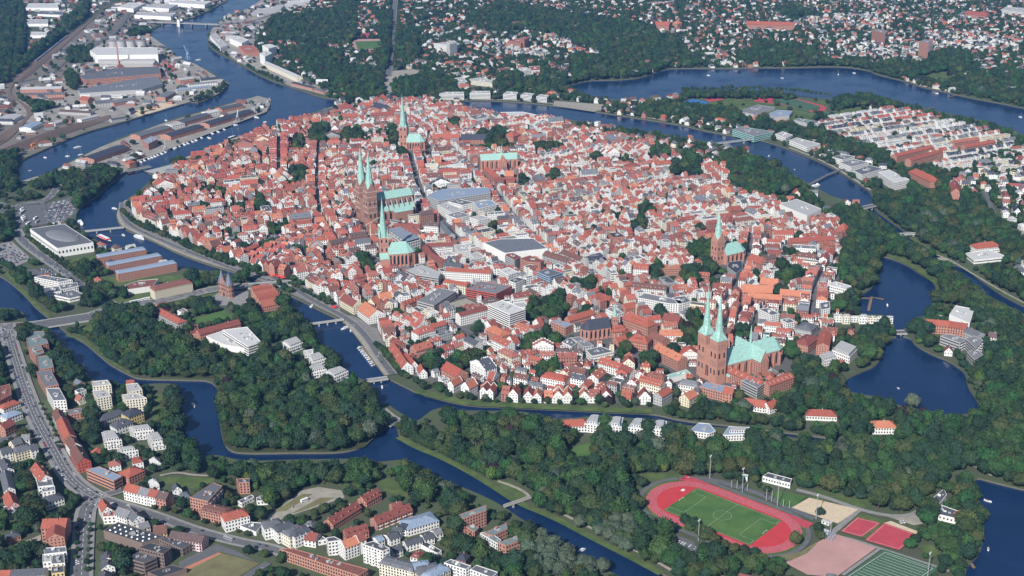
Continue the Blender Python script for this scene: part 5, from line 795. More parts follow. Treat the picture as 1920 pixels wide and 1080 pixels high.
flat(5, [(800, 285), (900, 265), (1080, 262), (1160, 318), (920, 345)], 17, WH, 'roof_grey_3', 'huge white department store with dark metal roof', 'department_store', 'store', style=None, plant=0, lm='the dark-roofed department store'); flat(5, [(920, 358), (950, 335), (1010, 365), (975, 385)], 16, GY, 'roof_red_3', 'glass-fronted corner of the department store', 'shop', 'shop'); flat(5, [(1005, 375), (1060, 358), (1140, 385), (1120, 400), (1050, 395)], 17, BK, 'roof_brown_1', 'brick office house at the pedestrian square', 'office_block')
ridge(5, (1150, 330), (1280, 370), 15, 13, 5, GY, BR, 'brown-roofed apartment row east of the department store', roof='gable', dorm=6); ridge(5, (1250, 320), (1360, 365), 14, 13, 5, WH2, BR, 'second brown-roofed apartment row east of the department store'); flat(5, [(1370, 365), (1455, 340), (1480, 360), (1390, 385)], 12, GY, 'roof_grey_1', 'grey striped office with angled roof', 'office_block', style='band')
zm = (600, 270, 6); flat(zm, [(1200, 590), (1370, 510), (1890, 490), (1920, 550), (1330, 640)], 18, GY, 'roof_blue_0', 'long department store with blue-grey glazed roofs', 'department_store', 'store', lm='the blue-roofed department store'); flat(zm, [(1730, 660), (1920, 630), (1990, 680), (1780, 730)], 16, WH2, 'roof_blue_0', 'square wing with blue-grey roof behind the long store', 'department_store', 'store')
for p, h, rf, lab in (([(1440, 650), (1560, 620), (1740, 660), (1600, 690)], 15, 'roof_grey_0', 'white shop block with dark flat roof behind the long store'), ([(1320, 690), (1420, 660), (1620, 740), (1480, 780)], 14, 'roof_light_0', 'white shop block with plant rooms on its roof'), ([(1420, 800), (1560, 760), (1700, 800), (1540, 840)], 14, 'roof_grey_2', 'white shop block facing the market street'), ([(1680, 830), (1800, 800), (1920, 830), (1780, 860)], 13, 'roof_light_0', 'pale shop block with terraces east of the market')): flat(zm, p, h, WH, rf, lab, 'shop_block', 'shop')
# wavy glass roofed store
p = GP(TT(zb5 := (600, 400, 6), [(770, 195), (905, 165), (1140, 290), (975, 335)]), 20); cx, cy = np.mean(p, axis=0); q = [np.array((x - cx, y - cy)) for x, y in p]; b = MB(); n = 24; vs = []
for i in range(n + 1):
    t = i / n; z = 21 + 1.5 * math.cos(t * 2 * math.pi * 6); A = q[0] + (q[3] - q[0]) * t; B2 = q[1] + (q[2] - q[1]) * t; vs += [(A[0], A[1], z), (B2[0], B2[1], z + .4), (A[0], A[1], z - .35), (B2[0], B2[1], z + .05)]
fs = []
for i in range(n): o = 4 * i; fs += [(o, o + 4, o + 5, o + 1), (o + 2, o + 3, o + 7, o + 6), (o, o + 2, o + 6, o + 4), (o + 1, o + 5, o + 7, o + 3)]
mat('zinc', (.38, .42, .48), .35, .1, .3, metal=.5); b.add(vs, fs, 'zinc'); W_ = MB(); W_.prism(ccw([tuple(x) for x in inset(ccw([tuple(x) for x in q]), .8)]), -.3, 19.3, WH2); Wi = MB(); g = inset(ccw([tuple(x) for x in q]), .8); [windows(Wi, g[i], g[(i + 1) % 4], 1, 19, fl=4.5, bay=3, w=2, hh=3.2) for i in range(4)]
wv = to_thing('wavy_roofed_store', {'wall': W_, 'roof': b, 'window': Wi}, (cx, cy), 0); done(wv, 'store with silver wave-shaped roof and pale colonnade', 'store', 'the wavy silver roof', (cx, cy)); paint(occ, inset(ccw(p), -2), True)
ridge(zm, (1180, 870), (1340, 880), 14, 12, 5, WH, 'roof_brown_2', 'white gabled town hall front facing the market square', 'town_hall', 'town hall', dorm=2, lm='the white town hall front'); ridge(zm, (840, 890), (1130, 900), 10, 9, 4, BK, 'roof_red_3', 'long low brick hall with red roof north of the market', 'hall', 'hall'); ridge(zm, (1120, 760), (1270, 740), 8, 20, 5, 'brick_dark', 'roof_brown_2', 'high brick town hall screen wall with turrets', 'town_hall', 'town hall', chim=3); ridge(zm, (1370, 870), (1480, 1000), 12, 11, 4, GY, 'roof_grey_0', 'grey-roofed arcade house on the east side of the market', 'arcade_house', 'shop')
ridge(zm, (560, 850), (640, 930), 14, 13, 6, BK, 'roof_red_0', 'red-roofed brick house in front of the market church'); ridge(zb5, (330, 225), (520, 200), 17, 14, 6, BK, 'roof_brown_2', 'brown-roofed brick office with round-arched windows', 'office_block', 'office', dorm=5); ridge(zb5, (100, 310), (310, 260), 13, 13, 5, BK, 'roof_brown_2', 'brown-roofed brick row beside the arched office'); ridge(zb5, (320, 395), (440, 375), 13, 11, 4, GY, 'roof_brown_2', 'brown-roofed row west of the corner-turret church'); ridge(zb5, (500, 360), (620, 345), 13, 12, 4, WH2, 'roof_brown_2', 'white-fronted row with brown roof by the corner-turret church', dorm=4)
for p0, p1, rf, lab in (((1190, 345), (1260, 440), 'roof_red_3', 'first bend of the curved red-roofed street block'), ((1265, 445), (1400, 520), 'roof_red_3', 'second bend of the curved red-roofed street block'), ((1405, 545), (1600, 565), 'roof_grey_1', 'dark-roofed end of the curved street block'), ((1200, 335), (1490, 325), 'roof_red_3', 'straight red-roofed side of the block by the market square')): ridge(zb5, p0, p1, 12, 14, 4, 'wall_brick_1' if 'bend' in lab else GY, rf, lab, 'street_block', 'building', chim=0, group='curved street block', lm='the curved street block' if 'second' in lab else None)
for p, h, lab in (([(1250, 370), (1400, 340), (1500, 390), (1340, 410)], 11, 'white courtyard building inside the curved block'), ([(1360, 450), (1470, 430), (1550, 465), (1400, 480)], 12, 'white cube courtyard office inside the curved block'), ([(1500, 360), (1620, 350), (1700, 420), (1560, 440)], 13, 'white stepped roof-terrace block north-east of the curved block'), ([(1680, 460), (1770, 430), (1850, 490), (1740, 520)], 13, 'white terraced block beside the pedestrian street')): flat(zb5, p, h, WH, 'roof_light_0', lab, 'courtyard_block', 'building')
ridge(z2_ := (640, 540, 6), (270, 150), (400, 245), 26, 10, 9, WH, OR, 'white riverside building with big orange roof and glass bay', 'assembly_house', 'building', lm='the orange-roofed riverside house', dorm=1); ridge(z2_, (420, 60), (560, 40), 14, 11, 8, CR, OR, 'orange-roofed gabled house behind the riverside building', step=True); ridge(z2_, (330, 120), (480, 20), 12, 10, 7, CR, OR, 'steep orange-roofed house beside the riverside building'); ridge(z2_, (590, 610), (740, 830), 15, 10, 8, WH, 'roof_red_0', 'long white storehouse with steep red roof by the quay', 'storehouse', 'warehouse', lm='the long white storehouse', dorm=0, skylights=3); ridge(z2_, (720, 720), (820, 820), 10, 9, 7, WH, 'roof_red_1', 'white half-timbered gabled house beside the storehouse'); ridge(z2_, (890, 850), (920, 910), 10, 7, 6, WH, 'roof_red_0', 'small white gabled house in front of the storehouse')
ridge(z2_, (30, 60), (190, 150), 16, 11, 7, CR, 'roof_red_3', 'cream gabled riverside house with dark red roof', step=True); ridge(z2_, (680, 160), (900, 75), 9, 8, 4, BK, 'roof_red_0', 'long thin red-roofed wing with dormers', dorm=6)
zc = (960, 560, 6)
for p0, p1, w, h, rh, rf, lab in (((1320, 150), (1540, 230), 20, 15, 7, 'roof_red_0', 'large brick school with red hipped roof and dormers'), ((1580, 370), (1740, 440), 14, 11, 4, 'roof_brown_1', 'brown-roofed brick school wing'), ((1640, 500), (1925, 640), 16, 13, 6, OR, 'long brick building with bright orange roof before the cathedral'), ((1380, 400), (1500, 420), 18, 12, 6, 'roof_red_0', 'brick house with red hipped roof beside the churchyard'), ((1160, 440), (1270, 410), 14, 7, 5, 'roof_red_0', 'low red-roofed house by the slate church'), ((1130, 300), (1240, 290), 16, 8, 6, 'roof_red_0', 'red hipped house beside the slate church'), ((620, 200), (900, 120), 12, 9, 5, 'roof_red_0', 'long red-roofed convent wing behind the slate church'), ((1250, 60), (1380, 30), 14, 10, 6, 'roof_red_0', 'red-roofed house above the brick school'), ((1720, 160), (1900, 200), 14, 10, 6, 'roof_red_3', 'dark red-roofed house near the small square')): ridge(zc, p0, p1, w, h, rh, BK, rf, lab, 'school_building' if 'school' in lab else 'house', 'school' if 'school' in lab else 'house', roof='hip' if 'hip' in lab else 'gable', dorm=3 if w > 15 else 0, lm='the orange-roofed long building' if 'bright' in lab else 'the big red school' if 'large' in lab else None)
flat(zc, [(430, 260), (520, 240), (690, 290), (600, 330)], 11, BK, 'roof_blue_0', 'brick school with blue-grey flat roof', 'school_block', 'school'); flat(zc, [(560, 490), (660, 440), (730, 500), (670, 545)], 12, WH2, 'roof_grey_0', 'stepped grey housing block with yellow-green panel', 'housing_block', lm='the stepped grey block'); flat(zc, [(660, 440), (760, 430), (920, 530), (800, 545), (740, 490)], 13, GY, 'roof_grey_2', 'higher part of the stepped grey housing block', 'housing_block'); flat(zc, [(830, 580), (1000, 540), (1150, 595), (900, 650)], 9, WH2, 'roof_grey_0', 'terraced white housing block with roof gardens', 'housing_block', bal=(0,))
ridge(zc, (1000, 660), (1240, 730), 13, 10, 5, WH, 'roof_red_0', 'white curved terrace with red roof, first part', dorm=4); ridge(zc, (1240, 735), (1370, 790), 13, 10, 5, WH2, 'roof_red_3', 'white curved terrace with red roof, southern end'); flat(zc, [(1400, -10), (1500, -60), (1900, 20), (1925, 60), (1780, 60)], 13, WH, 'roof_grey_2', 'long white modern building with flat grey roof', 'office_block', lm='the long white modern building'); ridge(zc, (1450, 860), (1700, 925), 13, 12, 5, CRM, 'roof_red_0', 'cream apartment house with orange-red roof and dormers', dorm=6); ridge(zc, (1640, 1060), (1760, 990), 12, 12, 4, GY, 'roof_red_0', 'grey apartment wing with red roof near the cathedral'); flat(zc, [(1720, 870), (1960, 800), (2010, 840), (1780, 900)], 6, WH2, CO, 'low building with light green metal roof by the cathedral trees', 'hall', 'hall', style=None)
ridge(z3, (780, 885), (1150, 1050), 14, 13, 4, BK, 'roof_red_0', 'brick wing with red roof below the cathedral', 'museum_wing', 'museum', skylights=6, lm='the red-roofed cathedral wing'); ridge(z3, (1170, 1050), (1450, 950), 14, 13, 4, BK, 'roof_red_0', 'second brick wing with red roof below the cathedral', 'museum_wing', 'museum', skylights=6); flat(z3, [(1110, 880), (1200, 870), (1320, 950), (1260, 980)], 6, BK, 'roof_greengrey_0', 'cloister roof between the cathedral and the museum wings', 'cloister', 'cloister'); hipc(z3, (1640, 560), 34, 20, 12, 5, 20, BK, 'roof_red_3', 'brick school with dark red hipped roof east of the cathedral', 'hip', lm='the school east of the cathedral'); ridge(z3, (1850, 480), (1820, 620), 16, 13, 4, BK, 'roof_red_0', 'brick side wing with red roof east of the cathedral'); hipc(z3, (1640, 410), 26, 22, 9, 5, 25, GY, 'roof_grey_0', 'grey-roofed hall behind the school', 'hip')
for p, lab in (([(1095, 240), (1200, 225), (1330, 290), (1240, 310)], 'white classical house with grey roof north of the cathedral'), ([(1340, 360), (1430, 340), (1510, 380), (1420, 400)], 'white cube house with grey hipped roof north of the cathedral'), ([(1780, 170), (1890, 150), (1900, 230), (1800, 250)], 'tall white corner house at the street to the pond'), ([(120, 110), (260, 90), (340, 150), (200, 190)], 'white school block with plain grey roof west of the cathedral')): flat(z3, p, 13, WH, 'roof_grey_0', lab, 'house', 'house')
ridge(6, (330, 520), (505, 525), 18, 9, 8, BK, OR, 'long monastery museum with broad orange roof', 'museum', 'museum', chim=2, lm='the orange monastery roofs'); ridge(6, (440, 480), (540, 490), 14, 9, 7, BK, OR, 'orange-roofed monastery wing behind the museum'); ridge(6, (550, 545), (720, 560), 14, 9, 6, BK, OR, 'orange-roofed monastery wing toward the city wall'); ridge(6, (370, 565), (560, 580), 12, 8, 5, BK, OR, 'lower orange monastery wing along the lane'); flat(6, [(545, 70), (640, 40), (780, 95), (700, 135)], 16, WH2, 'roof_light_0', 'large white cinema block with pale flat roof', 'cinema', 'cinema', style=None, lm='the large white block'); ridge(6, (510, 215), (620, 215), 14, 12, 5, WH, 'roof_red_0', 'white town house row with red roof below the white block'); ridge(6, (600, 260), (850, 245), 14, 11, 5, BK, 'roof_red_1', 'long brick terrace with orange-red roof', lm='the long brick terrace'); hipc(6, (905, 185), 16, 16, 10, 9, 10, BK, 'roof_red_0', 'square brick wall tower with steep red roof at the wood', 'hip', chim=0, name='wall_tower', cat='tower', lm='the square wall tower')
ridge(6, (390, 345), (460, 375), 18, 10, 7, BK, 'roof_red_0', 'large red-roofed brick house south-east of the parish church'); flat(6, [(260, 395), (330, 385), (340, 430), (300, 460), (250, 420)], 12, GY, 'roof_slate_0', 'dark-roofed hall beside the dark street', 'hall', 'hall'); flat(zq := (1080, 380, 6), [(950, 700), (1215, 695), (1215, 735), (950, 745)], 11, BK, OR, 'orange-roofed brick school with projecting bays', 'school_building', 'school', lm='the orange flat school'); ridge(zq, (650, 680), (820, 690), 16, 11, 6, WH, 'roof_red_0', 'white house with red roof and dormers behind the brick school', dorm=4); ridge(zq, (640, 890), (1020, 930), 15, 13, 5, WH2, BR, 'long white apartment row with brown roof and dormers', dorm=8, lm='the long brown-roofed row'); ridge(zq, (1540, 900), (1750, 910), 14, 11, 5, WH, 'roof_red_3', 'dark red-roofed white house at the dark street'); ridge(zq, (130, 610), (290, 590), 13, 13, 4, GY, 'roof_slate_0', 'grey striped office with dark pitched roof'); flat(zq, [(330, 745), (400, 735), (470, 790), (390, 800)], 15, WH, 'roof_grey_2', 'white slab office with dark window strips', 'office_block', style='band'); flat(zq, [(360, 345), (480, 335), (560, 385), (420, 395)], 12, BK, 'roof_slate_0', 'brick block with dark blue roof and rooflights', 'house')
ridge((640, 160, 6), (1030, 545), (1330, 550), 18, 10, 9, BK, 'roof_red_0', 'long hospital church hall with red roof', 'almshouse', 'almshouse', chim=0, lm='the long almshouse'); ridge((640, 160, 6), (1345, 550), (1640, 550), 18, 10, 9, BK, 'roof_slate_0', 'long almshouse hall with dark slate roof', 'almshouse', 'almshouse', chim=0); hipc(2, (965, 745), 28, 24, 12, 8, 20, BK, 'roof_red_0', 'big square brick house with red hipped roof', 'hip', lm='the square brick house'); ridge((640, 160, 6), (1630, 910), (1760, 1000), 12, 10, 6, BK, 'roof_red_0', 'red-roofed cloister wing by the friary church'); ridge((640, 160, 6), (1840, 960), (1940, 960), 18, 10, 8, BK, OR, 'orange-roofed cloister hall by the friary church'); ridge((640, 160, 6), (1700, 1030), (1960, 1045), 12, 9, 5, BK, 'roof_red_3', 'dark red front wing of the friary cloister')
b_ = (640, 160, 6); hipc(b_, (550, 110), 10, 9, 20, 10, 10, BK, 'roof_slate_0', 'brick gate tower with dark curved roof at the north entrance', 'hip', chim=0, name='gate_tower', cat='city gate', lm='the northern gate tower'); ridge(b_, (200, 200), (340, 190), 15, 10, 7, BK, 'roof_red_0', 'red-roofed brick friary near the north gate'); ridge(b_, (390, 190), (540, 230), 24, 11, 8, BK, 'roof_slate_0', 'museum halls with dark slate roofs near the north gate', 'museum', 'museum'); ridge(b_, (0, 320), (180, 310), 14, 10, 6, BK, 'roof_red_0', 'long red-roofed brick building inside the north gate'); ridge(b_, (330, 310), (620, 290), 13, 10, 5, BK, 'roof_red_1', 'long red-roofed building with dormers below the slate halls', dorm=8)
ridge(b_, (1000, 210), (1160, 195), 16, 12, 5, WH, 'roof_red_0', 'white corner palace with red mansard roof by the canal', roof='mansard', lm='the white canal corner palace'); flat(b_, [(1430, 350), (1600, 320), (1650, 360), (1500, 385)], 16, WH, 'roof_grey_0', 'white apartment slab facing the canal', bal=(0,)); flat(2, [(895, 632), (1020, 630), (1105, 648), (1090, 665), (960, 660)], 7, WH, 'roof_light_1', 'long white glazed hall roofs by the canal', 'hall', 'hall', style='band', lm='the white canal halls')
# ---- harbour sheds and works, upper left
def shed(p0, p1, w, h, rh, wall, rf, lab, k=1, lm=None, name='harbour_shed', cat='shed', roof='gable', style=True, **kw):
    return ridge(k, p0, p1, w, h, rh, wall, rf, lab, name, cat, lm, roof, chim=0, bay=6, **kw)
shed((490, 885), (690, 815), 34, 8, 3, BK, 'roof_slate_0', 'long black-roofed shed at the south end of the harbour peninsula', lm='the southern black shed'); shed((760, 755), (940, 705), 30, 8, 3, BK, 'roof_grey_0', 'brick shed with dark roof beside the harbour car park', lm='the car park shed'); shed((950, 700), (1020, 685), 26, 7, 2, WH2, 'roof_light_0', 'pale-roofed shed between two dark harbour sheds'); shed((1000, 680), (1160, 635), 30, 8, 3, BK, 'roof_grey_1', 'dark-roofed brick shed along the north basin'); shed((930, 755), (1120, 700), 30, 9, 3, BK, 'roof_slate_0', 'long brick shed with curved dark roof on the quay side', lm='the curved quay shed'); flat(1, [(800, 790), (850, 765), (885, 785), (835, 810)], 14, BK, 'roof_blue_0', 'glass-topped brick block among the harbour sheds', 'office_block', 'office', lm='the glass-topped harbour block')
shed((1150, 690), (1400, 615), 28, 8, 3, BK, 'roof_slate_0', 'longest dark-roofed shed toward the peninsula tip', lm='the longest harbour shed'); shed((1150, 630), (1220, 615), 24, 8, 2, WH2, 'roof_light_1', 'white-roofed shed on the north basin'); shed((1230, 605), (1350, 580), 26, 8, 3, BK, 'roof_grey_1', 'dark-roofed shed near the peninsula tip'); hipc(1, (733, 905), 16, 14, 9, 5, 20, BK, 'roof_red_0', 'red brick bridge house beside the swing bridge', 'hip', lm='the swing bridge house')
flat(1, [(505, 285), (535, 268), (885, 268), (888, 308), (545, 312)], 24, WH, 'roof_light_1', 'huge white-roofed mill hall', 'mill_hall', 'factory', style=None, lm='the white mill hall'); flat(1, [(550, 345), (555, 330), (865, 322), (870, 345)], 14, WH2, 'roof_light_0', 'lower white hall beneath the mill', 'factory_hall', 'factory', style='band'); flat(1, [(440, 430), (640, 385), (895, 372), (905, 415), (480, 450)], 15, BK, 'roof_grey_0', 'long brick factory with blue-grey glazed roof', 'factory_hall', 'factory', lm='the long blue-grey factory'); flat(1, [(440, 505), (780, 440), (880, 430), (915, 470), (800, 505), (450, 525)], 10, GY, 'roof_grey_3', 'wide grey factory hall with skylight strips', 'factory_hall', 'factory', style=None)
b = MB(); c = G(670 / 3, 375 / 3); b.cone((0, 0), 2.4, 1.6, 0, 62, 14, BK); o = empty('factory_chimney', (*c, 0)); b.build('shaft', o); b = MB(); b.cone((0, 0), 2.0, 2.0, 60, 62.4, 14, 'brick_dark'); b.build('cap_ring', o); done(o, 'tall brick factory chimney in front of the white mill', 'chimney', 'the brick chimney', c)
for i, x in enumerate((640, 685, 740, 800)):
    c = G(x / 3, 268 / 3); o = empty('silo_tank', (*c, 0)); b = MB(); b.cone((0, 0), 13, 13, 0, 20, 20, GY); b.build('shell', o); b = MB(); b.cone((0, 0), 13.3, .5, 20, 24, 20, 'roof_grey_2'); b.build('cone_roof', o); done(o, ['westernmost grey silo tank behind the mill', 'second grey silo tank behind the mill', 'third grey silo tank behind the mill', 'easternmost grey silo tank behind the mill'][i], 'silo', 'the silo tanks' if i == 1 else None, c, 'grey silo tanks'); take(np.array(c), 28, 28, 0)
for args in (((120, 490), (350, 485), 24, 9, 4, BK, 'roof_light_0', 'pale-roofed brick hall by the railway curve'), ((130, 525), (370, 520), 26, 7, 2, BK, 'roof_grey_0', 'blue-grey-roofed brick hall in front of the pale one'), ((460, 540), (510, 545), 24, 9, 6, BK, 'roof_red_0', 'brick hall with bright red roof in the works'), ((530, 570), (630, 560), 36, 9, 3, GY, 'roof_grey_0', 'grey hall with low roof behind the red-roofed hall'), ((620, 570), (750, 545), 30, 8, 3, BK, 'roof_grey_3', 'brick and grey shed near the sand yard'), ((340, 615), (520, 625), 18, 6, 3, GY, 'roof_brown_2', 'long brown-roofed shed beside the gravel yard'), ((445, 668), (540, 645), 16, 6, 2, WH2, 'roof_light_0', 'narrow pale shed along the tracks'), ((140, 715), (205, 685), 28, 8, 2, WH, 'roof_blue_0', 'blue-white shed by the tracks'), ((290, 690), (335, 675), 18, 6, 2, WH, 'roof_light_0', 'small white shed by the tracks'), ((620, 668), (700, 655), 14, 6, 2, GY, 'roof_grey_1', 'dark low shed on the north quay'), ((1000, 440), (1080, 430), 30, 10, 3, BK, 'roof_light_0', 'red and white shed with round vents on the point'), ((1060, 470), (1220, 455), 16, 7, 2, WH2, 'roof_grey_2', 'long grey shed on the point'), ((990, 500), (1180, 478), 20, 7, 2, GY, 'roof_blue_0', 'long pale blue-grey shed on the point'), ((900, 545), (960, 515), 26, 8, 1, BK, 'roof_grey_3', 'brick shed with flat grey roof on the point'), ((30, 665), (80, 640), 40, 8, 2, WH, 'roof_light_0', 'white depot inside the track loop')): shed(*args[:7], args[7], roof='gable')
for p, h, rf, lab in (([(660, 40), (720, 15), (815, 20), (750, 50)], 12, 'roof_light_1', 'big white warehouse roof beyond the works'), ([(800, 40), (860, 22), (1000, 25), (950, 50)], 12, 'roof_light_0', 'pale green-walled warehouse beyond the bridge road'), ([(755, 85), (770, 68), (990, 75), (960, 95)], 11, 'roof_light_0', 'long green-fronted warehouse near the lift bridge'), ([(950, 15), (1000, 0), (1190, 8), (1150, 28)], 12, 'roof_light_1', 'white warehouse on the harbour at the top edge'), ([(145, 45), (160, 20), (320, 20), (330, 45)], 9, 'roof_light_1', 'white store hall in the trade park at the top'), ([(140, 135), (150, 110), (270, 110), (270, 135)], 8, 'roof_light_0', 'pale trade hall beside the tree belt'), ([(170, 200), (175, 180), (265, 180), (268, 200)], 8, 'roof_light_1', 'white trade hall with dark front near the footbridge'), ([(210, 80), (225, 62), (360, 65), (350, 85)], 7, 'roof_grey_0', 'blue-grey trade hall roof in the trade park')): flat(1, p, h, WH, rf, lab, 'warehouse', 'warehouse', style=None, lm='the trade halls' if 'tree belt' in lab else None)
for p, h, wall, rf, lab in (([(1180, 200), (1210, 185), (1280, 255), (1240, 270)], 10, WH, 'roof_light_0', 'long curved white quay warehouse'), ([(1290, 215), (1330, 200), (1400, 225), (1360, 245)], 16, WH, 'roof_light_1', 'white grain works behind the quay warehouse'), ([(1340, 260), (1420, 255), (1460, 290), (1380, 300)], 12, BK, 'roof_red_2', 'red brick storehouse by the grain works'), ([(1460, 300), (1500, 285), (1530, 300), (1490, 320)], 26, WH, 'roof_light_1', 'white silo block on the east quay'), ([(1475, 255), (1520, 248), (1555, 262), (1510, 275)], 24, WH, 'roof_light_1', 'taller white silo block behind the first'), ([(1410, 75), (1440, 55), (1600, 25), (1580, 48)], 10, WH, 'roof_light_0', 'long white shed at the upper quay'), ([(1590, 30), (1640, 5), (1760, -15), (1740, 10)], 10, WH, 'roof_light_1', 'second long white shed at the upper quay')): flat(1, p, h, wall, rf, lab, 'quay_warehouse', 'warehouse', style=None, lm='the white silo block' if 'silo block on' in lab else None)
shed((1500, 345), (1685, 425), 16, 12, 4, CRM, 'roof_light_0', 'long cream storehouse row along the east quay', lm='the cream quay storehouse'); shed((1650, 460), (1770, 490), 14, 6, 2, BK, 'roof_slate_0', 'dark-roofed quay shed at the harbour bend'); shed((1780, 495), (1830, 512), 12, 6, 2, BK, 'roof_grey_0', 'second low quay shed at the harbour bend'); shed((1670, 665), (1880, 605), 16, 6, 2, GY, 'roof_grey_1', 'long dark quay shed on the old town side', lm='the old town quay shed')
# ---- north and east
for p, lab in (([(550, 530), (570, 518), (690, 518), (690, 532)], 'long white slab house on the far canal bank, western one'), ([(722, 525), (735, 513), (836, 513), (838, 527)], 'second white slab house on the far canal bank'), ([(910, 530), (930, 515), (995, 520), (985, 535)], 'third slab house on the far canal bank, stepped'), ([(1008, 535), (1030, 522), (1085, 528), (1070, 542)], 'fourth slab house on the far canal bank, stepped'), ([(1096, 545), (1115, 532), (1168, 538), (1155, 550)], 'easternmost stepped slab house on the far canal bank')): flat(2, p, 13, WH, 'roof_light_0', lab, 'slab_house', 'building', style='band', group='white slab houses on the far bank', lm='the far-bank slab houses' if 'second' in lab else None)
for p, h, lab in (([(720, 445), (780, 437), (870, 458), (850, 468), (730, 455)], 10, 'cream and white clinic in the park trees'), ([(635, 440), (680, 435), (710, 460), (660, 468)], 11, 'white terraced house left of the clinic'), ([(520, 245), (600, 238), (668, 245), (640, 262)], 18, 'long white hospital block in the leafy suburb'), ([(590, 235), (635, 228), (650, 240), (610, 250)], 34, 'white tower of the hospital in the leafy suburb'), ([(1000, 385), (1040, 378), (1065, 395), (1030, 402)], 12, 'white villa with dark roof near the lake'), ([(1055, 375), (1115, 372), (1118, 395), (1070, 398)], 12, 'pink-roofed white villa near the lake')): flat(2, p, h, WH if 'cream' not in lab else CRM, 'roof_red_1' if 'pink' in lab else 'roof_light_0', lab, 'clinic' if 'clinic' in lab or 'hospital' in lab else 'villa', 'building', lm='the white hospital' if 'long white' in lab else 'the park clinic' if 'cream and' in lab else None)
flat(2, [(935, 230), (990, 218), (1055, 225), (1010, 245)], 16, BK, 'roof_red_1', 'red brick works block among white houses', 'building_block', 'building'); flat(2, [(1000, 215), (1030, 205), (1058, 215), (1030, 225)], 26, BK, 'roof_red_3', 'tall red brick tower block among white houses', 'tower_block', 'building', lm='the tall red block'); flat(3, [(1330, 235), (1360, 220), (1408, 232), (1385, 245)], 40, BK, 'roof_grey_2', 'brick and white high-rise across the lake', 'high_rise', 'building', lm='the lake high-rise', bal=(0,)); flat(3, [(1065, 170), (1090, 163), (1155, 175), (1140, 190)], 32, BK, 'roof_grey_2', 'wide brick high-rise farther back across the lake', 'high_rise', 'building', lm='the wide high-rise'); ridge(3, (360, 118), (630, 125), 26, 14, 8, BK, 'roof_red_0', 'long red-roofed institution in the far suburb', 'institution', 'building', dorm=8); ridge(3, (1600, 60), (1720, 72), 30, 12, 8, BK, 'roof_red_1', 'red-roofed complex at the far right'); ridge(2, (1770, 120), (1850, 125), 24, 14, 9, BK, 'roof_red_0', 'large red brick building in the northern wood', 'institution', 'building', dorm=4); hipc(2, (1890, 120), 22, 20, 14, 9, 10, BK, OR, 'orange-roofed block beside the northern brick building'); flat(3, [(1790, 55), (1820, 38), (1990, 55), (1960, 78)], 12, WH, 'roof_light_0', 'long pale hall at the far right', 'hall', 'hall', style='band')
for p, h, rf, lab in (([(840, 885), (890, 870), (970, 880), (900, 900)], 10, 'roof_grey_0', 'white stepped terrace by the canal, northern block'), ([(880, 915), (960, 895), (1050, 915), (950, 940)], 10, 'roof_grey_2', 'white stepped terrace by the canal, middle block'), ([(960, 960), (1050, 930), (1130, 950), (1010, 985)], 10, 'roof_grey_0', 'white stepped terrace by the canal, southern block'), ([(1100, 970), (1160, 955), (1275, 1010), (1190, 1030)], 14, 'roof_light_1', 'white office slab with window grid by the canal lawn'), ([(600, 790), (640, 775), (775, 810), (700, 830)], 9, 'roof_light_0', 'white flat block with brick base by the canal road'), ([(520, 755), (560, 740), (620, 760), (580, 778)], 8, 'roof_light_0', 'low white pavilion near the footbridge')): flat(3, p, h, WH, rf, lab, 'terrace_block', 'building', style='dot', lm='the canal office slab' if 'office slab' in lab else None)
flat(3, [(280, 730), (330, 712), (510, 742), (400, 768)], 12, CO, 'roof_grey_2', 'turquoise-fronted bath hall by the canal', 'bath_hall', 'hall', style='band', lm='the turquoise hall'); flat(3, [(480, 640), (530, 620), (620, 625), (600, 650), (520, 660)], 9, GY, 'roof_blue_0', 'blue-grey sports hall beside the running track', 'sports_hall', 'hall', style=None); flat(3, [(625, 675), (650, 665), (735, 680), (700, 695)], 7, GY, 'roof_greengrey_0', 'grey-green sports hall near the row houses', 'sports_hall', 'hall', style=None); flat(3, [(310, 625), (420, 590), (520, 605), (400, 645)], 6, GY, 'roof_grey_2', 'striped grandstand roof beside the track', 'grandstand', 'grandstand', style=None); S('tennis_court', 3, 'clay', (345, 665), (420, 650), (510, 665), (400, 685), code=4, block=True); S('tennis_court', 3, 'clay', (490, 690), (560, 675), (620, 690), (540, 705), code=4, block=True); S('blue_court', 3, 'bluecourt', (-20, 580), (60, 560), (150, 578), (100, 600), (0, 596), code=4, block=True)
for p, w, rf, lab, h in (((1190, 865, 1400, 815), 14, 'roof_red_0', 'long brick apartment row with bright red roof in the row-house quarter', 13), ((1270, 890, 1450, 840), 14, 'roof_red_1', 'second long brick row with red roof, in front of the first', 12), ((1520, 790, 1660, 770), 13, 'roof_red_2', 'red-roofed row at the east side of the quarter', 10), ((1580, 815, 1750, 785), 13, 'roof_red_0', 'longer red-roofed row at the east side of the quarter', 10)): ridge(3, p[:2], p[2:], w, h, 4, BK, rf, lab, 'apartment_row', 'building', dorm=5, lm='the long red rows' if 'second' in lab else None)
ridge(3, (1310, 945), (1410, 990), 20, 12, 8, BK, 'roof_red_0', 'brick school with red hipped roof by the canal wood', 'school_building', 'school', roof='hip', lm='the canal-side red school'); ridge(3, (1530, 1010), (1540, 1060), 18, 12, 8, BK, 'roof_red_1', 'red-roofed brick corner house near the frame edge'); 
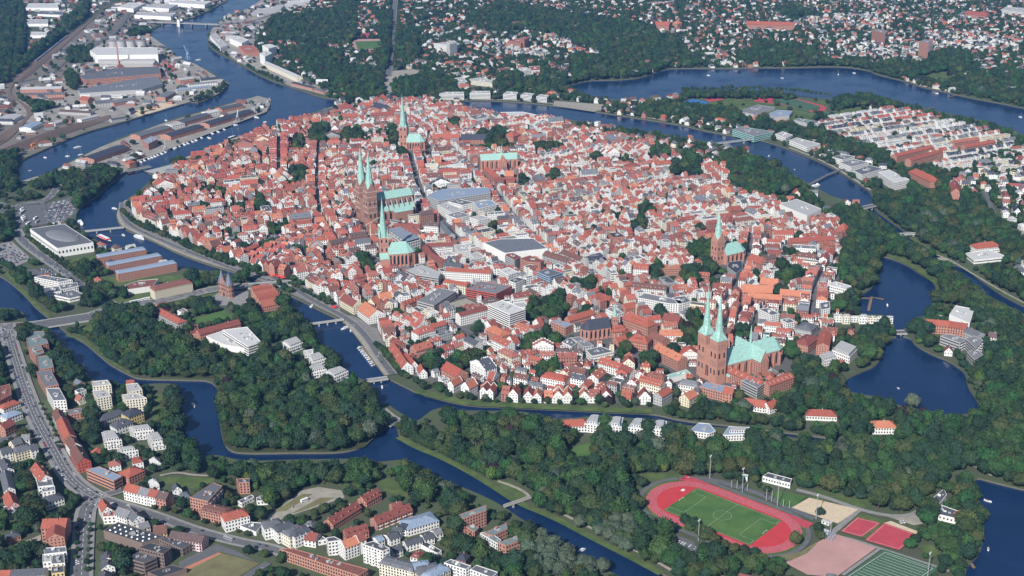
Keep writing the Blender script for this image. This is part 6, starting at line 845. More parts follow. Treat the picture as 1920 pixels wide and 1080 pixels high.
ridge(6, (1660, 285), (1750, 275), 22, 9, 6, WH, 'roof_red_0', 'white villa with red hipped roof in the eastern wood', roof='hip', lm='the red-roofed wood villa'); flat(6, [(1590, 345), (1720, 325), (1830, 365), (1640, 385)], 6, WH, 'roof_light_1', 'white low club house with pale flat roofs', 'club_house', 'building', style='band', lm='the pale club house'); flat(6, [(1500, 690), (1535, 640), (1640, 660), (1615, 740)], 12, WH, 'roof_light_1', 'white hall with plain white roof above the lower pond', 'hall', 'hall', style=None, lm='the white pond hall')
ridge(6, (1370, 715), (1500, 725), 14, 12, 5, BK, 'roof_red_0', 'brick and cream school with red roof at the pond'); ridge(6, (1500, 725), (1600, 740), 18, 13, 5, BK, 'roof_red_1', 'gabled middle part of the pond school', step=True, lm='the pond school'); ridge(6, (1610, 760), (1680, 790), 16, 11, 4, GY, 'roof_grey_0', 'grey-roofed end of the pond school')
for p, h, lab in (([(1450, 810), (1500, 800), (1600, 830), (1560, 850)], 12, 'grey terraced housing block on the pond bank, left part'), ([(1590, 825), (1640, 810), (1690, 835), (1650, 880)], 14, 'grey terraced housing block on the pond bank, right part'), ([(1600, 900), (1650, 885), (1690, 915), (1640, 945)], 8, 'lowest terrace of the pond-bank housing')): flat(6, p, h, GY, 'roof_grey_2', lab, 'housing_block', 'building', style='band', bal=(0, 1), lm='the terraced pond housing' if 'left' in lab else None)
for i in range(7): x = 850 + i * 48; y = 688 + i * 2; flat(6, [(x, y + (i % 3) * 3), (x + 45, y + (i % 3) * 3), (x + 46, y + 15), (x, y + 14)], (8, 10, 7, 9, 8, 10, 7)[i], (WH, CRM, WH2)[i % 3], ('roof_light_0', 'roof_grey_2', 'roof_light_1')[i % 3], ['westernmost', 'second', 'third', 'fourth', 'fifth', 'sixth', 'easternmost'][i] + ' pale house in the terrace row between the two ponds', 'terrace_house', 'house', lm='the white pond terrace' if i == 3 else None, bal=(0,), pent=1.8 if i % 2 else 0, group='terrace row between the ponds')
flat(6, [(770, 920), (830, 900), (870, 930), (800, 950)], 8, WH, 'roof_grey_0', 'white flat-roofed villa by the lower pond', 'villa', 'villa', pent=2); flat(6, [(840, 890), (890, 840), (990, 880), (940, 930)], 9, WH, 'roof_grey_0', 'white villa with grey roof terraces by the lower pond', 'villa', 'villa', pent=2.5, lm='the lower pond villas'); flat(6, [(800, 520), (860, 505), (950, 530), (920, 550)], 9, WH, 'roof_light_1', 'white stepped terrace above the upper pond', 'terrace_row', 'building', bal=(0,))
# ---- south bank villas and club buildings
for i, (x, y) in enumerate(((1415, 205), (1540, 215), (1660, 225), (1785, 235))): flat(8, [(x - 48, y + 20), (x - 10, y - 28), (x + 47, y - 24), (x + 36, y + 30)], 10, WH, 'roof_blue_0', ['westernmost white villa with blue-grey stepped roof', 'second white villa with blue-grey stepped roof', 'third white villa with blue-grey stepped roof', 'easternmost white villa with blue-grey stepped roof'][i], 'canal_villa', 'villa', pent=2.6, group='white villas with blue-grey roofs', lm='the blue-roofed canal villas' if i == 1 else None)
flat(9, [(40, 265), (90, 220), (150, 225), (185, 265), (150, 280)], 7, WH, 'roof_blue_0', 'villa with broad angular blue-grey roof', 'canal_villa', 'villa'); flat(9, [(225, 290), (260, 240), (390, 245), (380, 285)], 7, WH, 'roof_blue_0', 'u-shaped villa with blue-grey roof and white core', 'canal_villa', 'villa', lm='the u-shaped villa', pent=5); ridge(8, (1260, 200), (1365, 195), 16, 8, 5, WH, 'roof_red_0', 'white house with red roof at the canal bend', roof='hip'); ridge(9, (350, 78), (470, 95), 12, 7, 6, WH, 'roof_red_0', 'long house with red roof in the garden wood'); ridge(9, (470, 105), (520, 85), 12, 7, 6, WH, 'roof_red_0', 'white half-timbered gable house with red roof', lm='the half-timbered gable'); ridge(9, (720, 140), (840, 145), 15, 6, 5, WH2, 'roof_red_1', 'pinkish house with long red roof among trees', roof='hip', lm='the lone red roof'); ridge(9, (1090, 205), (1170, 205), 17, 8, 5, WH, OR, 'white house with bright orange hipped roof in the wood', roof='hip', lm='the orange-roofed wood house')
ridge(9, (10, 60), (60, 30), 14, 10, 5, CR, OR, 'cream house with orange roof at the canal lane'); flat(9, [(90, 15), (130, -10), (290, 20), (225, 50)], 11, BK, 'roof_blue_0', 'brick school with blue-grey roof below the cathedral', 'school_block', 'school', lm='the blue-roofed school'); ridge(9, (235, 15), (290, 25), 14, 12, 5, BK, 'roof_red_0', 'brick head building with red roof next to the school'); flat(9, [(330, -20), (400, -35), (470, -10), (420, 25)], 14, GY, 'roof_grey_2', 'striped grey garage block by the cathedral wings', 'garage', 'garage', style='band')
flat(9, [(450, 520), (480, 500), (615, 535), (605, 560)], 6, WH, 'roof_grey_1', 'long white club house with dark roof at the sports ground', 'club_house', 'building', lm='the sports club house'); flat(9, [(1410, 690), (1450, 680), (1560, 720), (1545, 760), (1440, 735)], 6, WH, 'roof_grey_1', 'white lakeside restaurant with dark roofs', 'restaurant', 'building', lm='the lakeside restaurant'); flat(9, [(1410, 640), (1470, 590), (1485, 625), (1440, 680)], 5, WH, 'roof_grey_1', 'rear wing of the lakeside restaurant', 'restaurant', 'building'); hipc(9, (1560, 715), 8, 8, 7, 4, 0, WH, 'roof_red_0', 'little red-roofed turret of the lakeside restaurant', 'hip', chim=0); flat(9, [(325, 520), (335, 510), (368, 512), (365, 530)], 4, WH, CO, 'small kiosk with turquoise roof by the track', 'kiosk', 'kiosk', style=None)
# stadium
pl, pt, pr, pb = (np.array(G(*q)) for q in ((1236, 956), (1314, 919.5), (1475, 983), (1397, 1020))); cc = (pl + pt + pr + pb) / 4; dl = (pr + pb - pl - pt) / 2; Lp = float(np.linalg.norm(dl)); sa = math.atan2(dl[1], dl[0]); Wp = float((np.linalg.norm(pt - pl) + np.linalg.norm(pr - pb)) / 2); cs_, sn_ = math.cos(sa), math.sin(sa)
def loc2(x, y): return (cc[0] + x * cs_ - y * sn_, cc[1] + x * sn_ + y * cs_)
def oval(hw, hs, n=20): return [loc2(hs + hw * math.sin(math.pi * i / n), -hw * math.cos(math.pi * i / n)) for i in range(n + 1)] + [loc2(-hs - hw * math.sin(math.pi * i / n), hw * math.cos(math.pi * i / n)) for i in range(n + 1)]
hw = Wp / 2 + 3.0; hs = max(40, Lp / 2 + 28 - hw - 10)
print('pitch', Lp, Wp)
sheet('stadium_path', oval(hw + 19, hs), 'asphalt', code=4, block=True); sheet('stadium_verge', oval(hw + 14, hs), 'lawn'); sheet('running_track', oval(hw + 10.2, hs), 'tartan'); b = MB(); LAYER[0] += .01
for x0, x1, y in ((-hs - 34, hs + 36, hw + 6.2),): band(b, [loc2(x0, y), loc2(x1, y)], 12.4, LAYER[0], 'tartan')
b.build('sprint_straight', kind='structure'); sheet('track_infield', oval(hw - .2, hs), 'tartan_dark'); b = MB(); LAYER[0] += .02
for i in range(9): band(b, oval(hw + i * 1.22, hs), .08, LAYER[0], 'line_paint', closed=True)
b.build('lane_marking', kind='structure'); sheet('football_pitch', [loc2(-Lp / 2, -Wp / 2), loc2(Lp / 2, -Wp / 2), loc2(Lp / 2, Wp / 2), loc2(-Lp / 2, Wp / 2)], 'pitch'); b = MB(); LAYER[0] += .02; lw = .12
r0 = [loc2(x, y) for x, y in ((-Lp / 2 + 1.5, -Wp / 2 + 1.5), (Lp / 2 - 1.5, -Wp / 2 + 1.5), (Lp / 2 - 1.5, Wp / 2 - 1.5), (-Lp / 2 + 1.5, Wp / 2 - 1.5))]
def box_line(b, q, w, z):
    for i in range(len(q)): band(b, [q[i], q[(i + 1) % len(q)]], w, z, 'line_paint')
box_line(b, r0, lw, LAYER[0]); band(b, [loc2(0, -Wp / 2 + 1.5), loc2(0, Wp / 2 - 1.5)], lw, LAYER[0], 'line_paint'); box_line(b, [loc2(9.15 * math.cos(i * .3927), 9.15 * math.sin(i * .3927)) for i in range(16)], lw, LAYER[0])
for s in (-1, 1): box_line(b, [loc2(s * (Lp / 2 - 1.5), -20), loc2(s * (Lp / 2 - 18), -20), loc2(s * (Lp / 2 - 18), 20), loc2(s * (Lp / 2 - 1.5), 20)], lw, LAYER[0])
b.build('pitch_marking', kind='structure')
def goal(p, ang, lab, w=7.3, h=2.4):
    o = empty('football_goal', (*p, 0), ang); b = MB()
    for s in (-1, 1): b.bar((0, s * w / 2, 0), (0, s * w / 2, h), .25, 'white_paint'); b.bar((0, s * w / 2, h), (-1.6, s * w / 2, .1), .12, 'white_paint')
    b.bar((0, -w / 2, h), (0, w / 2, h), .25, 'white_paint'); b.build('goal_frame', o); tag(o, lab, 'goal')
goal(loc2(-Lp / 2 + 1.5, 0), sa, 'white goal at the far-left end of the stadium pitch'); goal(loc2(Lp / 2 - 1.5, 0), sa + math.pi, 'white goal at the end of the stadium pitch near the sand court'); LM.append(('the running track', tuple(cc)))
b = MB(); p = loc2(-hs - hw * .55, hw * .5); b.box((0, 0, 0), (7, 9, .9), 'roof_blue_0'); b.box((0, 0, .9), (3, 4, .4), 'white_paint'); o = b.build('high_jump_mat'); o.location = (*p, .4); o.rotation_euler = (0, 0, sa); tag(o, 'grey-blue landing mat on the red curve of the track', 'mat')
for x, y, lab in ((hs + hw * .5, hw * .2, 'dark landing mat at the lower red curve'), (hs + hw * .25, -hw * .35, 'second dark mat beside the pitch corner')): b = MB(); b.box((0, 0, 0), (5, 4, .8), 'black'); o = b.build('landing_mat'); o.location = (*loc2(x, y), .4); o.rotation_euler = (0, 0, sa); tag(o, lab, 'mat')
S('sand_court', 9, 'sand', (612, 702), (712, 646), (988, 712), (872, 792), code=4, block=True); S('training_lawn', 9, 'pitch', (495, 625), (540, 606), (700, 642), (615, 700), (560, 690), code=4, block=True); S('lawn', 9, 'lawn', (880, 830), (1005, 735), (1145, 775), (1030, 880), code=4, block=True); S('red_court', 9, 'tartan', (888, 836), (982, 757), (1112, 790), (1006, 868), code=4, block=True); S('red_court', 9, 'tartan', (1022, 886), (1132, 788), (1326, 856), (1218, 942), code=4, block=True); S('court_surround', 9, 'sand', (1132, 788), (1170, 778), (1336, 842), (1326, 856), code=4, block=True); S('cinder_pitch', 9, 'cinder', (560, 1005), (850, 848), (1088, 930), (860, 1095), (700, 1080), code=4, block=True); S('turf_pitch', 9, 'turf', (890, 1110), (1130, 938), (1440, 1045), (1330, 1130), (1000, 1180), code=4, block=True); S('verge', 9, 'dry_grass', (520, 980), (660, 950), (760, 900), (700, 960), (600, 1005)); S('lawn', 9, 'lawn', (1310, 920), (1400, 910), (1450, 960), (1400, 985), code=5)
b = MB(); LAYER[0] += .02; q = [np.array(G(*x)) for x in T(9, (905, 1095), (1135, 945), (1425, 1045), (1180, 1210))]; U, V = q[2] - q[1], q[0] - q[1]
for i in range(1, 14): band(b, [q[1] + U * i / 14 + V * .04, q[1] + U * i / 14 + V * .96], .3, LAYER[0], 'line_paint') if False else band(b, [q[1] + V * i / 14 + U * .08, q[1] + V * i / 14 + U * .92], .3, LAYER[0], 'line_paint')
box_line(b, [tuple(q[1] + U * x + V * y) for x, y in ((.04, .03), (.96, .03), (.96, .97), (.04, .97))], .35, LAYER[0]); b.build('turf_marking', kind='structure')
b = MB(); q = [np.array(G(*x)) for x in T(9, (1022, 886), (1132, 788), (1326, 856), (1218, 942))]; box_line(b, [tuple(np.mean(q, 0) + (x - np.mean(q, 0)) * .9) for x in q], .2, LAYER[0]); q = [np.array(G(*x)) for x in T(9, (888, 836), (982, 757), (1112, 790), (1006, 868))]; box_line(b, [tuple(np.mean(q, 0) + (x - np.mean(q, 0)) * .9) for x in q], .2, LAYER[0]); b.build('court_marking', kind='structure')
def pole(k, p, h, lab, lamps=True):
    c = G(*TT(k, [p])[0]); o = empty('floodlight_mast', (*c, 0), sa); b = MB(); b.cone((0, 0), .45, .25, 0, h, 8, 'metal'); b.build('mast', o)
    if lamps: b = MB(); b.box((0, 0, h - .6), (.5, 3.2, 1.5), 'white_paint'); b.build('lamp_panel', o)
    tag(o, lab, 'floodlight' if lamps else 'pole', 'masts round the sports ground')
for p, h, lab in (((152, 535), 27, 'tall floodlight mast at the far curve of the running track'), ((335, 608), 27, 'tall floodlight mast by the turquoise kiosk'), ((532, 690), 29, 'tall floodlight mast by the training lawn'), ((750, 760), 27, 'floodlight mast in front of the sand court'), ((88, 880), 22, 'floodlight mast at the tree row below the pitch'), ((1377, 1090), 26, 'floodlight mast at the bottom edge by the turf pitch'), ((830, 850), 14, 'floodlight mast by the climbing frame')): pole(9, p, h, lab)
for p, h, lab in (((470, 655), 13, 'thin pole by the club house road'), ((500, 662), 13, 'thin pole beside the training lawn corner'), ((565, 692), 9, 'thin net pole in the training lawn'), ((600, 700), 9, 'thin net pole at the sand court corner'), ((275, 582), 9, 'thin flag pole left of the kiosk mast'), ((305, 590), 10, 'thin flag pole between two masts'), ((363, 602), 9, 'thin flag pole right of the kiosk mast')): pole(9, p, h, lab, False)
o = empty('climbing_frame', (*G(*T(9, (822, 880))[0]), 0), sa); b = MB()
for i in range(4):
    for j in range(3): b.bar((i * 3.2 - 5, j * 3 - 3, 0), (i * 3.2 - 5, j * 3 - 3, 8), .3, 'wall_blue_0')
for i in range(4): b.bar((i * 3.2 - 5, -3, 8), (i * 3.2 - 5, 3, 8), .3, 'wall_blue_0')
b.build('steel_frame', o); tag(o, 'pale blue climbing frame at the corner of the cinder pitch', 'climbing frame')
for p, lab in (((800, 835), 'white container beside the climbing frame'), ((808, 785), 'white hut at the corner of the sand court')):
    c = G(*T(9, p)[0]); P = house(8, 5, 2.6, 1, 'gable', 'wall_white_0', 'roof_light_0', True, 0); tag(to_thing('hut', P, c, sa), lab, 'hut'); take(np.array(c), 9, 6, sa)
# ------------------------------------------------------------------ streets of ordinary houses
def palette(px, py):
    """roof and wall mix over the old town: redder to the west, flat and pale in the shopping streets"""
    cen = math.exp(-(((px - 860) / 130) ** 2 + ((py - 440) / 120) ** 2)); west = px < 640
    r = rnd.random()
    if r < .45 * cen: rf = rnd.choice(['light', 'grey', 'grey'])
    elif r < .45 * cen + (.08 if west else .2): rf = 'grey'
    elif r < .45 * cen + (.18 if west else .3): rf = 'brown'
    elif r < .45 * cen + .35: rf = 'orange'
    else: rf = 'vermilion' if rnd.random() < 1.15 - px / 1100 else 'red'
    q = rnd.random(); wl_ = ('brick' if q < .36 else 'white' if q < .84 else 'cream' if q < .92 else 'grey') if west else ('white' if q < .66 else 'cream' if q < .78 else 'brick' if q < .93 else 'grey')
    return rf, wl_
def mood(c):
    """slow drift over the town: which way roofs turn and which tiles a neighbourhood likes"""
    return math.sin(c[0] * .019 + c[1] * .011) + math.sin(c[1] * .023 - c[0] * .008 + 1.7), math.sin(c[0] * .031 - c[1] * .027 + .6)
LAST = ['red', 'white']
def old_house(c, ang, L, W, h, front, big=False):
    px, py = PX((c[0], c[1], 6)); rf, wl_ = palette(px, py)
    if rnd.random() < .25: rf = LAST[0]
    LAST[:] = [rf, wl_]; cen = math.exp(-(((px - 880) / 150) ** 2 + ((py - 440) / 110) ** 2))
    flatr = rf == 'light' or (rf == 'grey' and rnd.random() < .4) or (big and rnd.random() < cen * .8)
    gable = front and rnd.random() < (.85 if mood(c)[0] > -.3 else .2)
    if flatr: cand('townhouse', c, L, W, h, 0, 'flat', wl_ if not big else rnd.choice(['white', 'white', 'grey', 'cream']), rnd.choice(['light', 'grey', 'grey']) if big else rf, ang, chim=0); return
    rh = W / 2 * rnd.uniform(.8, 1.15) if gable else L / 2 * rnd.uniform(.6, .85)
    if gable: cand('townhouse', c, L, W, h, min(rh, 8), 'gable' if rnd.random() < .85 else 'half', wl_, rf, ang, step=front and rnd.random() < .3, chim=rnd.randrange(0, 3), dorm=rnd.choice([0, 0, 0, 2]), ends=True)
    else: cand('townhouse', c, W, L, h, min(rh, 7), 'gable' if rnd.random() < .75 else rnd.choice(['mansard', 'hip']), wl_, rf, ang + math.pi / 2, chim=rnd.randrange(0, 3), dorm=rnd.choice([0, 2, 2, 3]))
def line_street(pts, w):
    p = np.array(pts)
    for a, b in zip(p[:-1], p[1:]):
        L = np.linalg.norm(b - a); t = (b - a) / L; nrm = np.array([-t[1], t[0]])
        for s in (-1, 1):
            k = rnd.uniform(0, 3); h = rnd.uniform(10, 14)
            while k < L - 4:
                W = rnd.uniform(6.5, 11.5); D = rnd.uniform(11, 16); h = .5 * h + .5 * rnd.uniform(8.5, 16)
                for D2 in (D, D * .75):
                    c = a + t * (k + W / 2) + nrm * s * (w / 2 + .6 + D2 / 2)
                    if free(c, D2 - 2, W - 3.8, math.atan2(nrm[1], nrm[0]), [1]):
                        old_house(tuple(c), math.atan2(s * nrm[1], s * nrm[0]) + math.pi, D2, W - .1, h, True); break
                k += W
def front(k, pts, walls, hr, dw=(8, 13), rf=('red', 'red', 'red', 'brown', 'orange')):
    p = smooth([G(*x) for x in TT(k, pts)], 1)
    for a, b in zip(p[:-1], p[1:]):
        L = np.linalg.norm(b - a); t = (b - a) / L; nrm = np.array([-t[1], t[0]]); m = (a + b) / 2
        if nrm @ (m - CAM[:2]) < 0: nrm = -nrm
        kk = 0
        while kk < L - 3:
            W = rnd.uniform(*dw); D = rnd.uniform(14, 19); c = a + t * (kk + W / 2) + nrm * (D / 2); ang = math.atan2(nrm[1], nrm[0])
            if free(c, D - 4, W - 4, ang):
                h = rnd.uniform(*hr); wl_ = rnd.choice(walls)
                if rnd.random() < .65: cand('townhouse', tuple(c), D, W - .1, h, min(8, W * .6), 'gable', wl_, rnd.choice(rf), ang, step=rnd.random() < .6, chim=1)
                else: cand('townhouse', tuple(c), W - .1, D, h, 6, 'gable', wl_, rnd.choice(rf), ang + math.pi / 2, chim=1, dorm=2)
            kk += W
WB = ('white', 'white', 'white', 'white', 'cream')
front(4, [(737, 108), (780, 168), (900, 218), (1005, 268)], WB, (12, 15)); front(4, [(1010, 272), (1150, 338), (1290, 398)], ('brick', 'brick', 'white', 'grey'), (12, 15), (11, 17)); front(4, [(1295, 400), (1360, 428), (1500, 468), (1620, 492)], ('white', 'white', 'white', 'brick', 'brick'), (13, 16)); front(4, [(1655, 495), (1740, 545), (1810, 592), (1915, 642)], WB, (12, 15)); front(8, [(600, 42), (720, 78), (960, 102)], ('white', 'white', 'brick'), (8, 11)); front(8, [(965, 102), (1200, 110), (1540, 107), (1660, 120), (1820, 104)], WB, (7, 9), (9, 14), ('orange', 'red', 'orange', 'red')); front(5, [(205, 768), (250, 862)], ('brick', 'white', 'cream'), (10, 13))
for pts, w in STREETS: line_street(smooth(pts, 1), w)
# courtyards and back buildings
jj, ii = np.nonzero((zone == 1) & ~occ)
for n in NR.integers(0, len(ii), 170):
    c = (X0 + ii[n] * CS, Y0 + jj[n] * CS); q = PX((*c, 0)); r0 = rnd.uniform(6, 15); paint(zone, [(c[0] + r0 * rnd.uniform(.6, 1.2) * math.cos(a / 8 * 6.283), c[1] + r0 * rnd.uniform(.6, 1.2) * math.sin(a / 8 * 6.283)) for a in range(8)], 12)
ys, xs = np.nonzero((zone == 1) & ~occ); order = NR.permutation(len(xs))
sd = [(np.array(smooth(p, 1)), w) for p, w in STREETS]; mids = np.array([(a + b) / 2 for p, w in sd for a, b in zip(p[:-1], p[1:])]); dirs = np.array([math.atan2(*(b - a)[::-1]) for p, w in sd for a, b in zip(p[:-1], p[1:])])
for rnd_pass, (smin, smax, cnt) in enumerate(((22, 36, 9000), (14, 25, 13000), (7.5, 11, 22000), (5, 7.5, 8000))):
    for n in order[:cnt] if rnd_pass == 0 else NR.permutation(order)[:cnt]:
        if occ[ys[n], xs[n]]: continue
        c = (X0 + (xs[n] + rnd.random()) * CS, Y0 + (ys[n] + rnd.random()) * CS)
        i = np.argmin(((mids - c) ** 2).sum(1)); a = dirs[i] + (math.pi / 2 if mood(c)[1] > rnd.uniform(-.5, .5) else 0); L = rnd.uniform(smin, smax); W = rnd.uniform(.55, .85) * L if L < 13 else max(8, rnd.uniform(.4, .6) * L)
        if rnd_pass == 0 and math.hypot((PX((*c, 0))[0] - 880) / 200, (PX((*c, 0))[1] - 440) / 130) > 1.1 and rnd.random() < .88: continue
        if free(c, L + .2, W + .2, a, [1]) and rnd.random() < (.9, .75, .5, .35)[rnd_pass]: old_house(c, a, W, L, rnd.uniform(9, 15) if rnd_pass == 0 else rnd.uniform(7, 12) if rnd_pass == 1 else rnd.uniform(5, 10), rnd.random() < .35, rnd_pass < 2)
# terraces and suburbs
def rows(code, step, gap, depth, angf, hmin, hmax, roofs, walls, kind):
    jj, ii = np.nonzero(zone == code)
    if not len(ii): return
    x0, x1, y0, y1 = X0 + ii.min() * CS, X0 + ii.max() * CS, Y0 + jj.min() * CS, Y0 + jj.max() * CS; cx, cy = (x0 + x1) / 2, (y0 + y1) / 2; Rr = math.hypot(x1 - x0, y1 - y0) / 2; a = angf; cs, sn = math.cos(a), math.sin(a)
    for v in np.arange(-Rr, Rr, gap):
        u = -Rr
        while u < Rr:
            n = rnd.randrange(9, 22); w0 = rnd.uniform(6.5, 9.5); rf = rnd.choice(roofs); wl_ = rnd.choice(walls); h = rnd.uniform(hmin, hmax); rt = rnd.choice(['gable', 'gable', 'gable', 'mansard', 'flat'])
            for _ in range(n):
                vv = v + rnd.uniform(-.5, .5); c = (cx + u * cs - vv * sn, cy + u * sn + vv * cs)
                if free(c, w0 - 3.8, depth - 1, a, [code]):
                    cand(kind, c, w0, depth, h + rnd.uniform(-.4, .4), 0 if rt == 'flat' else rnd.uniform(3.2, 4.5), rt, wl_ if rnd.random() < .8 else rnd.choice(walls), rf if rnd.random() < .88 else rnd.choice(roofs), a, chim=1 if rt != 'flat' else 0, dorm=rnd.choice([0, 1]) if rt != 'flat' else 0)
                u += w0
            u += rnd.uniform(2, 9)
v = np.array(G(1900, 250)) - np.array(G(1520, 245)) if False else np.array(G(*T(3, (1700, 790))[0])) - np.array(G(*T(3, (1200, 870))[0]))
rows(8, 0, 31, 11.5, math.atan2(v[1], v[0]), 8, 10.5, ['grey', 'red', 'red', 'vermilion', 'grey', 'brown', 'slate'], ['white', 'white', 'white', 'white', 'white', 'cream'], 'terraced_house')
def scatter(code, sp, prob, Ls, hs, roofs, walls, kind, keep=4):
    jj, ii = np.nonzero(zone == code)
    if not len(ii): return
    cells = {}
    for x in np.arange(X0 + ii.min() * CS, X0 + ii.max() * CS, sp):
        for y in np.arange(Y0 + jj.min() * CS, Y0 + jj.max() * CS, sp):
            if rnd.random() > prob: continue
            c = (x + rnd.uniform(-.3, .3) * sp, y + rnd.uniform(-.3, .3) * sp); px, py = PX((c[0], c[1], 0))
            if not (-260 < px < 2180 and -60 < py < 1250): continue
            key = (int(c[0] / 210), int(c[1] / 210)); a = cells.setdefault(key, rnd.uniform(0, math.pi)) + rnd.choice([0, math.pi / 2])
            L = rnd.uniform(*Ls) * (1.9 if rnd.random() < .18 else 1); W = rnd.uniform(8.5, 12)
            if free(c, L + keep, W + keep, a, [code]): cand(kind, c, L, W, rnd.uniform(*hs), rnd.uniform(3.2, 5.5), rnd.choices(['gable', 'hip', 'mansard', 'flat'], [5, 3, 2, 1.5])[0], rnd.choice(walls), rnd.choice(roofs), a, chim=rnd.choice([0, 1]), dorm=rnd.choice([0, 0, 1]))
scatter(0, 21, .66, (9, 15), (5, 9), ['red', 'grey', 'grey', 'slate', 'brown', 'light', 'red'], ['white', 'white', 'white', 'white', 'cream', 'brick'], 'suburban_house'); scatter(10, 30, .22, (10, 16), (6, 10), ['red', 'grey', 'brown'], ['white', 'white', 'cream'], 'suburban_house'); scatter(11, 17, .8, (9, 15), (7, 11), ['red', 'red', 'grey', 'grey', 'slate', 'light'], ['white', 'white', 'white', 'cream'], 'suburban_house', 2.5); scatter(7, 25, .55, (10, 16), (6, 10), ['red', 'red', 'grey', 'light', 'brown'], ['white', 'white', 'cream'], 'suburban_house'); scatter(9, 19, .75, (10, 17), (7, 11), ['grey', 'grey', 'red', 'light', 'slate', 'brown'], ['white', 'white', 'cream', 'brick', 'grey'], 'suburban_house', 3)
scatter(6, 27, .55, (12, 30), (4, 8), ['light', 'grey', 'light', 'brown', 'slate'], ['white', 'grey', 'brick'], 'works_building', 5)
# the houses that show largest become things of their own, the rest one body per kind
ORD = ['first', 'second', 'third', 'fourth', 'fifth', 'sixth', 'seventh', 'eighth', 'ninth', 'tenth', 'eleventh', 'twelfth']
def rel_to(c):
    q = PX((c[0], c[1], 0)); best = min(range(len(LM)), key=lambda i: np.hypot(*(LMP[i] - q) * (1, 1.8))); d = q - LMP[best]
    r = 'behind' if d[1] < -abs(d[0]) * .45 else 'in front of' if d[1] > abs(d[0]) * .45 else 'beside'
    return best, r, float(np.hypot(*(np.array(c) - LM[best][1])))
LMP = [PX((p[0], p[1], 0)) for _, p in LM]
def finish(kind, cat, limit, group, plural):
    cs = [c for c in CAND if c['kind'] == kind]
    for c in cs:
        q = PX((*c['c'], 5)); ok = -5 < q[0] < 1925 and -5 < q[1] < 1085; dist = np.linalg.norm(np.array([*c['c'], 5]) - CAM); a = c['args']; c['s'] = (math.sqrt(a['L'] * a['W']) + a['h'] * .8) / dist if ok else 0; c['in'] = ok
    cs.sort(key=lambda c: -c['s']); ranks = {}
    for c in cs:
        if c['in']:
            c['rel'] = rel_to(c['c']); a = c['args']; rt = {'flat': 'flat-roofed', 'hip': 'hip-roofed', 'mansard': 'mansard-roofed', 'half': 'half-hipped'}.get(c['roof'], 'gabled')
            if a.get('step') and c['roof'] == 'gable': rt = 'step-gabled'
            noun = {'townhouse': 'townhouse', 'suburban_house': 'house', 'terraced_house': 'rowhouse', 'works_building': 'shed'}[kind]; c['desc'] = f"{WD[c['wall']]} {rt} {noun} with {RDS[c['rf']]} roof"; ranks.setdefault((c['desc'], c['rel'][:2]), []).append(c)
    for k, v in ranks.items():
        v.sort(key=lambda c: c['rel'][2])
        for i, c in enumerate(v): c['n'] = i; c['of'] = len(v)
    nth = 0
    for i, c in enumerate(cs):
        r = random.Random(i); P = house(r=r, **c['args'])
        if nth < limit and c['in'] and c['n'] < len(ORD):
            nth += 1; root = to_thing(kind, P, c['c'], c['a']); l = LM[c['rel'][0]][0]
            tag(root, f"{c['desc']} {c['rel'][1]} {l}" if c['of'] == 1 else f"{ORD[c['n']]} {c['desc']} {c['rel'][1]} {l}", cat, group)
        else: to_mass(plural, P, c['c'], c['a'])
finish('townhouse', 'house', 300, 'old town houses', 'townhouse_mass'); finish('suburban_house', 'house', 300, 'houses of the outer quarters', 'suburb_house_mass'); finish('terraced_house', 'terraced house', 140, 'terraced houses of the eastern quarter', 'terrace_mass'); finish('works_building', 'shed', 120, 'sheds of the harbour works', 'works_shed_mass')
for k, b in MASS.items(): b.build(k, kind='stuff')
print('cands', len(CAND), 'things', len(COL.objects))
# ------------------------------------------------------------------ bridges, boats, cranes, sports ground, cars
def bridge(k, p0, p1, w, lab, lm=None, z=3.2, m='asphalt', rail='concrete', piers=2, name='bridge', arch=False):
    a, b = (np.array(G(*q, z)) for q in TT(k, [p0, p1])); d = b - a; L = float(np.linalg.norm(d)); ang = math.atan2(d[1], d[0]); c = (a + b) / 2; o = empty(name, (c[0], c[1], 0), ang)
    B = MB(); B.box((0, 0, z - 1.2), (L, w, 1.0), 'concrete'); B.box((0, 0, z - .2), (L, w - 1.2, .22), m); B.build('deck', o)
    for s in (-1, 1): B = MB(); B.box((0, s * (w / 2 - .2), z - .2), (L, .35, 1.2), rail); B.build('parapet', o)
    for i in range(piers): B = MB(); B.box((-L / 2 + L * (i + 1) / (piers + 1), 0, -3.5), (1.6, w * .8, z + 2.4), 'concrete'); B.build('pier', o)
    done(o, lab, 'bridge', lm, tuple(c)); return o, L, ang
o, L, a = bridge(1, (835, 122), (1245, 138), 16, 'long lift bridge with white control towers over the harbour mouth', 'the lift bridge', z=8, piers=4)
for s in (-1, 1): b = MB(); b.box((-L * .06, s * 9, -3), (9, 6, 24), WH2); b.box((-L * .06, s * 9, 21), (10, 7, .6), 'roof_grey_0'); b.build('control_tower', o)
bridge(1, (715, 962), (845, 935), 10, 'low swing bridge linking the harbour peninsula with the old town quay', 'the swing bridge', z=2.6); bridge(4, (465, 222), (695, 198), 4, 'slender pale footbridge from the concert hall to the old town', 'the concert hall footbridge', m='pavement', z=4)
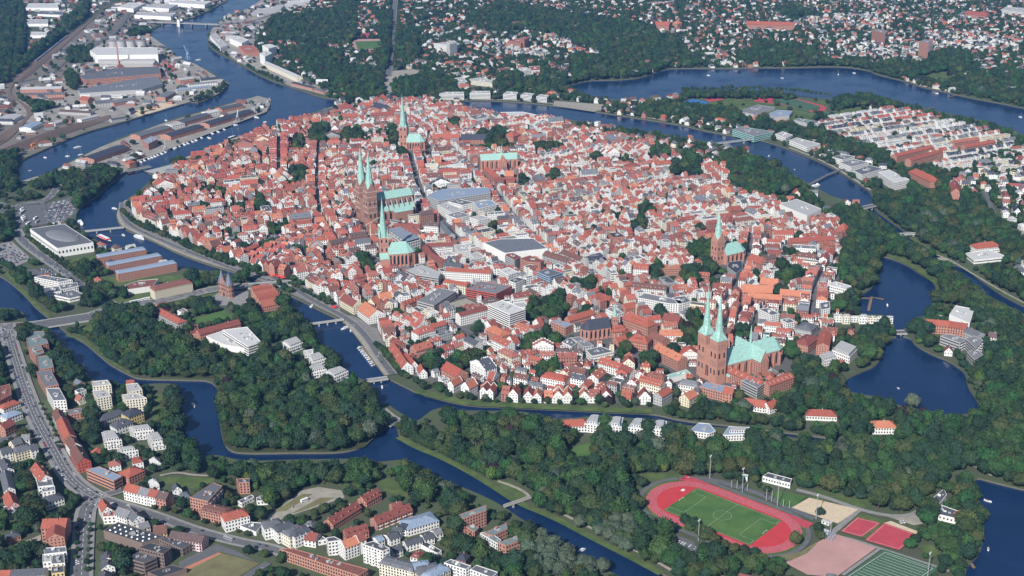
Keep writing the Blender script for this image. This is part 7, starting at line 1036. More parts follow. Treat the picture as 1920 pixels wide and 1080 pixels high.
bridge(4, (150, 758), (520, 700), 30, 'wide stone road bridge over the moat', 'the wide moat bridge', z=1.6, piers=3); bridge(4, (1395, 530), (1640, 512), 22, 'broad road bridge beside the salt stores', 'the bridge by the salt stores', z=1.6, m='pavement'); bridge(4, (1745, 742), (1935, 716), 3.5, 'thin footbridge over the river by the white villas', z=3, m='pavement', piers=3); bridge(5, (140, 1062), (262, 1045), 8, 'small road bridge at the south end of the quay', 'the small quay bridge', z=2, m='pavement'); bridge(8, (262, 232), (322, 200), 9, 'short stone bridge at the wooded moat crossing', 'the wooded crossing', z=1.4, piers=1)
bridge(8, (915, 686), (1066, 634), 3.2, 'grey footbridge across the river below the park', 'the park footbridge', z=3, m='wood', piers=2); bridge(6, (1000, 92), (1085, 72), 12, 'road bridge where the eastern canal narrows', 'the narrow canal bridge', z=4); bridge(6, (1215, 238), (1335, 232), 8, 'pale footbridge over the narrow eastern canal', z=4, m='pavement'); bridge(6, (1190, 790), (1255, 788), 12, 'short dam bridge between the two ponds', 'the dam bridge', z=1.6, piers=1); bridge(3, (175, 808), (425, 778), 7, 'long steel girder bridge over the northern canal', 'the steel canal bridge', z=5, rail='metal'); bridge(6, (1440, 370), (1525, 400), 6, 'small weir footbridge on the narrow canal', z=1.5, m='wood', piers=1)
b = MB()
def jetty(k, pts, w, lab, cat='jetty', lm=None):
    g = [np.array(G(*q, -1.2)) for q in TT(k, pts)]; b = MB(); band(b, g, w, -1.1, 'wood', thick=.5); c = g[0]
    for p in g: b.box((p[0], p[1], -3), (.5, .5, 2.2), 'wood')
    o = b.build('jetty'); tag(o, lab, cat)
    if lm: LM.append((lm, tuple(c)))
jetty(9, [(1585, 1000), (1625, 1012), (1640, 1035)], 3, 'wooden jetty on the lake at the lower right'); jetty(6, [(1045, 668), (1062, 590), (1130, 603)], 4, 'pale bathing jetty in the upper pond', lm='the bathing jetty'); jetty(6, [(985, 595), (1060, 597)], 3, 'side walkway of the pond bathing place'); jetty(5, [(120, 870), (160, 925), (198, 972)], 3, 'floating pontoon with finger berths along the quay', lm='the quay pontoon'); jetty(3, [(1375, 612), (1415, 603)], 3, 'small jetty on the long lake'); jetty(3, [(1490, 545), (1560, 532)], 3, 'dark jetty near the lake beach')
o = [x for x in COL.objects if x.name.startswith('jetty')][3]
for i in range(11): t = i / 10; p = np.array(G(*T(5, (118 + 75 * t, 868 + 98 * t))[0], -1.2)); q = np.array(G(*T(5, (95 + 78 * t, 875 + 98 * t))[0], -1.2)); b = MB(); band(b, [p, q], 1.0, -1.15, 'white_paint', thick=.4); b.build('finger_berth', o)
def hull(b, L, W, h, m, deck='white_paint'):
    n = 9; up = []; lo = []
    for i in range(n):
        t = i / (n - 1); x = -L / 2 + L * t; w = W / 2 * (1 - max(0, (t - .45) / .55) ** 2.2) * (.85 + .15 * min(1, t * 4)); up.append((x, w)); lo.append((x * .94, w * .75))
    U = [(x, w, h) for x, w in up] + [(x, -w, h) for x, w in up[::-1]]; Lw = [(x, w, -.4) for x, w in lo] + [(x, -w, -.4) for x, w in lo[::-1]]; m2 = len(U)
    b.add(U + Lw, [(i, (i + 1) % m2, m2 + (i + 1) % m2, m2 + i) for i in range(m2)], m); b.add(U, [tuple(range(m2))], deck)
def boat(name, k, p, L, W, ang, lab, kind='motor', hm='white_paint', cat='boat', group=None):
    c = G(*TT(k, [p])[0], -2); o = empty(name, (*c, -2.0), R(ang)); b = MB(); hull(b, L, W, .9 + L * .035, hm); b.build('hull', o); z = .9 + L * .035; b = MB()
    if kind == 'sail': b.box((0, 0, z), (L * .4, W * .5, .6), 'white_paint'); b.build('cabin', o); b = MB(); b.bar((L * .08, 0, z), (L * .08, 0, z + L * 1.15), .22, 'metal'); b.bar((L * .08, 0, z + 1.4), (-L * .38, 0, z + 1.5), .16, 'metal'); b.build('mast', o)
    elif kind == 'ship':
        b.box((-L * .05, 0, z), (L * .68, W * .8, 2.2), 'white_paint'); b.build('cabin', o); b = MB(); b.box((-L * .02, 0, z + 2.2), (L * .5, W * .7, .25), 'white_paint'); b.box((L * .15, 0, z + 2.4), (L * .14, W * .55, 1.8), 'white_paint'); b.build('wheelhouse', o); b = MB(); [quadw(b, (-L * .36 + i * L * .065, -W * .4), (-L * .36 + i * L * .065 + L * .045, -W * .4), z + .6, z + 1.6, 'glass', .06) for i in range(9)]; b.build('window', o, 'stuff')
    elif kind == 'red': b.box((-L * .05, 0, z), (L * .7, W * .75, 2.4), 'red_paint'); b.build('cabin', o); b = MB(); b.box((-L * .05, 0, z + 2.4), (L * .66, W * .7, .3), 'white_paint'); b.build('sun_deck', o)
    elif kind == 'open': b.box((-L * .1, 0, z - .2), (L * .5, W * .6, .5), 'wood'); b.build('thwart', o)
    else: b.box((-L * .05, 0, z), (L * .45, W * .65, 1.2), 'white_paint'); b.build('cabin', o); b = MB(); b.box((L * .0, 0, z + .4), (L * .37, W * .67, .55), 'glass'); b.build('windscreen', o)
    return tag(o, lab, cat, group)
def baz(k, p, q):
    a, b2 = (np.array(G(*x, -2)) for x in TT(k, [p, q])); return math.degrees(math.atan2(*(b2 - a)[::-1]))
boat('passenger_ship', 4, (590, 268), 46, 8, baz(4, (535, 242), (650, 295)), 'red and white restaurant ship moored near the concert hall', 'red', 'black', 'ship'); boat('passenger_ship', 4, (455, 180), 30, 7, baz(4, (435, 150), (475, 205)), 'white ship moored at the concert hall bank', 'ship', cat='ship'); boat('passenger_ship', 4, (785, 260), 28, 7, baz(4, (745, 245), (825, 275)), 'white excursion boat at the old town quay', 'ship', cat='ship'); boat('sailing_ship', 1, (1305, 772), 24, 6, baz(1, (1250, 800), (1370, 760)), 'old sailing ship with tall mast at the northern quay', 'sail', 'black', 'ship'); boat('cargo_ship', 1, (1245, 15), 60, 11, baz(1, (1200, 35), (1290, 0)), 'dark red freighter berthed at the top edge', 'ship', 'red_paint', 'ship')
for i, (x, y) in enumerate(((790, 905), (810, 895), (832, 885), (850, 880), (868, 873), (885, 866), (905, 858), (925, 848), (948, 838), (972, 828), (985, 822), (1005, 815), (1030, 806), (1055, 800), (1080, 790), (1100, 783), (1130, 768), (1175, 770), (1190, 745), (1225, 735), (1260, 722))): boat('moored_yacht', 1, (x, y + 8), 13 + (i * 7 % 5) * 1.6, 3.9, baz(1, (800, 900), (1100, 790)) + (80 if i % 3 == 0 else 62), f'{(["first", "second", "third", "fourth", "fifth", "sixth", "seventh", "eighth", "ninth", "tenth", "eleventh", "twelfth", "thirteenth", "fourteenth", "fifteenth", "sixteenth", "seventeenth", "eighteenth", "nineteenth", "twentieth", "last"])[i]} white yacht from the swing bridge along the harbour quay', 'sail' if i % 3 else 'motor', group='white yachts along the harbour quay')
for k, p, L, lab, kind, cat in ((1, (435, 830), 16, 'white motor boat crossing the western basin', 'motor', 'boat'), (1, (255, 888), 8, 'small white boat in the lower western basin', 'motor', 'boat'), (1, (380, 880), 9, 'tiny sailing boat in the western basin', 'sail', 'boat'), (1, (170, 960), 7, 'tiny dinghy at the end of the western basin', 'open', 'boat'), (1, (1115, 338), 15, 'red and white launch off the works point', 'motor', 'boat'), (1, (1442, 662), 18, 'white yacht lying off the peninsula tip', 'motor', 'boat'), (1, (1320, 705), 14, 'white yacht beside the harbour crane', 'sail', 'boat'), (1, (1490, 688), 8, 'small boat between peninsula and old town', 'motor', 'boat'), (4, (695, 245), 8, 'small white boat south of the concert hall footbridge', 'motor', 'boat'), (4, (1765, 640), 16, 'white excursion boat at the quay beyond the salt stores', 'motor', 'boat'), (4, (645, 95), 12, 'boat tied to the old town bank', 'motor', 'boat'), (5, (22, 768), 15, 'white yacht at the quay by the orange-roofed house', 'motor', 'boat'), (5, (58, 780), 15, 'second white yacht at the same quay', 'motor', 'boat'), (7, (1090, 123), 13, 'white tour boat alone on the wide moat', 'motor', 'boat'), (8, (230, 22), 8, 'small white boat near the southern quay bridge', 'motor', 'boat'), (9, (1717, 660), 8, 'white rowing boat on the lake at the right', 'open', 'boat'), (9, (1718, 930), 6, 'tiny rowing boat near the lake jetty', 'open', 'boat'), (6, (1150, 638), 7, 'small white raft on the upper pond', 'motor', 'raft'), (9, (1212, 25), 4, 'little white boat on the lower pond', 'open', 'boat'), (3, (145, 425), 9, 'white sail on the long lake, western one', 'sail', 'boat'), (3, (875, 420), 10, 'white sailing boat in the middle of the long lake', 'sail', 'boat'), (3, (965, 412), 9, 'sailing boat close to the far lake shore', 'sail', 'boat'), (3, (560, 440), 8, 'small dinghy west of the middle lake', 'open', 'boat'), (3, (1430, 527), 8, 'small boat by the lake beach', 'motor', 'boat'), (3, (1900, 660), 9, 'sailing boat at the right end of the long lake', 'sail', 'boat'), (3, (485, 880), 8, 'white launch on the northern canal', 'motor', 'boat'), (3, (750, 1050), 22, 'white canal cruiser moored at the pale pier', 'ship', 'boat'), (8, (1355, 938), 9, 'white boat hidden under the willow bank', 'motor', 'boat'), (3, (630, 955), 7, 'tiny boat in the middle of the canal', 'open', 'boat'), (1, (455, 872), 12, 'sailing boat at the south black shed', 'sail', 'boat'), (1, (935, 680), 14, 'sailing boat at the north basin sheds', 'sail', 'boat')): boat('boat', k, p, L, L * .3, rnd.uniform(0, 360), lab, kind, cat=cat)
for i in range(10): t = i / 9; boat('berth_boat', 5, (100 + 78 * t, 878 + 98 * t), 6.5, 2.2, baz(5, (120, 870), (95, 878)), f'{ORD[i]} small boat in the finger berths from the north', 'open' if i % 2 else 'motor', group='small boats in the finger berths')
def crane(k, p, h, jib, ang, m, lab):
    c = G(*TT(k, [p])[0], 0); o = empty('harbour_crane', (*c, 0), R(ang)); b = MB()
    for sx in (-1, 1):
        for sy in (-1, 1): b.bar((sx * 5, sy * 4, 0), (sx * 2, sy * 2, h * .5), 1.0, m)
    for sy in (-1, 1): b.bar((-3.4, sy * 2.9, h * .3), (3.4, sy * 2.9, h * .3), .7, m)
    b.build('portal', o); b = MB(); b.box((-1, 0, h * .5), (8, 4.6, 4.5), m); b.build('machine_house', o); b = MB(); b.bar((2, 0, h * .55), (jib, 0, h * 1.25), 1.1, m); b.bar((0, 0, h * .6), (-1, 0, h), .8, m); b.bar((-1, 0, h), (jib, 0, h * 1.25), .35, m); b.build('jib', o); return tag(o, lab, 'crane')
crane(1, (1338, 680), 20, 12, 60, 'metal', 'pale portal crane on the peninsula quay beside the long shed'); crane(1, (1432, 640), 20, 10, 110, 'metal', 'pale portal crane near the peninsula tip'); crane(1, (930, 850), 16, 10, 70, 'metal', 'small white quay crane near the yachts'); crane(1, (1512, 590), 13, 8, 40, 'metal', 'small crane at the very tip of the peninsula'); mat('crane_blue', (.25, .40, .58), .5, .1, .3); crane(1, (1058, 335), 30, 18, 100, 'crane_blue', 'tall blue harbour crane on the works point'); crane(1, (190, 838), 14, 12, 30, 'orange_paint', 'orange crane beside the railway tracks'); crane(1, (1330, 330), 17, 12, 60, 'metal', 'grey crane on the east quay'); crane(1, (960, 390), 12, 16, 10, 'red_paint', 'red crane in the works yard')
c = G(575 / 6 + 600, 400 + 330 / 6); o = empty('tower_crane', (*c, 0), R(25)); b = MB(); b.bar((0, 0, 0), (0, 0, 34), 1.5, 'wall_cream_0'); b.build('mast', o); b = MB(); b.bar((-10, 0, 33), (24, 0, 36), 1.0, 'wall_cream_0'); b.box((-9, 0, 30.5), (3, 2, 2.5), 'concrete'); b.build('jib', o); tag(o, 'cream tower crane among the roofs in front of the market church', 'crane')
# market stalls, parasols, tents
def tent(k, p, m, lab, r=4.5):
    c = G(*TT(k, [p])[0]); o = empty('parasol_tent', (*c, 0)); b = MB(); b.cone((0, 0), r, .15, 2.6, 4.8, 8, m); b.build('canopy', o); b = MB(); b.bar((0, 0, 0), (0, 0, 3), .3, 'metal'); b.build('post', o); tag(o, lab, 'parasol')
for i, (x, y) in enumerate(((1150, 995), (1185, 985), (1225, 978), (1260, 982))): tent((600, 270, 6), (x, y), 'white_paint', f'{ORD[i]} white parasol in front of the town hall', 5)
for i, (x, y) in enumerate(((1350, 1040), (1385, 1050), (1410, 1040))): tent((600, 270, 6), (x, y), 'white_paint', f'{ORD[i]} white market stall roof on the cobbled square', 5)
for i, (x, y) in enumerate(((1830, 592), (1855, 605), (1880, 655), (1900, 625), (1520, 468), (1545, 475), (1570, 482), (1595, 488))): tent(4, (x, y), 'red_paint', f'{ORD[i]} red cafe parasol along the riverside street', 5)
for i, (x, y) in enumerate(((1760, 460), (1775, 470))): pass
# bus, coaches, lorry, train
def bus(k, p, ang, lab, L=12, m='white_paint', name='coach', cat='bus'):
    c = G(*TT(k, [p])[0]); o = empty(name, (*c, .35), R(ang)); b = MB(); b.box((0, 0, .5), (L, 2.5, 2.7), m); b.build('body', o); b = MB(); b.box((0, 0, 1.7), (L * .94, 2.56, .9), 'glass'); b.build('window', o, 'stuff'); tag(o, lab, cat)
    for x in (-L * .3, L * .3):
        for s in (-1, 1): w = MB(); w.cone((0, 0), .5, .5, 0, .3, 10, 'black'); q = w.build('wheel', o); q.rotation_euler = (R(90), 0, 0); q.location = (x, s * 1.15 + .15, .5)
for i, (x, y) in enumerate(((125, 100), (130, 112), (122, 122), (130, 145), (135, 153), (140, 162), (158, 182), (200, 152), (210, 172))): bus(4, (x, y), baz(4, (110, 125), (150, 100)), f'{ORD[i]} parked coach from the top of the coach park', m=('white_paint', 'white_paint', 'metal')[i % 3])
bus(7, (1285, 878), baz(7, (1240, 860), (1330, 895)), 'white lorry on the street by the dark-roofed market', 11, 'metal', 'lorry', 'lorry'); bus(7, (1712, 662), 10, 'white camper van alone on the gravel car park', 8, 'white_paint', 'camper_van', 'van'); bus(4, (765, 620), baz(4, (720, 635), (850, 610)), 'white articulated bus at the city gate stop', 18); bus(4, (820, 608), baz(4, (720, 635), (850, 610)), 'second white bus at the city gate stop', 12)
a0, b0 = np.array(G(*T(1, (200, 350))[0])), np.array(G(*T(1, (380, 205))[0])); o = empty('train', (*((a0 + b0) / 2), .5), math.atan2(*(b0 - a0)[::-1])); Lt = float(np.linalg.norm(b0 - a0))
for i in range(8): b = MB(); b.box((-Lt / 2 + Lt * (i + .5) / 8, 0, .6), (Lt / 8 - 1.2, 2.9, 3.4), 'metal' if i % 2 else 'roof_blue_0'); b.build('carriage', o)
tag(o, 'long grey freight train on the curved railway line', 'train')
# cars
CARC = {'white': (.75, .75, .74), 'silver': (.42, .43, .45), 'black': (.025, .025, .03), 'grey': (.14, .145, .15), 'blue': (.04, .08, .22), 'red': (.45, .03, .03)}
for k, c in CARC.items(): mat('car_' + k, c, .35, .05, .5, spec=.6)
def car_mesh(col):
    b = MB(); m = 'car_' + col; pr = [(-2.2, .35), (2.2, .35), (2.25, .75), (1.1, .95), (-1.9, 1.0), (-2.25, .8)]; n = len(pr)
    b.add([(x, -.9, z) for x, z in pr] + [(x, .9, z) for x, z in pr], [tuple(range(n))[::-1], tuple(range(n, 2 * n))] + [(i, (i + 1) % n, n + (i + 1) % n, n + i) for i in range(n)][::1], m)
    b.add([(-1.9, -.82, .98), (1.1, -.82, .95), (.35, -.68, 1.48), (-1.4, -.68, 1.5), (-1.9, .82, .98), (1.1, .82, .95), (.35, .68, 1.48), (-1.4, .68, 1.5)], [(0, 1, 2, 3), (5, 4, 7, 6), (1, 5, 6, 2), (4, 0, 3, 7)], 'glass'); b.add([(.36, -.69, 1.49), (-1.4, -.69, 1.51), (-1.4, .69, 1.51), (.36, .69, 1.49)], [(0, 1, 2, 3)], m)
    for x in (-1.35, 1.35):
        for s in (-1, 1): b.box((x, s * .82, 0), (.62, .22, .62), 'black')
    return b.mesh('car')
CM = {k: car_mesh(k) for k in CARC}; CARS = []
def car(c, ang, z=.3):
    q = PX((*c, 0))
    if not (0 < q[0] < 1920 and 0 < q[1] < 1080): return
    CARS.append((c, ang, z, rnd.choices(list(CARC), [30, 22, 20, 14, 8, 6])[0]))
for pts, w in ROADS:
    if w < 7 or w > 21: continue
    for i, (p, q) in enumerate(zip(pts[:-1], pts[1:])):
        L = np.linalg.norm(q - p); t = (q - p) / L; a = math.atan2(t[1], t[0]); nn = np.array([-t[1], t[0]])
        if np.linalg.norm(p - CAM[:2]) > 2600: continue
        k = 0
        while k < L:
            if rnd.random() < .15: car(p + t * k + nn * w * rnd.choice([-.24, .24]), a + (0 if rnd.random() < .5 else math.pi))
            for s in (-1, 1):
                if rnd.random() < .4 and w > 9.5: car(p + t * (k + rnd.uniform(0, 1)) + nn * s * (w / 2 - 1.3), a)
            k += 7
def lot(k, pts, rowgap=9, prob=.7, ax=(0, 1)):
    g = [np.array(G(*x)) for x in TT(k, pts)]; r = raster([tuple(x) for x in g]); U = g[ax[1]] - g[ax[0]]; U = U / np.linalg.norm(U); V = np.array([-U[1], U[0]]); c0 = np.mean(g, axis=0); m = MB(); D = max(np.linalg.norm(x - c0) for x in g)
    for v in np.arange(-D, D, rowgap):
        for u in np.arange(-D, D, 2.9):
            c = c0 + U * u + V * v; px = PX((*c, 0))
            if rnd.random() < prob and inside(c, g): car(c + np.array([rnd.uniform(-.2, .2), rnd.uniform(-.3, .3)]), math.atan2(V[1], V[0]) + rnd.choice([0, math.pi]))
def inside(c, g):
    s = False
    for p, q in zip(g, g[1:] + g[:1]):
        if (p[1] > c[1]) != (q[1] > c[1]) and c[0] < p[0] + (c[1] - p[1]) * (q[0] - p[0]) / (q[1] - p[1]): s = not s
    return s
lot(4, [(255, 120), (290, 60), (430, 40), (420, 110), (350, 175), (260, 175)], 8, .62); lot(4, [(5, 300), (60, 290), (160, 375), (80, 410), (5, 380)], 9, .5); lot(1, [(600, 880), (680, 840), (800, 850), (760, 905), (640, 900)], 9, .5); lot(9, [(1150, 755), (1240, 745), (1300, 790), (1250, 800)], 12, .35); lot(7, [(610, 20), (760, 100), (740, 130), (640, 70)] if False else [(410, 40), (500, 90), (480, 130), (420, 80)], 9, .5); lot(7, [(500, 20), (520, 60), (500, 120), (480, 60)], 9, .4); lot(9, [(-60, 850), (60, 895), (90, 950), (-60, 920)], 10, .5); lot(5, [(1800, -20), (1850, -25), (1870, 20), (1820, 20)], 9, .3); lot(7, [(700, 880), (720, 860), (760, 890), (740, 910)], 9, .4); lot(4, [(200, 440), (290, 430), (380, 475), (260, 478)], 8, .6)
for p in ((1645, 695),): car(np.array(G(*T(7, p)[0])), 1.0)
CARS.sort(key=lambda c: np.linalg.norm(np.array([*c[0], 0]) - CAM)); LMP = [PX((p[0], p[1], 0)) for _, p in LM]; rk = {}
for c in CARS: c_rel = rel_to(c[0]); rk.setdefault((c[3], c_rel[:2]), []).append((c_rel[2], c))
lab = {}
for k, v in rk.items():
    v.sort(key=lambda x: x[0])
    for i, (d, c) in enumerate(v): lab[id(c)] = f"{ORD[i]} {k[0]} car {k[1][1]} {LM[k[1][0]][0]}" if i < len(ORD) and len(v) > 1 else f"{k[0]} car {k[1][1]} {LM[k[1][0]][0]}" if len(v) == 1 else None
nc = 0; rest = MB(); protos = {}
for c in CARS:
    if nc < 290 and lab[id(c)]:
        nc += 1; o = bpy.data.objects.new('parked_car', CM[c[3]]); COL.objects.link(o); o.location = (*c[0], c[2]); o.rotation_euler = (0, 0, c[1]); tag(o, lab[id(c)], 'car', 'cars on streets and car parks')
    else:
        cs, sn = math.cos(c[1]), math.sin(c[1]); me = CM[c[3]]; rest.add([(c[0][0] + v.co.x * cs - v.co.y * sn, c[0][1] + v.co.x * sn + v.co.y * cs, c[2] + v.co.z) for v in me.vertices], [tuple(p.vertices) for p in me.polygons], 'x'); rest.m[-len(me.polygons):] = [me.materials[p.material_index].name for p in me.polygons]
if rest.f: rest.build('parked_car_mass', kind='stuff')
print('cars', len(CARS))
# ------------------------------------------------------------------ trees
HUES = {'dark green': (.024, .052, .023), 'green': (.040, .082, .025), 'olive': (.058, .075, .027), 'grey-green': (.075, .10, .065), 'yellow-green': (.085, .12, .028), 'dark red': (.035, .018, .022)}
for k, c in HUES.items(): mat('leaf_' + k, c, .75, .35, .8, vary=.22, spec=.2)
mat('bark', (.10, .075, .055), .9, .25, .6)
def crown_mesh(seed, hue, wid, hei, zb, nl=640):
    r = np.random.default_rng(seed); bm = bmesh.new(); bmesh.ops.create_icosphere(bm, subdivisions=3, radius=1); V = np.array([v.co[:] for v in bm.verts]); F = [tuple(v.index for v in f.verts) for f in bm.faces]; bm.free()
    d = r.normal(size=(26, 3)); d[:, 2] = np.abs(d[:, 2]) * .9 - .25; d /= np.linalg.norm(d, axis=1)[:, None]; dots = V @ d.T
    s = .74 + .40 * (np.exp(-((1 - dots) / .055)) * r.uniform(.5, 1, 26)).max(1) + r.normal(0, .025, len(V)); P = V * s[:, None] * np.array([wid / 2, wid / 2, hei / 2]); P[:, 2] += zb + hei / 2
    b = MB(); b.add([tuple(p) for p in P], F, 'leaf_' + hue)
    idx = r.integers(0, len(V), nl); 
    for i in idx:
        if V[i, 2] < -.6: continue
        c = P[i] + V[i] * r.uniform(-.3, 1.05) ; n = V[i] + r.normal(0, .7, 3); n /= np.linalg.norm(n); t = np.cross(n, r.normal(size=3)); t /= np.linalg.norm(t) + 1e-9; u = np.cross(n, t); q = r.uniform(.4, 1.05)
        b.add([tuple(c + t * q), tuple(c + u * q * .8), tuple(c - t * q), tuple(c - u * q * .8)], [(0, 1, 2, 3)], 'leaf_' + hue)
    return b
def trunk_mb(h):
    b = MB(); b.cone((0, 0), .42, .24, -.2, h, 7, 'bark')
    for a in (0.3, 2.4, 4.5): b.bar((0, 0, h * .7), (math.cos(a) * 1.8, math.sin(a) * 1.8, h * 1.5), .22, 'bark')
    return b
VAR = [('dark green', 'round', 11, 10.5, 2.2), ('dark green', 'broad', 13, 9.5, 2.4), ('dark green', 'tall', 9, 13.5, 2.2), ('green', 'round', 10.5, 10, 2.2), ('green', 'broad', 12.5, 9.5, 2.2), ('green', 'tall', 8.5, 13, 2.2), ('olive', 'round', 10.5, 11, 2.2), ('olive', 'broad', 12, 10, 2.2), ('grey-green', 'loose', 11.5, 11, 1.8), ('yellow-green', 'round', 9.5, 10, 2), ('dark red', 'round', 10, 9.5, 2.2)]
VW = np.array([20, 14, 9, 15, 12, 7, 8, 6, 2.2, 1.4, .8]); VW = VW / VW.sum()
CRN = [crown_mesh(i * 3 + 1, h, w, hh, zb) for i, (h, s, w, hh, zb) in enumerate(VAR)]; CME = [c.mesh('crown') for c in CRN]; TMB = [trunk_mb(v[4] + v[3] * .35) for v in VAR]; TME = [t.mesh('trunk') for t in TMB]
PT = []   # x, y, scale, variant
PROB = {0: .64, 1: .45, 2: .97, 3: 0, 4: 0, 5: .035, 6: .05, 7: .8, 8: .12, 9: .75, 10: .86, 11: .46, 12: .8}
lut = np.zeros(16); 
for k, v in PROB.items(): lut[k] = v
gs = 8.6; gx, gy = np.meshgrid(np.arange(X0, X1, gs), np.arange(Y0, Y1, gs)); gx = (gx + NR.uniform(-.46, .46, gx.shape) * gs).ravel(); gy = (gy + NR.uniform(-.46, .46, gy.shape) * gs).ravel()
pp = PX(np.stack([gx, gy, np.zeros_like(gx)], 1)); z_ = at(zone, gx, gy, 3); oc = at(occ, gx, gy, True)
margin = np.zeros_like(oc)
for dx, dy in ((3, 0), (-3, 0), (0, 3), (0, -3)): margin |= at(occ, gx + dx, gy + dy, True)
ncl = np.sin(gx * .021 + 1.3) * np.cos(gy * .017) * .35 + 1
pr = lut[np.minimum(z_, 15)] * np.where(np.isin(z_, [0, 7, 9, 10, 11]), ncl, 1); keep = (NR.random(len(gx)) < pr) & ~oc & ~((margin) & (z_ != 2)) & (pp[:, 0] > -180) & (pp[:, 0] < 2100) & (pp[:, 1] > -70) & (pp[:, 1] < 1190)
wetnear = np.zeros_like(oc)
for dx, dy in ((2, 0), (-2, 0), (0, 2), (0, -2)): wetnear |= at(zone, gx + dx, gy + dy, 3) == 3
keep &= ~wetnear
vd = np.stack([gx - CAM[0], gy - CAM[1]], 1); dd = np.linalg.norm(vd, axis=1); vd /= dd[:, None]; sc = np.where(np.isin(z_, [2, 10]), NR.triangular(.55, 1.05, 1.85, len(gx)), np.where(z_ == 1, NR.uniform(.45, .9, len(gx)), NR.uniform(.5, 1.05, len(gx)))); reach = 12.5 * sc * dd / CAM[2]
for f in (.2, .4, .6, .8, 1.0):
    qx, qy = gx + vd[:, 0] * reach * f, gy + vd[:, 1] * reach * f; hide = at(zone, qx, qy, 0) == 3
    hide |= at(bocc, qx, qy, False)
    if f < .7: hide |= np.isin(at(zone, qx, qy, 0), [4, 5]) & (dd < 2300)
    keep &= ~(hide & (NR.random(len(gx)) < .93))
gx, gy, z_, sc = gx[keep], gy[keep], z_[keep], sc[keep]; va = NR.choice(len(VAR), len(gx), p=VW)
# loose willows by the river, copper beeches, lone specimens
q = PX(np.stack([gx, gy, np.zeros_like(gx)], 1)); wil = (q[:, 0] > 1005) & (q[:, 0] < 1190) & (q[:, 1] > 985) & (q[:, 1] < 1085); va[wil] = 8; sc[wil] = 1.15
TREES = [[x, y, s, int(v)] for x, y, s, v in zip(gx, gy, sc, va)]
def row(k, pts, step, s=.6, var=(0, 3, 6), jit=1.0):
    for c in along(smooth([G(*x) for x in TT(k, pts)], 1), step):
        TREES.append([c[0] + rnd.uniform(-jit, jit), c[1] + rnd.uniform(-jit, jit), s * rnd.uniform(.8, 1.2), rnd.choice(var)])
row(4, [(1020, 300), (1160, 355), (1320, 415), (1420, 455)], 8, .9); row(4, [(1030, 312), (1160, 368), (1320, 425)], 9, .8); row(4, [(690, 120), (760, 190), (880, 235), (960, 265)], 11, .7); row(4, [(150, 260), (250, 330), (400, 430), (560, 545), (640, 605)], 10, .55); row(4, [(180, 285), (300, 385), (420, 470), (600, 610)], 10, .55); row(4, [(1630, 520), (1700, 565), (1790, 610), (1850, 640)], 9, .55); row(5, [(200, 870), (260, 940), (330, 1020), (380, 1060)], 7, .75); row(5, [(215, 890), (280, 960), (340, 1040)], 7, .75)
row(8, [(600, 75), (720, 98), (960, 112), (1200, 118), (1540, 118), (1750, 130)], 15, .6); row(9, [(20, 800), (100, 850), (200, 900), (330, 950), (440, 980)], 10, .85, (6, 7, 0)); row(9, [(40, 830), (200, 930), (420, 1010)], 11, .8, (6, 7, 0)); row(7, [(510, 800), (505, 900), (500, 1000), (495, 1090)], 12, .45, (0, 3)); row(7, [(440, 780), (435, 900), (430, 1000)], 14, .4, (0, 3)); row(7, [(230, 120), (310, 280), (350, 390)], 16, .4); row(2, [(255, 380), (262, 300), (270, 150), (280, 60)], 9, .9, (6, 7)); row(2, [(300, 380), (310, 300), (318, 180), (325, 80)], 9, .9, (6, 7)); row(3, [(0, 515), (200, 508), (500, 505), (850, 545)], 11, .8); row(3, [(680, 740), (800, 790), (1000, 870), (1200, 930)], 9, .75); row(2, [(1250, 480), (1350, 550), (1500, 570)], 12, .8); row(2, [(1500, 735), (1700, 765), (1920, 800)], 12, .7); row(7, [(870, 705), (1000, 745), (1200, 800), (1400, 860)], 13, .5)
row(8, [(365, 300), (470, 358), (600, 415), (740, 488), (850, 545)], 9, 1.0); row(8, [(400, 290), (520, 350), (640, 405)], 10, 1.0); row(8, [(1110, 662), (1250, 722), (1440, 822), (1620, 918), (1800, 1018)], 10, .95); row(4, [(400, 795), (480, 815), (590, 900), (650, 950), (740, 1008)], 10, .8)
for k, p, s, v in ((9, (770, 745), .75, 0), (9, (630, 915), 1.05, 6), (7, (160, 815), 1.15, 9), (8, (1810, 500), .9, 9), (9, (1000, 275), 1.0, 9), (9, (1345, 200), 1.2, 10), (9, (1290, 140), 1.3, 8), (5, (1790, 700), 1.5, 2), (6, (590, 500), 1.5, 0), (8, (1690, 340), 1.4, 8), (8, (1140, 530), 1.1, 8), (4, (650, 900), 1.1, 9), (4, (1110, 960), 1.2, 9), (7, (980, 260), 1.0, 9), (6, (1730, 750), 1.2, 9), (8, (1740, 20), .9, 10), (9, (455, 600), .6, 9), (6, (1060, 900), 1.5, 10), (6, (660, 1000), 1.2, 9), (4, (275, 650), 1.1, 6), (8, (945, 80), .8, 3)): TREES.append([*G(*T(k, p)[0]), s, v])
TA = np.array(TREES); P0 = np.stack([TA[:, 0], TA[:, 1], np.full(len(TA), 5)], 1); q = PX(P0); dist = np.linalg.norm(P0 - CAM, axis=1); inn = (q[:, 0] > 0) & (q[:, 0] < 1920) & (q[:, 1] > 0) & (q[:, 1] < 1083); size = np.where(inn, TA[:, 2] / dist, 0); LMP = np.array([PX((p[0], p[1], 0)) for _, p in LM])
order = np.argsort(-size); cand_i = [i for i in order[:2500] if inn[i]]; rk = {}; rel = {}
D2 = None
near = np.nonzero((dist < 2000) & inn)[0]
for i in near: rel[i] = rel_to((TA[i, 0], TA[i, 1])); rk.setdefault((int(TA[i, 3]), rel[i][:2]), []).append((rel[i][2], i))
lab = {}
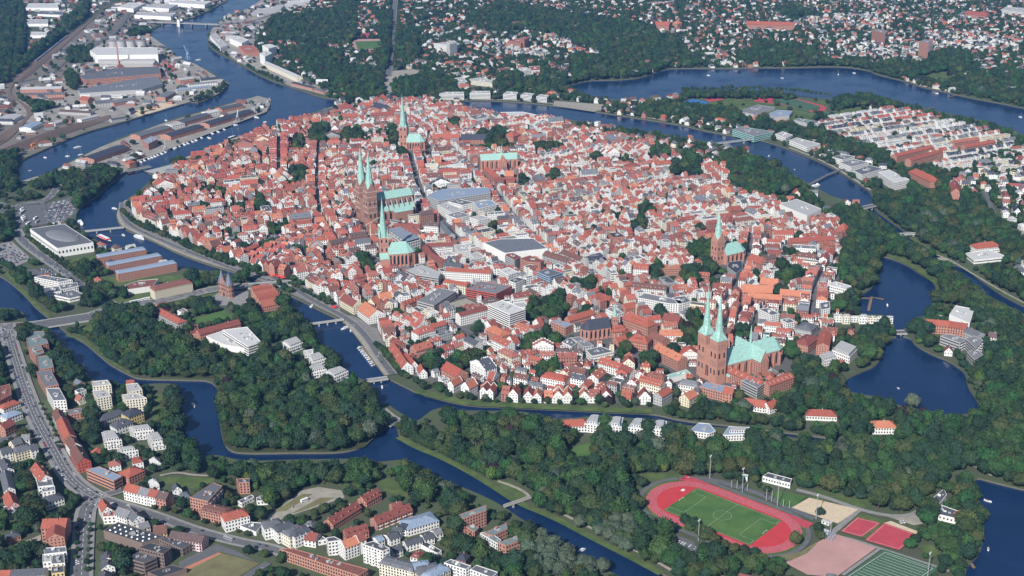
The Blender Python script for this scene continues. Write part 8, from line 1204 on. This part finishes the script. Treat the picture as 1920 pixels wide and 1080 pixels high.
for k, v in rk.items():
    v.sort(); h, s = VAR[k[0]][:2]
    for n, (d, i) in enumerate(v[:len(ORD)]): lab[i] = f"{ORD[n] + ' ' if len(v) > 1 else ''}{h} {s}-crowned tree {k[1][1]} {LM[k[1][0]][0]}"
single = set(); 
for i in order:
    if len(single) >= 300: break
    if i in lab: single.add(int(i))
for i in single:
    x, y, s, v = TA[i]; v = int(v); o = empty('tree', (x, y, 0), rnd.uniform(0, 6.28)); o.scale = (s, s, s * rnd.uniform(.92, 1.1)); tag(o, lab[i], 'tree', 'single trees of the near quarters and woods')
    for nm, me in (('crown', CME[v]), ('trunk', TME[v])): c = bpy.data.objects.new(nm, me); COL.objects.link(c); c.parent = o
# all other trees: one wood, instanced
vc = bpy.data.collections.new('tree_kinds')
for i, v in enumerate(VAR): b = MB(); b.merge(CRN[i]); b.merge(TMB[i]); o = bpy.data.objects.new(f'tree_kind_{i:02d}', b.mesh('tree_kind')); vc.objects.link(o)
rest = np.array([i for i in range(len(TA)) if i not in single]); me = bpy.data.meshes.new('woodland'); me.from_pydata([(x, y, 0) for x, y in TA[rest, :2]], [], [])
for nm, ty, dat in (('kind_index', 'INT', TA[rest, 3].astype(np.int32)), ('size', 'FLOAT_VECTOR', np.stack([TA[rest, 2] * NR.uniform(.85, 1.15, len(rest)), TA[rest, 2] * NR.uniform(.85, 1.15, len(rest)), TA[rest, 2] * NR.uniform(.75, 1.2, len(rest))], 1).astype(np.float32).ravel()), ('turn', 'FLOAT', NR.uniform(0, 6.28, len(rest)).astype(np.float32))): a = me.attributes.new(nm, ty, 'POINT'); a.data.foreach_set('vector' if 'VECTOR' in ty else 'value', dat)
wo = bpy.data.objects.new('woodland', me); COL.objects.link(wo); wo['kind'] = 'stuff'
ng = bpy.data.node_groups.new('woodland', 'GeometryNodeTree'); ng.interface.new_socket('Geometry', in_out='INPUT', socket_type='NodeSocketGeometry'); ng.interface.new_socket('Geometry', in_out='OUTPUT', socket_type='NodeSocketGeometry')
N = ng.nodes; gi, go = N.new('NodeGroupInput'), N.new('NodeGroupOutput'); ci = N.new('GeometryNodeCollectionInfo'); ci.inputs[0].default_value = vc; ci.inputs[1].default_value = True; ci.inputs[2].default_value = True
ip = N.new('GeometryNodeInstanceOnPoints'); ip.inputs['Pick Instance'].default_value = True
def attr(nm, ty): a = N.new('GeometryNodeInputNamedAttribute'); a.data_type = ty; a.inputs[0].default_value = nm; return a.outputs[0]
l = ng.links; l.new(gi.outputs[0], ip.inputs['Points']); l.new(ci.outputs[0], ip.inputs['Instance']); l.new(attr('kind_index', 'INT'), ip.inputs['Instance Index']); cx_ = N.new('ShaderNodeCombineXYZ'); l.new(attr('turn', 'FLOAT'), cx_.inputs[2]); l.new(cx_.outputs[0], ip.inputs['Rotation']); l.new(attr('size', 'FLOAT_VECTOR'), ip.inputs['Scale']); l.new(ip.outputs[0], go.inputs[0])
md = wo.modifiers.new('woodland', 'NODES'); md.node_group = ng
print('trees', len(TA))
# ------------------------------------------------------------------ air
if HAZE:
    b = MB(); b.box((700, 1500, -6), (16000, 17000, 700), 'quay'); hz = b.build('haze', kind='stuff'); hm = bpy.data.materials.new('haze'); hm.use_nodes = True; n = hm.node_tree.nodes; n.clear(); ou = n.new('ShaderNodeOutputMaterial'); pv = n.new('ShaderNodeVolumePrincipled'); pv.inputs['Color'].default_value = (.2, .46, 1, 1); pv.inputs['Density'].default_value = HAZE; pv.inputs['Anisotropy'].default_value = .1; hm.node_tree.links.new(pv.outputs[0], ou.inputs['Volume']); hz.data.materials.clear(); hz.data.materials.append(hm)
